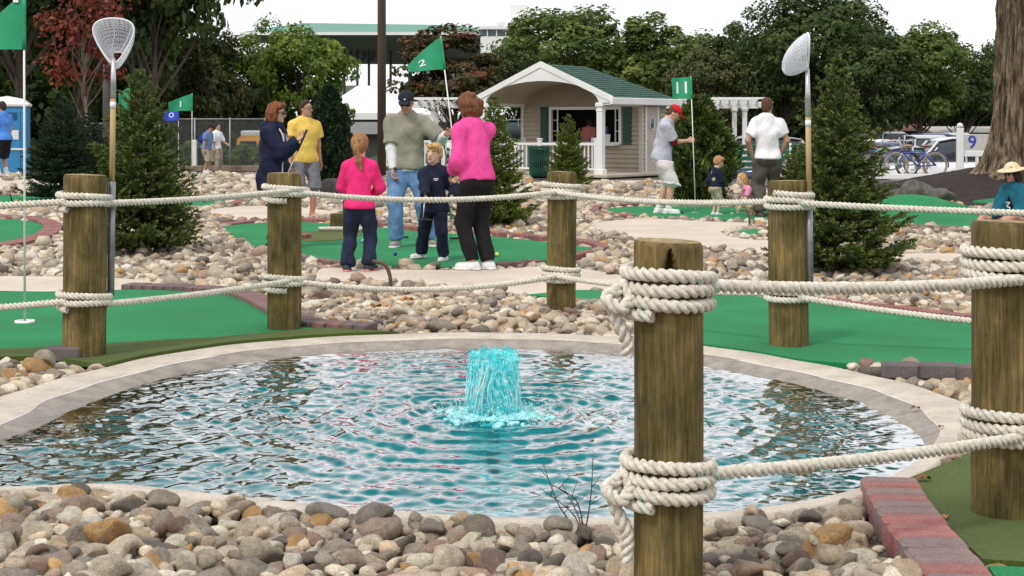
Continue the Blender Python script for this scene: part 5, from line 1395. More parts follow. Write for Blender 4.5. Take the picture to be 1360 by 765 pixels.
def leaf_quads(P3, N, size, r, tone, aspect=.62):
    """diamond-shaped leaves folded along the middle"""
    n = len(P3); N = N / (np.linalg.norm(N, axis=1)[:, None] + 1e-9); a = r.normal(size=(n, 3)); T = np.cross(N, a); T /= np.linalg.norm(T, axis=1)[:, None] + 1e-9; B = np.cross(N, T)
    s_ = size[:, None]
    V = np.stack([P3 - T * s_, P3 - B * s_ * aspect + N * s_ * .18, P3 + T * s_, P3 + B * s_ * aspect + N * s_ * .18], 1).reshape(-1, 3)
    Fq = np.arange(n * 4).reshape(n, 4); return V, Fq, np.repeat(tone, 4)
def set_tone(me, tone):
    at = me.attributes.new("tone", 'FLOAT', 'POINT'); at.data.foreach_set("value", np.clip(tone, 0, 1).astype(np.float32))
def broadleaf_meshes(seed, H=10.0, crown=(3.6, 3.6, 3.8), base=.30, nclump=85, nleaf=95, lsize=.17, gap=.0, trunk_r=.22, tilt=0.0, open_=1.0):
    """trunk with limbs, and a crown of leaf clumps standing on the limb ends"""
    r = np.random.default_rng(seed); cz = H - crown[2] * .95
    tr_ = MB(); cl = []
    while len(cl) < nclump:
        v = r.normal(size=3); v /= np.linalg.norm(v); rad = r.uniform(.35, 1.0) ** .5
        lump = 1 + .22 * math.sin(v[0] * 3 + seed) * math.cos(v[1] * 4 + seed * 2) + .14 * math.sin(v[2] * 6 + seed)
        p = v * rad * lump * np.array(crown) * (1 - .25 * max(0, -v[2])); p[2] += cz
        if p[2] < H * base * .8: continue
        cl.append(p)
    cl = np.array(cl)
    top_ = np.array([r.normal(0, .1), r.normal(0, .1), cz + crown[2] * .3])
    spine = catmull([(0, 0, -.1), (r.normal(0, .08), r.normal(0, .08), H * base * .6), (top_[0] * .5, top_[1] * .5, H * base * 1.3), top_], 6, closed=False)
    tr_.tube(spine, np.linspace(trunk_r, trunk_r * .25, len(spine)) * (1 + .5 * np.exp(-np.linspace(0, 12, len(spine)))), 10)
    for k in range(min(26, nclump)):
        c_ = cl[k]; i = int(np.clip((c_[2] * .62) / spine[-1][2] * len(spine), 4, len(spine) - 2)); s0 = spine[i]
        mid = (s0 + c_) / 2 + np.array([0, 0, .12 * H * .3]) * r.uniform(-.3, .8) + r.normal(0, .15, 3)
        ln = catmull([s0, mid, c_], 5, closed=False); tr_.tube(ln, np.linspace(trunk_r * .38, trunk_r * .06, len(ln)), 6)
    P_, N_, T_ = [], [], []
    cc = np.array([0, 0, cz])
    for c_ in cl:
        m_ = int(nleaf * r.uniform(.55, 1.3)); q = r.normal(size=(m_, 3)); q *= (r.uniform(.2, 1, m_) ** .4 / np.linalg.norm(q, axis=1))[:, None]
        sz = np.mean(crown) * r.uniform(.16, .27) * open_
        pp = c_ + q * sz * np.array([1.15, 1.15, .72]); P_.append(pp); N_.append(q * .8 + (c_ - cc) / np.mean(crown) * .7 + np.array([0, 0, .7]) + r.normal(0, .55, (m_, 3)))
        T_.append(np.clip(r.normal(.45, .17) + r.normal(0, .16, m_), 0, 1))
    P_ = np.concatenate(P_); N_ = np.concatenate(N_); T_ = np.concatenate(T_)
    V, Fq, tn = leaf_quads(P_, N_, lsize * r.uniform(.6, 1.3, len(P_)), r, T_)
    me = mesh_np("crown", V, Fq, M_leaf_mid, False); set_tone(me, tn)
    return tr_.mesh("trunk", M_bark, True), me
def place_tree(name, meshes, label, loc, rz, scale, mat, group, bark=None):
    root = empty(name, loc, rz); root.scale = scale if not np.isscalar(scale) else (scale,) * 3; tag(root, label, "tree", group)
    a = link("trunk", meshes[0], root); b = link("crown", meshes[1], root)
    for o, m in ((b, mat), (a, bark)):
        if m: o.material_slots[0].link = 'OBJECT'; o.material_slots[0].material = m
    return root
BL = [broadleaf_meshes(31, nclump=120, nleaf=110), broadleaf_meshes(32, crown=(3.2, 3.2, 4.2), nclump=120, nleaf=110, lsize=.16), broadleaf_meshes(33, crown=(4.2, 4.0, 3.4), nclump=130, nleaf=110), broadleaf_meshes(34, crown=(3.5, 3.3, 3.9), base=.2, nclump=110, nleaf=110, lsize=.18, open_=.85)]
# (variant, px, top py, Y, width px, material, label)
def bg_tree(v, px, top, Y, wpx, mat, label, group="trees behind the course", rz=0.0, zb=-.2):
    H = CAM_H - (top - HZ) * Y / F_PX - zb; w = wpx * Y / F_PX
    zb = float(terrain((px - CX) * Y / F_PX, Y)) - .06; H = CAM_H - (top - HZ) * Y / F_PX - zb
    sxy = w / (7.2 if v != 2 else 8.4); sz = H / 10.0
    place_tree("broadleaf_tree", BL[v], label, ((px - CX) * Y / F_PX, Y, zb), rz, (sxy, sxy, sz), mat, group)
TREES = [
 (0, 25, -330, 58, 300, M_leaf_dark, "tall dark tree behind the portable toilet"),
 (2, 205, -230, 60, 250, M_leaf_dark, "broad dark tree standing behind the net with the open hoop"),
 (1, 110, -330, 64, 230, M_leaf_dark, "dark tree behind the small red maple"),
 (3, 282, 42, 66, 105, M_leaf_olive, "brownish olive tree between the dark trees and the bright green ones"),
 (1, 335, 38, 72, 120, M_leaf_bright, "bright yellow-green tree in front of the grandstand's end"),
 (0, 405, 28, 70, 125, M_leaf_bright, "green tree covering the left end of the grandstand roof"),
 (3, 607, 40, 82, 155, M_leaf_brown, "tree turning rusty red behind the lifted green flag"),
 (2, 755, 14, 95, 190, M_leaf_mid, "wide green tree rising behind the kiosk roof ridge"),
 (1, 690, 62, 88, 90, M_leaf_dark, "small dark tree between the rusty tree and the kiosk"),
 (3, 872, 26, 92, 150, M_leaf_mid, "green tree behind the kiosk's right roof slope"),
 (0, 935, 62, 78, 105, M_leaf_olive, "olive green tree just right of the flag numbered 11"),
 (1, 985, 22, 96, 120, M_leaf_dark, "dark tree above the white pergola end"),
 (2, 1085, -8, 90, 190, M_leaf_dark, "tallest dark tree behind the net with the sideways bag"),
 (1, 1160, 38, 84, 130, M_leaf_dark, "dark green tree behind the tallest spruce"),
 (0, 1222, 28, 92, 130, M_leaf_mid, "green tree above the parked bicycles"),
 (3, 1278, 72, 96, 95, M_leaf_dark, "low dark tree beside the big tree trunk"),
 (0, 815, 52, 104, 130, M_leaf_olive, "olive tree between the two trees behind the kiosk"),
 (2, 905, 48, 110, 150, M_leaf_mid, "far green tree filling the gap above the flag numbered 11"),
 (3, 1040, 40, 108, 130, M_leaf_mid, "far green tree between the pergola end and the tallest tree"),
 (1, 1140, 22, 112, 130, M_leaf_olive, "far olive tree above the tip of the tallest spruce"),
 (3, 60, -20, 75, 140, M_leaf_mid, "green tree far behind the portable toilet"),
 (0, 650, 70, 120, 90, M_leaf_olive, "far olive tree left of the kiosk gable"),
 (3, 30, 10, 70, 150, M_leaf_dark, "dark low-branched tree right behind the portable toilet"),
 (0, 165, -5, 74, 150, M_leaf_dark, "dark dense tree behind the net with the open hoop"),
 (3, 235, 8, 76, 140, M_leaf_dark, "dark dense tree above the small blue flag"),
 (1, 85, -15, 78, 150, M_leaf_dark, "dark dense tree filling the space behind the small red maple"),
 (2, -170, -330, 52, 320, M_leaf_dark, "tall dark tree left of the portable toilet"),
 (2, 1340, 60, 110, 120, M_leaf_dark, "far dark tree hidden mostly behind the big tree trunk")]
for i, (v, px, top, Y, w, mt, lb) in enumerate(TREES): bg_tree(v, px, top, Y, w, mt, lb, rz=i * 1.7)
# dark undergrowth that reads as one mass behind the lots
def thicket(name, x0, x1, Y, h0, mat, seed, n=5200, ls=.22, depth=3.0, zb=-.2):
    r = np.random.default_rng(seed); t_ = r.uniform(0, 1, n); x = x0 + (x1 - x0) * t_
    hh = h0 * (.72 + .28 * np.sin(t_ * 23 + seed) * np.sin(t_ * 9 + 1)); z = zb + hh * r.uniform(0, 1, n) ** .8; y = Y + r.uniform(-.5, .5, n) * depth
    V, Fq, tn = leaf_quads(np.stack([x, y, z], 1), r.normal(size=(n, 3)) + np.array([0, -.6, .7]), ls * r.uniform(.6, 1.3, n), r, np.clip(.4 + .25 * np.sin(t_ * 40) + r.normal(0, .15, n), 0, 1))
    me = mesh_np(name, V, Fq, mat, False); set_tone(me, tn); o = link(name, me); tag(o, kind="stuff"); return o
thicket("undergrowth", -28, -14.5, 68, 6.4, M_leaf_dark, 1, 8000, .26, 3, -1.4)
thicket("undergrowth", -17, -7.5, 70, 5.4, M_leaf_dark, 5, 6000, .24, 3, -1.4)
thicket("undergrowth", 5.0, 36, 116, 8.2, M_leaf_dark, 2, 17000, .34, 5, -.85)
thicket("hedge", -12.6, -7.6, 57.5, 1.15, M_leaf_mid, 3, 5200, .09, 1.0)
thicket("hedge", -19, -12.8, 52, 1.1, M_leaf_olive, 6, 4200, .09, 1.0)

# ---------------------------------------------------------------- spruces
def spruce_meshes(seed, H=2.0, rb=.72, nwhorl=21, low=.05, needle=.034, dens=1.0):
    r = np.random.default_rng(seed); tr_ = MB(); tr_.tube([(0, 0, -.05), (.01, .01, H * .5), (0, 0, H * .985)], [.032, .022, .005], 8); tw = [];
    for w in range(nwhorl):
        f = w / (nwhorl - 1); zc = H * (low + (.97 - low) * f ** .92); ln0 = rb * (1 - f) ** .82 + .05
        nb_ = int(8 - 3 * f) + 1; a0 = r.uniform(0, 6.28)
        for k in range(nb_):
            a = a0 + 2 * math.pi * k / nb_ + r.normal(0, .18); ln = ln0 * r.uniform(.72, 1.12); d = np.array([math.cos(a), math.sin(a), 0]); up = .12 + .55 * f + r.normal(0, .07)
            zz = zc + r.uniform(-.03, .03); s_ = np.linspace(0, 1, 7)[:, None]
            br = np.array([0, 0, zz]) + d * ln * s_ + np.array([0, 0, 1.0]) * ln * (up * s_ - .28 * s_ * (1 - s_) + .10 * s_ ** 3)
            tr_.tube(br, np.linspace(.008, .002, 7) * (.5 + ln), 4, cap=False); tw.append((br, .55))
            side = np.array([-d[1], d[0], 0]); nt = max(2, int(ln / .062))
            for j in range(nt):
                g_ = (j + 1.0) / (nt + .6); p0 = br[0] + (br[-1] - br[0]) * g_; i = min(5, int(g_ * 6)); p0 = br[i] + (br[i + 1] - br[i]) * (g_ * 6 - i)
                for q in (-1, 1):
                    tl = ln * (.50 * (1 - g_) + .13) * r.uniform(.6, 1.15); e = p0 + (d * .75 + side * q * r.uniform(.55, .95) + np.array([0, 0, .14 + .2 * f + r.normal(0, .1)])) * tl
                    md = (p0 + e) / 2 - np.array([0, 0, .02 * tl]); tw.append((np.array([p0, md, e]), 1.0))
    P_, D_, T_ = [], [], []
    for ln, wt in tw:
        L_ = np.linalg.norm(np.diff(ln, axis=0), axis=1).sum(); n = max(4, int(L_ * 230 * dens * wt)); t_ = r.uniform(.08 if wt < 1 else 0, 1.0, n) * (len(ln) - 1); i = np.minimum(t_.astype(int), len(ln) - 2); f = (t_ - i)[:, None]
        p = ln[i] * (1 - f) + ln[i + 1] * f; ax = ln[i + 1] - ln[i]; ax /= np.linalg.norm(ax, axis=1)[:, None] + 1e-9
        v = r.normal(size=(n, 3)); v -= ax * (v * ax).sum(1)[:, None]; v /= np.linalg.norm(v, axis=1)[:, None] + 1e-9; v[:, 2] = v[:, 2] * .8 + .15
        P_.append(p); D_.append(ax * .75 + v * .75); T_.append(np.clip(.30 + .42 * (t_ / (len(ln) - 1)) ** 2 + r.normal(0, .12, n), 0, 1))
    P_ = np.concatenate(P_); D_ = np.concatenate(D_); T_ = np.concatenate(T_); D_ /= np.linalg.norm(D_, axis=1)[:, None]; n = len(P_)
    s_ = (needle * r.uniform(.8, 1.3, n))[:, None]; q = r.normal(size=(n, 3)); Wd = np.cross(D_, q); Wd /= np.linalg.norm(Wd, axis=1)[:, None] + 1e-9; wd = s_ * .20
    V = np.stack([P_ - Wd * wd, P_ + Wd * wd, P_ + D_ * s_ + Wd * wd * .35, P_ + D_ * s_ - Wd * wd * .35], 1).reshape(-1, 3)
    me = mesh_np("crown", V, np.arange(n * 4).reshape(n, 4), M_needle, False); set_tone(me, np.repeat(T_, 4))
    return tr_.mesh("trunk", M_bark, True), me
SP = [spruce_meshes(41, dens=.8), spruce_meshes(42, rb=.62, dens=.8)]
def spruce(v, px, base, top, wpx, label, mat=M_needle, rz=0.0, Y=None):
    g = W(px, base, Y) if Y else G(px, base); g[2] = float(terrain(g[0], g[1]))
    H = CAM_H - (top - HZ) * g[1] / F_PX - g[2]; w = wpx * g[1] / F_PX; k = w / (2 * (.72, .62)[v]) * 1.08
    place_tree("spruce_tree", SP[v], label, g, rz, (k, k, H / 2.0), mat, "young spruces among the stones")
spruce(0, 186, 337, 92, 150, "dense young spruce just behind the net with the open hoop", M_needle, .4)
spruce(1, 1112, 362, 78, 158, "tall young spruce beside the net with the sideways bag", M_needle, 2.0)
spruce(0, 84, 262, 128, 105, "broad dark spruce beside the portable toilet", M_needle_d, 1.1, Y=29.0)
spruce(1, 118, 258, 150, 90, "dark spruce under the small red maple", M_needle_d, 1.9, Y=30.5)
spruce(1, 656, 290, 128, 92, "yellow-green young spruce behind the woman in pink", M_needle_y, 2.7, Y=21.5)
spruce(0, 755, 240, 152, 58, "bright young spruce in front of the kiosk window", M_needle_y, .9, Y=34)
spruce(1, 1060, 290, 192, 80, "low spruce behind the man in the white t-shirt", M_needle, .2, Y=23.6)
# juniper-like shrubs: dense upright crowns
def shrub_meshes(seed, H=2.0, rb=.6, n=15000):
    r = np.random.default_rng(seed); f = r.uniform(0, 1, n); a = r.uniform(0, 6.28, n); lump = 1 + .18 * np.sin(a * 3 + f * 9 + seed) + .15 * np.sin(a * 7 - f * 17) + .1 * np.sin(a * 11 + f * 31)
    prof = rb * np.clip(np.sin(np.clip(f * .93 + .07, 0, 1) * np.pi) ** .5 * (1 - .45 * f), .02, None); rad = prof * lump * r.uniform(.55, 1.03, n)
    P_ = np.stack([rad * np.cos(a), rad * np.sin(a), .06 + f * H + r.normal(0, .02, n)], 1); D_ = np.stack([np.cos(a) * .6, np.sin(a) * .6, np.full(n, .8)], 1) + r.normal(0, .45, (n, 3)); D_ /= np.linalg.norm(D_, axis=1)[:, None]
    s_ = (.085 * r.uniform(.6, 1.3, n))[:, None]; Wd = np.cross(D_, r.normal(size=(n, 3))); Wd /= np.linalg.norm(Wd, axis=1)[:, None]; wd = s_ * .26
    V = np.stack([P_ - Wd * wd, P_ + Wd * wd, P_ + D_ * s_ + Wd * wd * .5, P_ + D_ * s_ - Wd * wd * .5], 1).reshape(-1, 3)
    me = mesh_np("crown", V, np.arange(n * 4).reshape(n, 4), M_needle_d, False); set_tone(me, np.repeat(np.clip(.45 + .2 * np.sin(a * 5 + f * 22) + r.normal(0, .15, n), 0, 1), 4))
    return MB().tube([(0, 0, -.05), (0, 0, H * .8)], [.05, .012], 8).mesh("trunk", M_bark, True), me
SHB = shrub_meshes(51)
def shrub(px, base, top, wpx, label, mat, Y=None, rz=0):
    g = W(px, base, Y) if Y else G(px, base); g[2] = float(terrain(g[0], g[1])); H = CAM_H - (top - HZ) * g[1] / F_PX - g[2]; k = wpx * g[1] / F_PX / 1.15
    place_tree("evergreen_shrub", SHB, label, g, rz, (k, k, H / 2.05), mat, "upright evergreen shrubs")
shrub(437, 243, 118, 66, "dark upright evergreen behind the man in yellow", M_needle_d, 34)
shrub(930, 272, 132, 98, "full dark evergreen behind the flag numbered 11", M_needle, 27.5, 1.0)
# small red maple
RM_ = broadleaf_meshes(61, H=5.0, crown=(1.15, 1.1, 1.55), base=.42, nclump=46, nleaf=42, lsize=.075, trunk_r=.045, open_=1.15)
g = W(112, 250, 31.5); place_tree("maple_tree", RM_, "slender small maple with red leaves in front of the dark trees", (g[0], g[1], -.05), .5, (.82, .82, .88), M_leaf_red, "trees behind the course", M_bark_l)
g = W(588, 236, 46); place_tree("sapling", broadleaf_meshes(62, H=4.0, crown=(.8, .8, 1.1), base=.3, nclump=14, nleaf=10, lsize=.06, trunk_r=.03), "thin bare-branched sapling behind the man in the khaki shirt", (g[0], g[1], -.15), 0, (.9, .9, .75), M_leaf_brown, "trees behind the course", M_bark)

# ---------------------------------------------------------------- the big trunk at right
def bigtrunk():
    n, m = 180, 110; zz = np.linspace(-.4, 5.2, m); a = np.arange(n) * 2 * np.pi / n; A, Z = np.meshgrid(a, zz)
    rb = .56 + .40 * np.exp(-(np.maximum(Z, -.2) + .2) / .42) + .08 * np.exp(-((Z - 5.2) / 1.2) ** 2)
    butt = 1 + .16 * np.exp(-(Z + .1) / .55) * np.sin(A * 5 + .7) + .05 * np.sin(A * 3 + Z * .5) + .03 * np.sin(A * 2 - Z)
    P_ = np.stack([np.cos(A) * 10 + .35 * np.sin(Z * 2.2), np.sin(A) * 10, Z * .9 + .4 * np.sin(A * 3)], -1)
    ridge = noise3(P_ * np.array([1.6, 1.6, 1.1]), 71, 3); fur = -np.abs(noise3(P_ * np.array([2.6, 2.6, .8]), 72, 2)) ** .6
    fur2 = -np.abs(np.sin(A * 26 + 2.2 * noise3(P_ * np.array([.5, .5, .9]), 73, 2) * 2)) ** .7
    r = rb * butt + .030 * ridge + .07 * fur + .075 * fur2 * (.7 + .3 * ridge)
    V = np.stack([r * np.cos(A) + .03 * Z, r * np.sin(A), Z], -1).reshape(-1, 3); i = np.arange(m - 1)[:, None] * n + np.arange(n)[None]; j = np.arange(m - 1)[:, None] * n + (np.arange(n)[None] + 1) % n
    m_, t, b = new_mat("furrow_shade_bark"); nn = noise_node(t, 13, 6, .7, stretch=(1, 1, .16)); r1 = ramp(t, [(.36, (.03, .021, .014)), (.47, (.13, .09, .055)), (.56, (.26, .195, .125)), (.68, (.42, .34, .25))]); t.links.new(nn.outputs["Fac"], r1.inputs["Fac"]); t.links.new(r1.outputs[0], b.inputs["Base Color"]); b.inputs["Roughness"].default_value = .95  # noise ramp paints furrow shade and ridge highlights into the bark colour
    nf = noise_node(t, 30, 4, .6, stretch=(1, 1, .18)); bump_to(t, b, nf.outputs["Fac"], 1.0, .07)
    return mesh_np("trunk", V, np.stack([i, j, j + n, i + n], -1).reshape(-1, 4), m_)
bt = W(1356, 232, 29.0); root = empty("shade_tree", (bt[0], bt[1], float(terrain(bt[0], bt[1])))); tag(root, "massive tree trunk with furrowed bark on the mulch mound", "tree")
link("trunk", bigtrunk(), root)
lm = MB()
for k, (a_, el, l_) in enumerate(((20, 55, 3.2), (150, 50, 2.8), (270, 60, 3.0), (80, 75, 3.4))):
    d = np.array([math.cos(R(a_)) * math.cos(R(el)), math.sin(R(a_)) * math.cos(R(el)), math.sin(R(el))]); p0 = np.array([.15, 0, 4.7]); lm = MB(); lm.tube(catmull([p0, p0 + d * l_ * .5, p0 + d * l_ + np.array([0, 0, .4])], 6, closed=False), np.linspace(.36, .14, 13), 12); lm.build("limb", M_bark, root, True)
r_ = np.random.default_rng(9); n = 14000; q = r_.normal(size=(n, 3)); q *= (r_.uniform(.3, 1, n) ** .4 / np.linalg.norm(q, axis=1))[:, None]; P_ = q * np.array([4.6, 4.6, 2.4]) + np.array([.2, 0, 8.4]); V, Fq, tn = leaf_quads(P_, q + np.array([0, 0, .6]) + r_.normal(0, .5, (n, 3)), .13 * r_.uniform(.6, 1.3, n), r_, np.clip(r_.normal(.5, .2, n), 0, 1))
me = mesh_np("crown", V, Fq, M_leaf_mid, False); set_tone(me, tn); link("crown", me, root)

# ---------------------------------------------------------------- boulders, twigs, fallen leaves
M_boulder = pmat("boulder_stone", (.30, .26, .215), (.15, .13, .11), 7, .9, .7, 40, .02); M_boulder_d = pmat("dark_boulder", (.05, .048, .045), (.028, .027, .026), 9, .85, .6, 40, .02)
M_boulder_m = pmat('grey_boulder', (.15, .13, .11), (.06, .055, .05), 7, .9, .7, 40, .02)
def boulder(label, px, base, w, hgt, seed, mat=M_boulder, Y=None, rz=0.):
    g = W(px, base, Y) if Y else G(px, base); z = float(terrain(g[0], g[1])); V = IC[3][0].copy(); r = np.random.default_rng(seed); P_ = V.copy()
    for _ in range(11):
        d = unit(r.normal(size=3)); lim = r.uniform(.5, .85); P_ -= np.maximum(P_ @ d - lim, 0)[:, None] * d * .95
    P_ *= (1 + .06 * noise3(V * 4, seed, 3))[:, None]; P_ *= np.array([w / 1.6, w / 2.2, hgt / 1.25])
    o = link("boulder", mesh_np("boulder", P_, IC[3][1], mat, False), None, loc=(g[0], g[1], z + hgt * .3), rot=(0, 0, rz)); tag(o, label, "boulder", "boulders on the course"); return o
boulder("dark round boulder at the foot of the upright evergreen", 446, 249, .62, .36, 1, M_boulder_d, 31)
boulder("flat grey boulder at the back of the ramped green", 1196, 268, .62, .22, 2, M_boulder_m, Y=25.2)
boulder("angular grey boulder topping the ramped green", 1222, 268, .5, .36, 3, M_boulder_m, Y=25.0)
boulder("low grey boulder at the right shoulder of the ramped green", 1246, 274, .5, .2, 4, M_boulder_m, Y=24.4)
boulder("grey boulder behind the knees of the man in the white t-shirt", 1050, 250, .7, .75, 6, Y=31)
boulder("rounded grey boulder beside the woman in the sun hat", 1322, 297, .45, .30, 5, Y=21.2)
boulder("low pale boulder under the woman in the sun hat", 1347, 309, .8, .24, 7, Y=20.1)
M_twig = pmat("twig", (.05, .03, .02), None, 30, .9)
tw = MB(); r_ = np.random.default_rng(12)
tg = G(775, 702); root = empty("twig_cluster", (tg[0], tg[1] - .05, 0)); tag(root, "bare dark twigs sticking out over the pool's front edge", "twigs")
for k in range(5):
    e = np.array([r_.uniform(-.16, .20), r_.uniform(-.05, .15), r_.uniform(.10, .26)]); m_ = MB(); pts_ = catmull([(0, 0, -.02), e * .5 + r_.normal(0, .02, 3), e], 5, closed=False); m_.tube(pts_, np.linspace(.0032, .0010, len(pts_)), 5)
    for j in (4, 6, 8): q = pts_[j]; m_.tube([q, q + np.array([r_.uniform(-.06, .06), 0, r_.uniform(.01, .06)])], [.0016, .0006], 4)
    m_.build("twig", M_twig, root, True)
M_dleaf = pmat("dead_leaf", (.26, .10, .035), (.13, .05, .02), 60, .7); M_oleaf = pmat("orange_leaf", (.50, .20, .04), (.36, .13, .03), 60, .7)
def fallen(label, px, py, size, mat, z=.02, rz=0.):
    g = G(px, py, z); n = 22; t_ = np.linspace(0, 2 * np.pi, n, endpoint=False); rad = size * (.55 + .25 * np.abs(np.sin(t_ * 2.5)) + .1 * np.sin(t_)); V = [(0, 0, .010)]; Fs = []
    for a, q in zip(t_, rad): V.append((q * math.cos(a), q * .62 * math.sin(a), .004 + .5 * size * (math.sin(a) ** 2) * .55 + .12 * size * math.sin(a * 5)))
    for i in range(n): Fs.append((0, 1 + i, 1 + (i + 1) % n))
    o = link("fallen_leaf", mesh_np("fallen_leaf", V, Fs, mat), None, loc=g, rot=(0, 0, rz)); tag(o, label, "leaf", "fallen leaves"); return o
fallen("curled brown leaf on the olive turf by the pool rim", 1227, 637, .042, M_dleaf, .022, .3); fallen("small orange leaf on the olive turf beside the near post", 1257, 688, .022, M_oleaf, .02, 1.); fallen("small dark leaf on the wet pool slope", 1216, 543, .034, M_dleaf, .0, .2)
fallen("reddish leaf stuck on the pool slope above the waterline", 1250, 568, .024, M_dleaf, .004, .8); fallen("orange leaf lying among the mid bed's stones", 541, 399, .07, M_oleaf, .09, .5); fallen("rusty leaf lying on stones beside the curved dark pavers", 500, 408, .07, M_dleaf, .09, 1.2)
# ================================================================== BUILDINGS AND STREET FURNITURE
M_trim = pmat("white_vinyl", (.80, .80, .78), (.72, .72, .70), 1.5, .45)
M_siding = pmat("beige_siding", (.40, .345, .27), (.35, .30, .235), 1.2, .6)
M_shingle = pmat("green_shingle", (.055, .125, .095), (.035, .085, .065), 14, .9, .6, 60, .02)
M_shutter = pmat("green_shutter", (.012, .06, .038), None, 3, .5)
M_void = pmat("dark_interior", (.02, .018, .017), None, 3, .9)  # near-black colour stands in for the shade of an unlit room
M_glass = pmat("window_glass", (.05, .06, .07), (.03, .04, .05), 3, .05)
M_benchg = pmat("green_slat_paint", (.010, .13, .075), (.008, .10, .06), 4, .5)
M_concrete2 = pmat("slab_concrete", (.52, .45, .37), (.44, .38, .31), 2, .9)

# ---------------------------------------------------------------- kiosk (local frame: front faces -Y, ridge runs back along +Y)
KZ = -.15; kg = W(726, 232, 47.0); kroot = empty("refreshment_kiosk", (kg[0] - .05, kg[1], KZ), R(-33)); tag(kroot, "beige clapboard kiosk with green shingle roof and arched white porch gable", "kiosk")
KW, PD, KD, EH, RH = 4.2, 2.1, 3.7, 2.18, 3.30
MB().box((0, KD / 2 + .0, .03), (KW + .6, KD + 1.0, .10), bev=.02).build("floor_slab", M_concrete2, kroot)
def clap(mb, a, b, z0, z1, n, holes=()):
    """lap siding between two plan points; holes: (u0,u1,z0,z1) in metres along the wall"""
    a = np.array(a, float); b = np.array(b, float); d = b - a; L_ = np.linalg.norm(d); d /= L_; nr = np.array([d[1], -d[0]]); bh = (z1 - z0) / n
    for i in range(n):
        zb, zt = z0 + i * bh, z0 + (i + 1) * bh; zm = (zb + zt) / 2
        segs = [(0, L_)]
        for (u0, u1, h0, h1) in holes:
            if h0 < zm < h1: segs = [q for (p0, p1) in segs for q in ((p0, min(p1, u0)), (max(p0, u1), p1)) if q[1] - q[0] > .01]
        for (p0, p1) in segs:
            q0, q1 = a + d * p0, a + d * p1
            A = [(*(q0 + nr * .055), zb), (*(q1 + nr * .055), zb), (*(q1 + nr * .004), zt), (*(q0 + nr * .004), zt), (*(q0 - nr * .03), zb), (*(q1 - nr * .03), zb), (*(q1 - nr * .03), zt), (*(q0 - nr * .03), zt)]
            mb.add(A, [(0, 1, 2, 3), (5, 4, 7, 6), (4, 5, 1, 0), (3, 2, 6, 7), (4, 0, 3, 7), (1, 5, 6, 2)])
hx = KW / 2; win = (KW / 2 - 1.02, KW / 2 + 1.38, .98, 2.0)
mb = MB(); clap(mb, (-hx, PD), (hx, PD), .08, EH, 15, [win]); fw_ = mb.build("front_wall", M_siding, kroot); tag(fw_, kind="stuff")
mb = MB(); clap(mb, (hx, PD), (hx, KD), .08, EH, 15, [(.25, 1.0, .08, 2.05)]); o = mb.build("side_wall", M_siding, kroot); tag(o, kind="stuff")
mb = MB(); clap(mb, (hx, KD), (-hx, KD), .08, EH, 15); o = mb.build("back_wall", M_siding, kroot); tag(o, kind="stuff")
mb = MB(); clap(mb, (-hx, KD), (-hx, PD), .08, EH, 15); o = mb.build("side_wall", M_siding, kroot); tag(o, kind="stuff")
# gable over the front wall, under the porch roof
mb = MB()
def archz0(x_): return EH - .05 + .68 * math.sqrt(max(0, 1 - (x_ / (KW / 2 - .12)) ** 2))
for i in range(10):
    z0 = EH - .02 + i * .09; z1 = z0 + .09
    wa = (KW / 2 - .10) * math.sqrt(max(0, 1 - ((z0 - EH + .05) / .70) ** 2)) if z0 - EH + .05 < .70 else 0
    if wa > .05: mb.add([(-wa, PD - .042, z0), (wa, PD - .042, z0), (wa, PD - .004, z1), (-wa, PD - .004, z1), (-wa, PD - .002, z0), (wa, PD - .002, z0)], [(0, 1, 2, 3), (4, 5, 1, 0)])
o = mb.build("gable_wall", M_siding, kroot); tag(o, kind="stuff")
for s_ in (-1, 1): MB().box((s_ * (hx + .005), PD - .005, EH / 2 + .04), (.11, .11, EH - .08)).build("corner_board", pmat("beige_trim", (.56, .50, .42), None, 2, .6), kroot)
# side door
dr = MB().box((hx + .02, PD + .62, 1.06), (.05, .72, 1.96)).build("door", pmat("door_beige", (.48, .43, .36), None, 2, .5), kroot)
MB().ell((hx + .05, PD + .62, 1.55), (.012, .13, .19), 16, 8).build("oval_light", M_glass, dr, True); MB().lathe([(.0, 0), (.03, .01), (.03, .04), (0, .05)], 10, c=(hx + .06, PD + .35, 1.0)).build("knob", M_bright, dr, True)
n = 20; MB().tube([(hx + .055, PD + .62 + .14 * math.cos(k * 2 * math.pi / n), 1.55 + .20 * math.sin(k * 2 * math.pi / n)) for k in range(n)], .018, 6, closed=True).build("oval_frame", M_trim, dr, True)
for yy in (PD + .23, PD + 1.01): MB().box((hx + .03, yy, 1.06), (.06, .08, 2.0)).build("door_trim", M_trim, kroot)
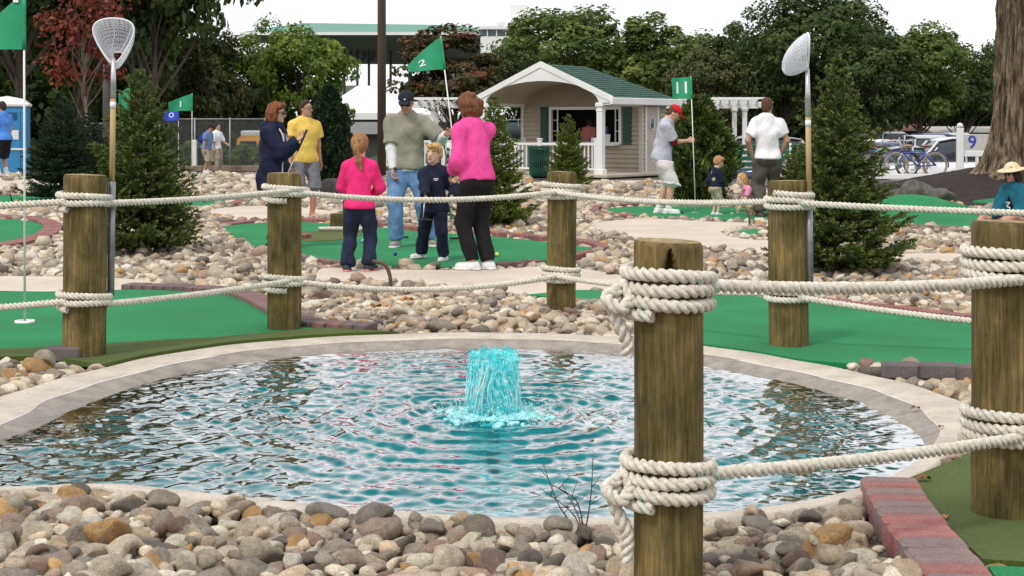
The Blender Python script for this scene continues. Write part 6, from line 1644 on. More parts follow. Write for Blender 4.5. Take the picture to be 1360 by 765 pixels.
# serving window: frame, sashes, counter, shutters, dark room behind
wx0, wx1, wz0, wz1 = -1.02, 1.38, .98, 2.0
wf = empty("serving_window", (0, 0, 0)); wf.parent = kroot
def wbox(nm, c, sz, mat, par=None): return MB().box(c, sz, bev=.008).build(nm, mat, par or kroot)
bpy.data.objects.remove(wf)
wf = wbox("window_frame", ((wx0 + wx1) / 2, PD - .05, wz1 + .02), (wx1 - wx0 + .16, .1, .09), M_trim)
for c, sz in ((((wx0 - .04), PD - .05, (wz0 + wz1) / 2), (.085, .1, wz1 - wz0)), ((wx1 + .04, PD - .05, (wz0 + wz1) / 2), (.085, .1, wz1 - wz0)), (((wx0 + wx1) / 2, PD - .06, wz0 - .03), (wx1 - wx0 + .16, .14, .07))): wbox("frame_side", c, sz, M_trim, wf)
for s0 in (wx0 + .17, wx1 - .17):
    wbox("sash", (s0, PD + .02, (wz0 + wz1) / 2), (.035, .04, wz1 - wz0), M_trim, wf); 
    for zz in (.33, .66): wbox("glazing_bar", (s0 + (.085 if s0 > 0 else -.085), PD + .022, wz0 + (wz1 - wz0) * zz), (.15, .03, .025), M_trim, wf)
wbox("counter", ((wx0 + wx1) / 2, PD - .16, wz0 - .08), (wx1 - wx0, .34, .045), M_trim)
for s0 in (wx0 - .27, wx1 + .27):
    sh = wbox("shutter", (s0, PD - .04, (wz0 + wz1) / 2), (.30, .05, wz1 - wz0 + .14), M_shutter)
    mb = MB()
    for k in range(14): mb.box((s0, PD - .068, wz0 + .05 + k * .07), (.22, .012, .045))
    o = mb.build("louvres", M_shutter, sh); tag(o, kind="stuff")
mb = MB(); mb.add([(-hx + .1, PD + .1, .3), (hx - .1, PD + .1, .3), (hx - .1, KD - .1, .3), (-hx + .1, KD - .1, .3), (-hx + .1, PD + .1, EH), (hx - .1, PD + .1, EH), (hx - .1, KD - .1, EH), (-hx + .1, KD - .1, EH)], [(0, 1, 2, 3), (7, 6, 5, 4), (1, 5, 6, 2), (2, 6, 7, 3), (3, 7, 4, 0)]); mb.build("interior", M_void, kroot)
# roof: two slopes, hip at the back, shingle courses as real steps
OV = .22; nc = 15
def slope_courses(nm, e0, e1, r0, r1):
    e0, e1, r0, r1 = map(lambda k: np.array(k, float), (e0, e1, r0, r1)); mb = MB(); nr = np.cross(e1 - e0, r0 - e0) if np.linalg.norm(r0 - e0) > 0 else np.cross(e1 - e0, r1 - e0); nr = unit(nr); nr = nr if nr[2] > 0 else -nr
    for i in range(nc):
        f0, f1 = i / nc, min(1, (i + 1.15) / nc); a, b = e0 + (r0 - e0) * f0, e1 + (r1 - e1) * f0; c, d = e1 + (r1 - e1) * f1, e0 + (r0 - e0) * f1
        k = max(1, int(np.linalg.norm(b - a) / .33)); jit = (i % 2) * .5
        for j in range(k):
            t0, t1 = j / k, (j + 1) / k - .012; lift = .030 + .006 * ((j * 7 + i * 5) % 4) / 4
            mb.add([a + (b - a) * t0 + nr * lift, a + (b - a) * t1 + nr * lift, d + (c - d) * t1 + nr * .010, d + (c - d) * t0 + nr * .010, a + (b - a) * t0, a + (b - a) * t1], [(0, 1, 2, 3), (4, 5, 1, 0)])
    mb.add([e0, e1, r1, r0], [(0, 1, 2, 3)])
    o = mb.build(nm, M_shingle, kroot); tag(o, kind="stuff"); return o
ex = hx + .28; ez = EH + .10; f0y, b0y, ry = -.22, KD + .30, KD - 1.35
slope_courses("roof_slope", (ex, f0y, ez), (ex, b0y, ez), (0, f0y, RH), (0, ry, RH)); slope_courses("roof_slope", (-ex, b0y, ez), (-ex, f0y, ez), (0, ry, RH), (0, f0y, RH)); slope_courses("hip_slope", (ex, b0y, ez), (-ex, b0y, ez), (0, ry, RH), (0, ry, RH))
# fascia, soffit, gutters
for s_ in (-1, 1):
    MB().box((s_ * (ex + .03), (f0y + b0y) / 2, ez - .08), (.09, b0y - f0y + .12, .20), bev=.015).build("fascia", M_trim, kroot); MB().box((s_ * (hx + .13), (f0y + b0y) / 2, ez - .17), (.32, b0y - f0y, .03)).build("soffit", M_trim, kroot)
MB().box((0, b0y + .03, ez - .08), (2 * ex, .09, .20)).build("fascia", M_trim, kroot)
# arched gable board
n = 28; yf = f0y - .02; ar = hx - .12; az = EH - .05; ah = .68
prof_top = [(-ex - .06, ez - .12), (-ex - .06, ez + .04), (0, RH + .08), (ex + .06, ez + .04), (ex + .06, ez - .12)]
low = [(ar * math.cos(t_), az + ah * math.sin(t_)) for t_ in np.linspace(0, math.pi, n)]
pl = [(x_, z_) for x_, z_ in prof_top] + [(ar, az)] + low[1:-1] + [(-ar, az)]
# build as strip between roof line and arch
def roofz(x_): return RH + .08 - (RH + .04 - ez) * abs(x_) / (ex + .06)
mb = MB(); xs_ = np.concatenate([np.linspace(-ex - .06, -ar, 4), np.array([p[0] for p in low[::-1]])[1:-1], np.linspace(ar, ex + .06, 4)])
def archz(x_): return az + ah * math.sqrt(max(0, 1 - (x_ / ar) ** 2)) if abs(x_) < ar else ez - .13
for i in range(len(xs_) - 1):
    a, b = xs_[i], xs_[i + 1]; A = [(a, yf, archz(a)), (b, yf, archz(b)), (b, yf, roofz(b) - .03), (a, yf, roofz(a) - .03)]; mb.add(A + [(p[0], p[1] + .10, p[2]) for p in A], [(0, 1, 2, 3), (7, 6, 5, 4), (4, 5, 1, 0)])
mb.build("gable_board", M_trim, kroot)
for s_ in (-1, 1):
    p0, p1 = np.array([0, yf - .03, RH + .06]), np.array([s_ * (ex + .08), yf - .03, ez + .02]); d = unit(p1 - p0); up_ = np.array([-d[2] * s_, 0, d[0] * s_]) * np.array([1, 1, 1]); up_ = unit(np.array([d[2] * -s_ * s_, 0, abs(d[0])])) if False else np.array([0, 0, 1.0])
    mb = MB(); mb.prism([p0 + up_ * .03, p0 - up_ * .15, p1 - up_ * .15, p1 + up_ * .03] if s_ < 0 else [p0 - up_ * .15, p0 + up_ * .03, p1 + up_ * .03, p1 - up_ * .15], (0, .05, 0)); mb.build("rake_board", M_trim, kroot)
    A = [tuple(p) for p in (np.array([s_ * x_, yy, roofz(x_) - .10]) for yy in (yf + .1, PD) for x_ in (0.0, hx))]
mb = MB(); nS = 18     # vaulted porch ceiling
cx_ = np.linspace(-ar, ar, nS)
for i in range(nS - 1):
    a, b = cx_[i], cx_[i + 1]; mb.add([(a, yf + .1, archz(a)), (b, yf + .1, archz(b)), (b, PD, archz(b)), (a, PD, archz(a))], [(0, 1, 2, 3)])
mb.build("porch_ceiling", M_siding, kroot)
for s_ in (-1, 1):
    MB().box((s_ * (hx - .06), PD / 2 - .1, EH - .02), (.14, PD - .05, .2)).build("porch_beam", M_trim, kroot)
    col_ = MB().box((s_ * (hx - .12), -.12, EH / 2 + .02), (.19, .19, EH - .12), bev=.01).build("column", M_trim, kroot)
    MB().box((s_ * (hx - .12), -.12, .14), (.27, .27, .16), bev=.02).build("plinth", M_trim, col_); MB().box((s_ * (hx - .12), -.12, EH - .09), (.27, .27, .14), bev=.03).build("capital", M_trim, col_); MB().box((s_ * (hx - .12), -.12, EH - .26), (.225, .225, .04), bev=.01).build("collar", M_trim, col_)
# goods on the counter (things of their own)
def kw(p): q = rotz(R(-33)) @ np.array(p, float); return np.array([kroot.location.x, kroot.location.y, KZ]) + q
M_paper = pmat("paper", (.78, .77, .74), (.68, .67, .64), 40, .8)
for i, (xx, hh, lb) in enumerate(((.72, .26, "white menu card propped at the kiosk counter's right end"), (.98, .30, "larger white price card in the kiosk window"), (.52, .20, "small white card beside the kiosk's price card"))):
    o = MB().box((0, 0, hh / 2), (.20, .02, hh), bev=.003).build("menu_card", M_paper, None, loc=kw((xx, PD - .12, wz0 - .055)), rot=(R(-12), 0, R(-33))); tag(o, lb, "card", "cards in the kiosk window")
# people inside
def kperson(label, lx, mat, hairmat, head=0):
    p_ = kw((lx, PD + .55, .1)); person(label, 0, 0, 1.66, head - 33, SK2, [dict(mat=mat, sleeve=.45, hem=-.05, infl=.022, agr=1.3)], dict(mat=bshort, len=.95), dict(mat=sh_b), dict(style='bob', mat=hairmat), dict(handL=(.12, -.3, 1.05), handR=(-.12, -.3, 1.05), hpitch=12), Y=None, z=p_[2], h=.022, group="people inside the kiosk") if False else None
    global G_over
    return p_
def person_at(pos, *a, **k):
    px_ = CX + pos[0] / pos[1] * F_PX; k['Y'] = pos[1]; k['z'] = pos[2]; return person(a[0], px_, 232, *a[1:], **k)
person_at(kw((-.05, PD + .5, .1)), "person in a salmon pink shirt standing inside the kiosk window", 1.62, 150, SK2, [dict(mat=cloth("salmon_shirt", (.62, .20, .19)), sleeve=.45, hem=-.05, infl=.024, agr=1.35)], dict(mat=bshort, len=.95), dict(mat=sh_b), dict(style='bob', mat=h_dark), pose=dict(lean=14, hpitch=10), h=.022, group="people inside the kiosk")
person_at(kw((.42, PD + .75, .1)), "person in a blue shirt leaning on the counter inside the kiosk", 1.66, -50, SK2, [dict(mat=bluet, sleeve=.4, hem=-.05, infl=.024, agr=1.35)], dict(mat=bshort, len=.95), dict(mat=sh_b), dict(style='short', mat=h_dark), pose=dict(lean=14, handL=(.12, -.35, 1.02), handR=(-.12, -.35, 1.02)), h=.022, group="people inside the kiosk")

# ---------------------------------------------------------------- railings
def railing(label, p0, p1, h=.92, gap=.13, posts=2, zb=None):
    p0 = np.array(p0, float); p1 = np.array(p1, float); d = p1 - p0; L_ = np.linalg.norm(d[:2]); a = math.atan2(d[1], d[0]); root = empty("railing", p0, a); tag(root, label, "railing", "white baluster railings")
    for k in range(posts):
        x_ = L_ * k / (posts - 1); q = MB().box((x_, 0, h / 2 + .03), (.12, .12, h + .06), bev=.01).build("post", M_trim, root); MB().box((x_, 0, h + .085), (.16, .16, .05), bev=.02).build("cap", M_trim, q)
    MB().box((L_ / 2, 0, h - .06), (L_ - .13, .06, .075), bev=.01).build("top_rail", M_trim, root); MB().box((L_ / 2, 0, .13), (L_ - .13, .05, .06), bev=.01).build("bottom_rail", M_trim, root)
    n = int(L_ / gap); bm_ = MB().box((0, 0, .49), (.036, .036, h - .26)).mesh("baluster", M_trim)
    for k in range(1, n): link("baluster", bm_, root, loc=(L_ * k / n, 0, 0))
    return root
ka = kw((-hx + .05, -.1, 0)); kb = kw((hx - .28, -.1, 0)); kc = kw((-hx + .05, PD, 0))
railing("white railing across the kiosk's porch front", ka + (0, 0, .08), kb + (0, 0, .08), posts=3); railing("white railing on the side of the kiosk's porch", kc + (0, 0, .08), ka + (0, .12, .08))
railing("white railing behind the man in the khaki shirt", W(508, 225, 49), W(632, 225, 49), posts=4); 

# ---------------------------------------------------------------- pergolas
def pergola(label, px0, px1, Y, ytop, depth=2.4, post_px=(), zb=-.2):
    x0, x1 = (px0 - CX) * Y / F_PX, (px1 - CX) * Y / F_PX; zt = CAM_H - (ytop - HZ) * Y / F_PX; root = empty("pergola", (x0, Y, zb)); tag(root, label, "pergola", "white pergolas"); L_ = x1 - x0; H_ = zt - zb
    for yy in (0, depth):
        for pp in post_px:
            xx = (pp - px0) * Y / F_PX; q = MB().box((xx, yy, (H_ - .3) / 2 - .5), (.15, .15, H_ + .7), bev=.015).build("post", M_trim, root); MB().box((xx, yy, H_ - .36), (.22, .22, .12), bev=.03).build("capital", M_trim, q)
        for s_ in (-.07, .07): MB().prism([(-.5, yy + s_, H_ - .14), (-.38, yy + s_, H_ - .30), (L_ + .38, yy + s_, H_ - .30), (L_ + .5, yy + s_, H_ - .14), (L_ + .5, yy + s_, H_ - .10), (-.5, yy + s_, H_ - .10)], (0, .045, 0)).build("beam", M_trim, root)
    rm = MB().prism([(0, -.5, .04), (0, -.36, -.10), (0, depth + .36, -.10), (0, depth + .5, .04), (0, depth + .5, .08), (0, -.5, .08)], (.045, 0, 0)).mesh("rafter", M_trim)
    for k in range(int(L_ / .3) + 1): link("rafter", rm, root, loc=(k * .3, 0, H_ - .09))
    sm = MB().box((L_ / 2, 0, 0), (L_ + .5, .035, .04)).mesh("top_slat", M_trim)
    for k in range(7): link("top_slat", sm, root, loc=(0, -.35 + k * (depth + .7) / 6, H_ + .02))
pergola("white pergola reaching from the kiosk past the flag numbered 11", 905, 1006, 52, 131, post_px=(950, 989))
pergola("white pergola left of the kiosk behind the lifted flag", 556, 662, 54, 131, post_px=(575, 630))

# ---------------------------------------------------------------- bench, bin, sign, rails
def slat_bench(label, px, base, Y, rz, Lb=1.9):
    g = W(px, base, Y); root = empty("park_bench", (g[0], Y, float(terrain(g[0], Y))), rz); tag(root, label, "bench", "green slatted benches"); sm = MB().box((0, 0, 0), (Lb, .09, .035), bev=.006).mesh("slat", M_benchg)
    for k in range(4): link("seat_slat", sm, root, loc=(0, -.2 + k * .115, .45))
    for k in range(4): link("back_slat", sm, root, loc=(0, .22 + k * .025, .56 + k * .125), rot=(R(80), 0, 0))
    for s_ in (-1, 1):
        q = MB().tube([(s_ * Lb * .4, -.24, 0), (s_ * Lb * .4, -.22, .43), (s_ * Lb * .4, .2, .43), (s_ * Lb * .4, .31, 1.0)], .028, 8).build("frame", M_trim, root, True); MB().tube([(s_ * Lb * .4, .26, 0), (s_ * Lb * .4, .2, .43)], .028, 8).build("leg", M_trim, root, True)
slat_bench("green slatted bench behind the man in the white t-shirt", 1000, 258, 33.5, R(175)); slat_bench("green slatted bench partly behind the low spruce", 1068, 256, 35, R(185))
M_bin = pmat("green_mesh_bin", (.012, .09, .06), (.008, .06, .04), 30, .5)
g = W(716, 232, 45.2); root = empty("litter_bin", (g[0], g[1], -.14)); tag(root, "green wire mesh litter bin against the porch railing", "bin"); mb = MB()
for k in range(30): a = 2 * math.pi * k / 30; mb.tube([(.27 * math.cos(a), .27 * math.sin(a), .04), (.30 * math.cos(a + .25), .30 * math.sin(a + .25), .86)], .012, 4); mb.tube([(.27 * math.cos(a), .27 * math.sin(a), .04), (.30 * math.cos(a - .25), .30 * math.sin(a - .25), .86)], .012, 4)
o = mb.build("mesh_side", M_bin, root); tag(o, kind="stuff"); MB().lathe([(.29, .84), (.32, .86), (.32, .9), (.28, .9)], 20, cap=False).build("rim", M_bin, root, True); MB().lathe([(.24, .02), (.255, .8)], 18).build("liner", M_void, root, True)
# mini pilings on the middle green
for (px_, by, hh, rd, lb) in ((447, 305, .22, .085, "short miniature piling on the tan turf patch"), (461, 300, .36, .06, "taller miniature piling behind the short one")):
    g = G(px_, by); root = empty("miniature_piling", (g[0], g[1], 0)); tag(root, lb, "post", "miniature pilings"); me, ring = post_mesh("shaft", hh, rd, int(px_), n=28, m=14); link("shaft", me, root); link("end_face", top_mesh(ring, hh, 1), root)
g = G(447, 309); link_ = link("rope_loop", rope_mesh("rope_loop", [(g[0] + (-.22 + .55 * t_), g[1] - .12 + .05 * math.sin(t_ * 3), .055) for t_ in np.linspace(0, 1, 20)] + [(g[0] + .33, g[1] + .3, .055)], rad=.028)); tag(link_, "white rope laid round the miniature pilings", "rope")
# bent stakes beside the path
M_stake = pmat("rusty_stake", (.13, .075, .05), (.08, .045, .03), 20, .7)
for (px0, py0, px1, py1, lb) in ((495, 345, 519, 386, "bent brown stake arching over the path beside the girl in pink"), (984, 277, 996, 300, "bent brown stake beside the crouching girl")):
    e = G(px1, py1); Yq = e[1]; q = [e - np.array([0, 0, .05]), W(px1 - 1, py1 - (py1 - py0) * .45, Yq), W(px1 - (px1 - px0) * .35, py1 - (py1 - py0) * .85, Yq), W(px0, py0 + 2, Yq)]
    o = MB().tube(catmull(np.array(q) - e, 6, closed=False), .016, 8).build("bent_stake", M_stake, None, True, loc=e); tag(o, lb, "stake", "bent stakes")
# ---------------------------------------------------------------- poles
M_pole = pmat("brown_pole", (.075, .05, .035), (.05, .035, .025), 6, .8, stretch=(1, 1, .1)); M_pole_g = pmat("grey_pole", (.14, .13, .125), None, 6, .7)
g = W(507, 235, 40); root = empty("utility_pole", (g[0], g[1], -.1)); tag(root, "dark brown utility pole rising behind the man in the dark cap", "pole"); MB().tube([(0, 0, -.1), (.0, 0, 9)], [.115, .10], 14).build("shaft", M_pole, root, True); MB().box((0, 0, 8.3), (1.8, .1, .12)).build("crossarm", M_pole, root)
g = W(141, 232, 46); root = empty("lamp_post", (g[0], g[1], -.15)); tag(root, "tall grey lamp post behind the net with the open hoop", "pole"); MB().tube([(0, 0, -.1), (0, 0, 8)], [.11, .08], 12).build("shaft", M_pole_g, root, True); MB().box((.3, 0, 8), (.8, .25, .14), bev=.03).build("lamp_head", M_pole_g, root)

# ---------------------------------------------------------------- far flags
def far_flag(label, px, top, base, Y, w, h, mat, txt=None, az=R(180), droop=.25):
    g = W(px, base, Y); g[2] = float(terrain(g[0], Y)); tp = W(px, top, Y); golf_flag(label, g, tp, az, w, h, droop, .03, txt=txt, tsize=h * .62, mat=mat, cup=False, bd=.1)
far_flag("green flag with a white numeral beside the small blue flag", 255, 124, 272, 34, .50, .36, M_fgreen, "1", droop=.5)
far_flag("small blue flag with a pale print on a grey pole", 237, 145, 214, 46, .42, .32, M_fblue, "O", droop=.12)
far_flag("green flag half hidden in the spruce behind the open net", 172, 114, 285, 27, .18, .42, M_fgreen, droop=.3)
far_flag("green flag peeping out behind the flag numbered 11", 936, 124, 262, 30, .34, .26, M_fgreen, droop=.3)
g = G(18, 275, .02); putter("blue-gripped putter lying by the far left green", g + np.array([-.06, 0, .22]), g, 0, glen=.2)
ball("dark blue golf ball by the far left green's pavers", 271, 268, (.03, .05, .3))

# ---------------------------------------------------------------- portable toilet
M_ptoilet = pmat("blue_plastic", (.03, .24, .50), (.025, .2, .42), 3, .45); g = W(10, 222, 45); root = empty("portable_toilet", (g[0], g[1], -.1), R(12)); tag(root, "light blue portable toilet with a white roof", "toilet")
MB().box((0, 0, 1.02), (1.15, 1.15, 1.96), bev=.04).build("cabin", M_ptoilet, root); MB().lathe([(.86, 1.98), (.88, 2.04), (.6, 2.2), (0.02, 2.28)], 4, cap=False).build("roof", M_trim, root, rot=(0, 0, R(45))); d_ = MB().box((0, -.59, .98), (.8, .04, 1.75), bev=.01).build("door", M_ptoilet, root)
for k in range(5): MB().box((.15, -.62, 1.62 + k * .045), (.34, .02, .022)).build("vent_slat", pmat("vent_dark", (.01, .06, .16), None, 3, .5), d_)
MB().box((.22, -.618, 1.18), (.28, .014, .26)).build("notice", M_paper, d_); MB().box((.12, -.628, 1.20), (.05, .006, .16)).build("notice_mark", pmat("red_print", (.5, .04, .04), None, 5, .6), d_); MB().box((0, -.62, .78), (1.12, .03, .05)).build("belt_rail", M_trim, root)

# ---------------------------------------------------------------- chain-link fence
M_wire = pmat("galvanised_wire", (.32, .33, .33), None, 10, .5, metal=.5)
def chainlink(label, px0, px1, Y, z0, h, n_post):
    x0, x1 = (px0 - CX) * Y / F_PX, (px1 - CX) * Y / F_PX; L_ = x1 - x0; root = empty("chain_link_fence", (x0, Y, z0)); tag(root, label, "fence", "chain link fences")
    for k in range(n_post): MB().tube([(L_ * k / (n_post - 1), 0, -.1), (L_ * k / (n_post - 1), 0, h + .05)], .03, 8).build("post", M_wire, root, True)
    MB().tube([(0, 0, h), (L_, 0, h)], .022, 8).build("top_rail", M_wire, root, True); V = []; Fs = []; mb = MB(); st = .075
    for k in range(int((L_ + h) / st)):
        a = k * st; x_0, z_0 = (a, 0) if a < L_ else (L_, a - L_); x_1, z_1 = (a - h, h) if a - h > 0 else (0, a); mb.tube([(x_0, .03, z_0), (x_1, .03, z_1)], .0035, 3, cap=False); mb.tube([(L_ - x_0, .035, z_0), (L_ - x_1, .035, z_1)], .0035, 3, cap=False)
    o = mb.build("wire_mesh", M_wire, root); tag(o, kind="stuff")
chainlink("chain link fence behind the couple with the blue backpack", 212, 352, 54, -.2, 1.75, 4); chainlink("chain link fence behind the two dark spruces", 120, 205, 50, -.2, 1.6, 3)
g = W(258, 230, 53); o = MB().box((0, 0, .45), (.16, .16, 1.2), bev=.02).build("fence_post", M_trim, None, loc=(g[0], g[1], -.2)); tag(o, "white square post in front of the chain link fence", "post")
o = MB().box((0, 0, .0), (7.2, .2, .2), bev=.02).build("landscape_timber", M_bark_l, None, loc=(-10.4, 51.8, -.08)); tag(o, "long weathered timber edging the stones below the chain link fence", "timber")

# ---------------------------------------------------------------- vehicles
def loft(stations, n=16):
    """stations: (x, zlow, zhigh, halfwidth, round)"""
    V = []; Fs = []
    for (x_, zl, zh, hw, e) in stations:
        for k in range(n):
            t_ = 2 * math.pi * k / n + math.pi / n; c, s_ = math.cos(t_), math.sin(t_); p = e
            V.append((x_, hw * math.copysign(abs(c) ** p, c), (zl + zh) / 2 + (zh - zl) / 2 * math.copysign(abs(s_) ** p, s_)))
    m_ = len(stations)
    for i in range(m_ - 1):
        for k in range(n): q = (k + 1) % n; Fs.append((i * n + k, i * n + q, (i + 1) * n + q, (i + 1) * n + k))
    Fs.append(tuple(range(n - 1, -1, -1))); Fs.append(tuple((m_ - 1) * n + k for k in range(n)))
    return V, Fs
M_tyre = pmat("tyre", (.02, .02, .02), None, 10, .8); M_hub = pmat("wheel_rim", (.4, .4, .41), None, 10, .35, metal=.7); M_lampw = pmat("headlamp", (.75, .75, .78), None, 5, .15); M_lampr = pmat("tail_lamp", (.45, .02, .02), None, 5, .2)
def car_paint(name, c): m, t, b = new_mat(name); b.inputs["Base Color"].default_value = (*c, 1); b.inputs["Roughness"].default_value = .25; b.inputs["Coat Weight"].default_value = .6; b.inputs["Coat Roughness"].default_value = .06; return m
PAINT = {"silver": car_paint("silver_paint", (.45, .46, .48)), "white": car_paint("white_paint_car", (.75, .75, .75)), "dark blue": car_paint("dark_blue_paint", (.02, .03, .10)), "black": car_paint("black_paint", (.012, .012, .014)), "red": car_paint("red_paint", (.32, .02, .02)), "grey": car_paint("grey_paint", (.14, .145, .15)), "tan": car_paint("tan_paint", (.36, .30, .22)), "green": car_paint("green_paint", (.02, .07, .05))}
def make_car(kind):
    root = empty("parked_car"); suv = kind == "suv"; top_ = 1.74 if suv else 1.44
    st = [(-2.2, .42, .72, .62, .35), (-2.12, .30, .86, .80, .4), (-1.6, .24, .95 if suv else .93, .88, .45), (-.6, .22, 1.0 if suv else .96, .90, .45), (.9, .22, 1.0 if suv else .95, .90, .45), (1.5, .24, .96 if suv else .85, .88, .45), (2.05, .30, .85 if suv else .74, .82, .4), (2.2, .40, .66, .66, .35)]
    V, Fs = loft(st); b = MB().add(V, Fs).build("body", PAINT["silver"], root, True)
    gst = [(-2.0 if suv else -1.75, .85, .95, .70, .5), (-1.9 if suv else -1.2, .85, top_ - .12, .70, .5), (-1.2 if suv else -.6, .85, top_, .66, .5), (.1, .85, top_, .66, .5), (.55, .85, top_ - .10, .68, .5), (1.15, .85, .96, .72, .5)]
    V, Fs = loft(gst); MB().add(V, Fs).build("glasshouse", M_glass, root, True)
    rst = [(-1.88 if suv else -1.15, top_ - .12, top_ - .06, .62, .5), (-1.2 if suv else -.6, top_ - .05, top_ + .03, .64, .5), (.1, top_ - .05, top_ + .03, .64, .5), (.52, top_ - .13, top_ - .06, .62, .5)]
    V, Fs = loft(rst, 12); MB().add(V, Fs).build("roof_panel", PAINT["silver"], root, True)
    for s_ in (-1, 1):
        for (a, c) in (((.57, top_ - .10), (1.2, .92)), ((-.28, top_), (-.32, .9)), ((-1.9 if suv else -1.18, top_ - .12), (-2.02 if suv else -1.78, .92))): MB().tube([(a[0], s_ * .66, a[1]), (c[0], s_ * .74, c[1])], .035, 6).build("pillar", PAINT["silver"], root, True)
        for x_ in (-1.35, 1.38):
            w = MB().lathe([(.22, -.1), (.31, -.1), (.33, -.06), (.33, .06), (.31, .1), (.22, .1)], 18).build("wheel", M_tyre, root, True, loc=(x_, s_ * .80, .33), rot=(R(90), 0, 0)); MB().lathe([(.0, .095), (.2, .105), (.22, .1), (.22, -.1), (.2, -.105), (0, -.095)], 14).build("rim", M_hub, w, True)
        MB().ell((2.06, s_ * .62, .66), (.10, .16, .075), 10, 6).build("headlight", M_lampw, root, True); MB().ell((-2.08, s_ * .66, .74), (.08, .14, .10), 10, 6).build("tail_light", M_lampr, root, True); MB().ell((.95, s_ * .96, 1.0), (.06, .10, .07), 8, 6).build("mirror", PAINT["silver"], root, True)
    return root
protos = {"sedan": make_car("sedan"), "suv": make_car("suv")}
used = {"sedan": False, "suv": False}
def car(kind, colour, px, Y, rz, label):
    if not used[kind]: root = protos[kind]; used[kind] = True
    else: root = copy_tree(protos[kind])
    root.location = ((px - CX) * Y / F_PX, Y, float(terrain((px - CX) * Y / F_PX, Y)) + .012); root.rotation_euler = (0, 0, R(rz)); tag(root, label, "car", "cars in the parking lot")
    for o in children_of(root):
        if o.name.split(".")[0] in ("body", "roof_panel", "pillar", "mirror"): o.material_slots[0].link = 'OBJECT'; o.material_slots[0].material = PAINT[colour]
CARS = [("suv", "white", 1262, 51, 180, "white van-like car right behind the white sign post"), ("sedan", "silver", 1196, 52, 175, "silver car directly behind the bicycles"), ("suv", "grey", 1320, 53, 0, "grey car behind the big tree trunk"),
 ("sedan", "silver", 1140, 55, 0, "silver car half hidden by the tallest spruce"), ("sedan", "dark blue", 1178, 63, 90, "dark blue car in the second row above the bicycles"), ("suv", "silver", 1222, 62, 90, "silver car in the second row above the handlebars"), ("sedan", "white", 1268, 64, 90, "white sedan in the second row beside the number sign"), ("sedan", "grey", 1140, 66, 90, "grey sedan behind the tallest spruce's flank"),
 ("suv", "dark blue", 1230, 74, 95, "dark blue tall car in the third row"), ("sedan", "red", 1196, 76, 90, "dark red sedan in the third row"), ("sedan", "white", 1160, 75, 90, "white sedan in the third row near the spruce"), ("suv", "silver", 1262, 78, 85, "silver tall car in the third row near the sign"), ("sedan", "silver", 1290, 84, 90, "silver sedan far back beside the trunk"), ("sedan", "black", 1210, 88, 90, "black sedan in the last row under the long roof"), ("suv", "white", 1178, 90, 90, "white tall car in the last row"), ("sedan", "tan", 1240, 91, 90, "tan sedan in the last row"),
 ("sedan", "dark blue", 1064, 50, 172, "dark blue car behind the green bench"), ("suv", "silver", 990, 56, 180, "silver tall car under the white pergola"), ("sedan", "red", 1045, 66, 90, "red car behind the man in the white t-shirt"), ("sedan", "white", 1018, 70, 90, "white sedan past the pergola post"), ("suv", "green", 680, 66, 178, "dark green tall car seen under the porch roof"), ("sedan", "white", 640, 62, 0, "white sedan left of the kiosk's porch")]
for c in CARS: car(*c)
# school bus
M_bus = car_paint("bus_yellow", (.75, .33, .015)); Yb = 62; g = W(376, 210, Yb); root = empty("school_bus", (g[0], g[1], float(terrain(g[0], g[1])) + .06), R(180)); tag(root, "yellow school bus with a white roof beyond the chain link fence", "bus")
V, Fs = loft([(-2.2, .5, 2.2, 1.0, .25), (-2.1, .4, 2.3, 1.1, .25), (1.5, .4, 2.3, 1.1, .25), (1.65, .4, 2.2, 1.05, .25)]); MB().add(V, Fs).build("body", M_bus, root); V, Fs = loft([(1.6, .5, 1.45, .95, .3), (2.2, .5, 1.35, .9, .35), (2.35, .55, 1.2, .8, .4)]); MB().add(V, Fs).build("bonnet", M_bus, root); V, Fs = loft([(-2.1, 2.2, 2.47, .95, .5), (1.5, 2.2, 2.47, .95, .5)]); MB().add(V, Fs).build("roof", M_trim, root)
for s_ in (-1, 1):
    for k in range(5): MB().box((-1.7 + k * .72, s_ * 1.11, 1.75), (.62, .03, .62)).build("window", M_glass, root)
    MB().box((-.3, s_ * 1.115, 1.2), (3.5, .02, .07)).build("rub_rail", M_dark, root)
    for x_ in (-1.4, 1.75): w = MB().lathe([(.3, -.13), (.44, -.13), (.46, -.08), (.46, .08), (.44, .13), (.3, .13)], 18).build("wheel", M_tyre, root, True, loc=(x_, s_ * .95, .46), rot=(R(90), 0, 0))

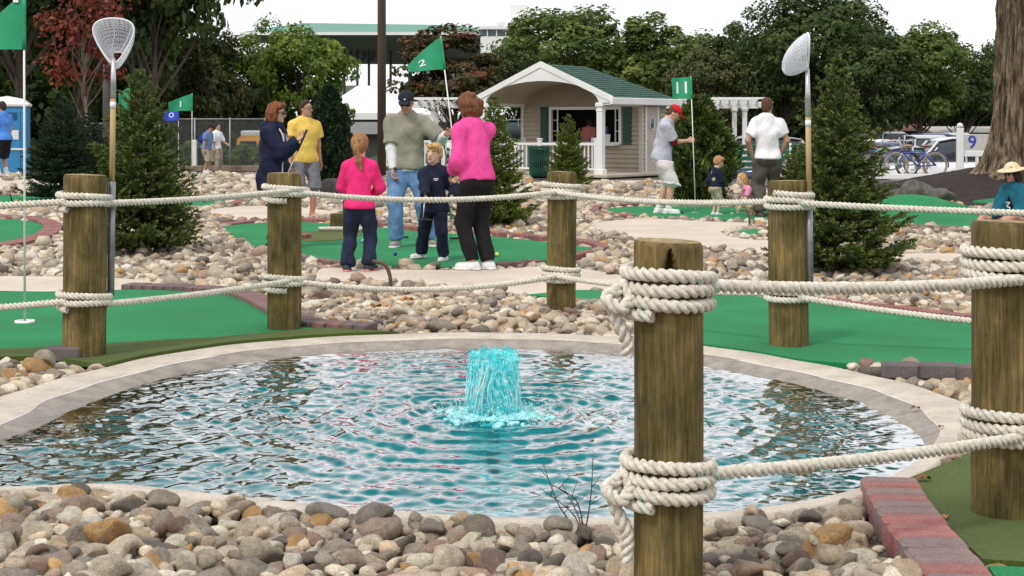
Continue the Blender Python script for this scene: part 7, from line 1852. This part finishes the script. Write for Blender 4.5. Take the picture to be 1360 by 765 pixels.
# ---------------------------------------------------------------- bicycles
M_bike = car_paint("bike_blue", (.03, .03, .30)); M_bike2 = car_paint("bike_teal", (.02, .22, .34)); M_tan = pmat("tan_tyre", (.36, .28, .20), (.28, .22, .15), 10, .8); M_saddle = pmat("tan_saddle", (.35, .19, .08), None, 10, .6); M_saddle2 = pmat("brown_saddle", (.20, .08, .06), None, 10, .6)
def bicycle(label, px, base, Y, rz, paint, saddle, tyre):
    g = W(px, base, Y); root = empty("bicycle", (g[0], Y, float(terrain(g[0], Y)) + .02), R(rz)); tag(root, label, "bicycle", "cruiser bicycles by the mulch"); Rw = .335
    for x_ in (-.55, .55):
        n = 36; c = np.array([x_, 0, Rw + .025]); w = MB().tube([c + np.array([Rw * math.cos(2 * math.pi * k / n), 0, Rw * math.sin(2 * math.pi * k / n)]) for k in range(n)], .026, 8, closed=True).build("wheel", tyre, root, True)
        MB().tube([c + np.array([(Rw - .035) * math.cos(2 * math.pi * k / n), 0, (Rw - .035) * math.sin(2 * math.pi * k / n)]) for k in range(n)], .011, 6, closed=True).build("rim", M_bright, w, True); MB().tube([c + (0, -.05, 0), c + (0, .05, 0)], .028, 10).build("hub", M_bright, w, True); mb = MB()
        for k in range(18): a = 2 * math.pi * k / 18; mb.tube([c, c + np.array([(Rw - .03) * math.cos(a), 0, (Rw - .03) * math.sin(a)])], .0022, 3, cap=False)
        o = mb.build("spokes", M_bright, w); tag(o, kind="stuff")
        MB().tube([c + np.array([(Rw + .05) * math.cos(a), 0, (Rw + .05) * math.sin(a)]) for a in np.linspace(R(20 if x_ < 0 else 10), R(190 if x_ < 0 else 150), 16)], .016, 6).build("mudguard", paint, root, True)
    bb = (-.08, 0, .32); seat = (-.27, 0, .74); head = (.36, 0, .82); hb_ = (.40, 0, .68)
    mb = MB()
    for a, b_ in ((bb, seat), (bb, hb_), ((-.24, 0, .66), hb_), (bb, (-.55, .05, .36)), (bb, (-.55, -.05, .36)), ((-.25, 0, .68), (-.55, .05, .36)), ((-.25, 0, .68), (-.55, -.05, .36))): a, b_ = np.array(a), np.array(b_); mb.tube([a, (a + b_) / 2 + np.array([0, 0, .035 if b_[0] > 0 else 0]), b_], .019, 8)
    mb.tube([hb_, head], .024, 8); mb.build("frame", paint, root, True)
    mb = MB(); mb.tube([(.40, .045, .68), (.55, .05, .36)], .013, 6); mb.tube([(.40, -.045, .68), (.55, -.05, .36)], .013, 6); mb.tube([(.40, -.05, .68), (.40, .05, .68)], .018, 6); mb.build("fork", M_bright, root, True)
    MB().tube(catmull([(.10, -.34, 1.0), (.26, -.33, 1.04), (.40, -.2, 1.02), (.38, 0, .90), (.40, .2, 1.02), (.26, .33, 1.04), (.10, .34, 1.0)], 6, closed=False), .013, 8).build("handlebar", M_bright, root, True); MB().tube([head, (.385, 0, .92)], .014, 8).build("stem", M_bright, root, True)
    MB().tube([seat, (-.29, 0, .84)], .014, 8).build("seat_post", M_bright, root, True); MB().ell((-.33, 0, .88), (.15, .11, .045), 14, 8).ell((-.18, 0, .885), (.10, .035, .03), 10, 6).build("saddle", saddle, root, True)
    MB().lathe([(.09, -.008), (.10, 0), (.09, .008)], 20).build("chainring", M_bright, root, True, loc=(-.08, -.05, .32), rot=(R(90), 0, 0))
    for s_, a in ((-1, -40), (1, 140)): e = np.array([-.08 + .16 * math.cos(R(a)), s_ * .09, .32 + .16 * math.sin(R(a))]); q = MB().tube([(-.08, s_ * .07, .32), e], .011, 6).build("crank", M_bright, root, True); MB().box(e + np.array([0, s_ * .05, 0]), (.09, .08, .022), bev=.006).build("pedal", M_rubber, q)
    MB().tube([(-.16, .04, .28), (-.22, .2, .02)], .010, 6).build("kickstand", M_bright, root, True)
bicycle("dark blue cruiser bicycle with tan tyres and a brown saddle", 1216, 240, 44, 183, M_bike, M_saddle2, M_tan); bicycle("teal cruiser bicycle with a tan saddle behind the dark blue one", 1190, 239, 45.2, 172, M_bike2, M_saddle, M_tan); bicycle("dark cruiser bicycle leaning nose to nose with the blue one", 1180, 239, 44.6, 8, PAINT["black"], M_saddle2, M_tyre)
# rail and numbered board
g = W(1275, 228, 43); root = empty("rail_fence", (g[0], g[1], -.2)); tag(root, "white post and rail fence beside the parked bicycles", "fence"); q = MB().box((0, 0, .75), (.18, .18, 1.5), bev=.03).build("post", M_trim, root); MB().lathe([(.11, 1.5), (.06, 1.6), (.0, 1.62)], 12).build("cap", M_trim, q, True)
MB().box((2.0, .02, .78), (3.9, .06, .16), bev=.01).build("rail", M_trim, root); MB().box((-1.4, .02, .16), (2.6, .08, .14), bev=.01).build("rail", M_trim, root)
g = W(1291, 190, 44.2); root = empty("number_board", (g[0], g[1], g[2] - .35)); tag(root, "pale board with a blue number 9 beside the big trunk", "sign"); MB().box((.15, 0, .35), (.95, .04, .5), bev=.01).build("board", pmat("board_grey", (.55, .53, .50), None, 3, .6), root); Vt, Ft = text_mesh("9", .5); link("numeral", mesh_np("numeral", np.stack([Vt[:, 0] + .0, Vt[:, 0] * 0 - .026, Vt[:, 1] + .36], 1), Ft, pmat("blue_print", (.03, .05, .45), None, 5, .5), False), root); MB().box((.15, .04, -.4), (.08, .06, 1.2)).build("board_post", M_trim, root)

# ---------------------------------------------------------------- far buildings
M_groof = pmat("green_metal_roof", (.10, .27, .20), (.08, .23, .17), .3, .6, stretch=(12, 1, 1)); M_soff = pmat("soffit_grey", (.17, .17, .175), (.14, .14, .145), .2, .8); M_wall_w = pmat("white_wall", (.80, .79, .77), (.74, .73, .71), .3, .8); M_steel = pmat("dark_steel", (.05, .05, .055), None, 1, .6); M_glassf = pmat("far_glass", (.08, .12, .14), None, 1, .1)
Yg = 190.0; k = Yg / F_PX
def gx(px): return (px - CX) * k
def gz(py): return CAM_H - (py - HZ) * k
root = empty("grandstand", (gx(500), Yg, -.2)); tag(root, "distant grandstand with a pale green hip roof over a deep dark canopy", "grandstand"); ox = gx(500)
def gp3(px, py, dy=0): return (gx(px) - ox, dy, gz(py) + .2)
mb = MB(); e = [gp3(318, 43, 0), gp3(662, 43, 0), gp3(690, 43, 26), gp3(300, 43, 26)]; r1, r2 = gp3(385, 22, 12), gp3(602, 25, 12); mb.add(e + [r1, r2], [(0, 1, 5, 4), (1, 2, 5), (2, 3, 4, 5), (3, 0, 4)]); mb.build("roof", M_groof, root)
MB().box(((gp3(318, 0)[0] + gp3(662, 0)[0]) / 2, .4, gz(44.5) + .2), (gp3(662, 0)[0] - gp3(318, 0)[0], .8, .35)).build("fascia", M_wall_w, root)
mb = MB(); a, b_ = gp3(330, 47), gp3(655, 47); c, d_ = gp3(640, 72), gp3(400, 66); mb.add([a, b_, (b_[0], 16, gz(80) + .2), (a[0] + 6, 16, gz(78) + .2)], [(0, 3, 2, 1)]); mb.build("canopy_soffit", M_soff, root)
for px_ in (448, 466, 482, 498, 512, 540): MB().tube([gp3(px_, 62, 8), (gp3(px_, 0)[0], 8, 0)], .16, 8).build("column", M_steel, root, True)
for px_ in (455, 474, 487): MB().tube(catmull([gp3(px_ - 1, 64, 9), gp3(px_ + 1, 70, 9), gp3(px_ - 3, 76, 9)], 5, closed=False), .22, 6).build("bracket", M_steel, root, True)
MB().box((gp3(530, 0)[0], 24, (gz(110) + .2) / 2), (gp3(700, 0)[0] - gp3(420, 0)[0], 6, gz(106) + .2)).build("back_wall", M_wall_w, root)
MB().box((gp3(578, 0)[0] + 1, 16, (gz(78) + .2) / 2), (gp3(620, 0)[0] - gp3(540, 0)[0], 8, gz(80) + .2)).build("stair_tower", M_wall_w, root); MB().box((gp3(541, 0)[0], 11.95, gz(103) + .2), (1.4, .1, 1.2)).build("window", M_glassf, root)
# clubhouse right of the grandstand
root = empty("clubhouse", (gx(672), Yg - 6, -.2)); tag(root, "white flat-roofed building with a dark window band beside the grandstand", "building"); wq = gx(705) - gx(640)
MB().box((0, 3, (gz(52) + .2) / 2), (wq, 6, gz(52) + .2)).build("wall", M_wall_w, root); MB().box((0, 3, gz(47) + .2), (wq - .5, 5.6, .95)).build("window_band", M_glassf, root); MB().box((0, 3, gz(41) + .2), (wq + .6, 6.6, .35)).build("roof_slab", M_wall_w, root); MB().box((1.6, 4, gz(24) + .2), (2.2, 2.2, 2.7)).build("roof_plant", M_wall_w, root)
for i in range(5): MB().box((-wq / 2 + .8 + i * (wq - 1.6) / 4, -.02, gz(47) + .2), (.12, .1, .95)).build("mullion", M_wall_w, root)
MB().lathe([(.05, 0), (.5, .15), (.6, .5)], 12, cap=False).build("dish", M_wall_w, root, True, loc=(-.6, 2, gz(38) + .2))
# white marquees and low shed in front
def tent(label, px0, px1, ytop, yeave, ybase, Y, apexes=1):
    kk = Y / F_PX; x0, x1 = (px0 - CX) * kk, (px1 - CX) * kk; zt, ze, zb = (CAM_H - (v - HZ) * kk for v in (ytop, yeave, ybase)); root = empty("marquee", ((x0 + x1) / 2, Y, -.2)); tag(root, label, "tent", "white marquees"); w = (x1 - x0); D = 9
    mb = MB(); mb.add([(-w / 2, 0, ze + .2), (w / 2, 0, ze + .2), (w / 2, D, ze + .2), (-w / 2, D, ze + .2), (-w / 2 + D / 2 * .6, D / 2, zt + .2), (w / 2 - D / 2 * .6, D / 2, zt + .2)], [(0, 1, 5, 4), (1, 2, 5), (2, 3, 4, 5), (3, 0, 4)]); mb.build("canopy", M_wall_w, root)
    MB().box((0, .03, ze + .2 - .25), (w, .05, .5)).build("valance", M_wall_w, root)
    n = max(2, int(w / 4))
    for i in range(n + 1): MB().tube([(-w / 2 + w * i / n, .1, 0), (-w / 2 + w * i / n, .1, ze + .2)], .06, 6).build("pole", M_wall_w, root)
    MB().box((0, D * .8, (ze + .2) * .45), (w * .98, .1, (ze + .2) * .9)).build("back_curtain", M_soff, root)
tent("large white marquee roof in front of the grandstand", 420, 610, 112, 150, 190, 120); tent("white marquee behind the woman with curly hair", 560, 700, 128, 152, 190, 105)
tent("white marquee seen through the kiosk's porch", 640, 760, 138, 158, 190, 98)
def shed(label, px0, px1, ytop, yeave, Y, wallmat, roofmat):
    kk = Y / F_PX; x0, x1 = (px0 - CX) * kk, (px1 - CX) * kk; zt, ze = (CAM_H - (v - HZ) * kk for v in (ytop, yeave)); root = empty("low_shed", ((x0 + x1) / 2, Y, -.2)); tag(root, label, "building", "low sheds by the parking lot"); w = x1 - x0
    MB().prism([(-w / 2, -.6, ze + .2), (-w / 2, 5, ze + .2), (-w / 2, 2.2, zt + .2)], (w, 0, 0)).build("roof", roofmat, root); MB().box((0, 2.4, (ze + .2) / 2 - .5), (w - .6, 4, ze + 1.2)).build("wall", wallmat, root)
    n = max(2, int(w / 3))
    for i in range(n): MB().box((-w / 2 + w * (i + .5) / n, .37, (ze + .2) * .5), (1.5, .1, (ze + .2) * .55)).build("opening_shade", M_void, root)  # near-black panels on the solid wall imitate shaded openings
M_rooft = pmat("pale_shed_roof", (.50, .46, .42), (.42, .38, .34), .5, .8); M_roofr = pmat("red_shed_roof", (.20, .075, .055), None, .5, .8)
shed("long low shed with a pale roof above the parking lot", 1235, 1335, 168, 176, 98, M_steel, M_rooft); shed("small shed with a reddish roof above the bicycles", 1186, 1232, 165, 174, 97, M_steel, M_roofr); shed("dark low stable block between the tree trunks", 1090, 1180, 172, 182, 100, M_shutter, M_steel)
shed("grey shed with a shallow roof behind the girl in pink", 420, 560, 162, 178, 78, pmat("grey_shed_wall", (.25, .235, .22), (.2, .19, .18), 1, .8), pmat("grey_shed_roof", (.20, .195, .185), None, 1, .8))
# far flag on a mast
g = W(797, 22, 150); root = empty("flag_mast", (g[0], 150, -.2)); tag(root, "tiny red, white and blue striped flag above the trees", "flag"); MB().tube([(0, 0, 0), (0, 0, g[2] + .8)], .06, 6).build("mast", M_wall_w, root); 
for i in range(7): MB().box((-.45, 0, g[2] + .62 - i * .10), (.9, .03, .10), M=roty(R(-24))).build("stripe", (M_lampr, M_wall_w)[i % 2], root)
MB().box((-.22, -.01, g[2] + .48), (.4, .04, .34), M=roty(R(-24))).build("canton", M_fblue, root)
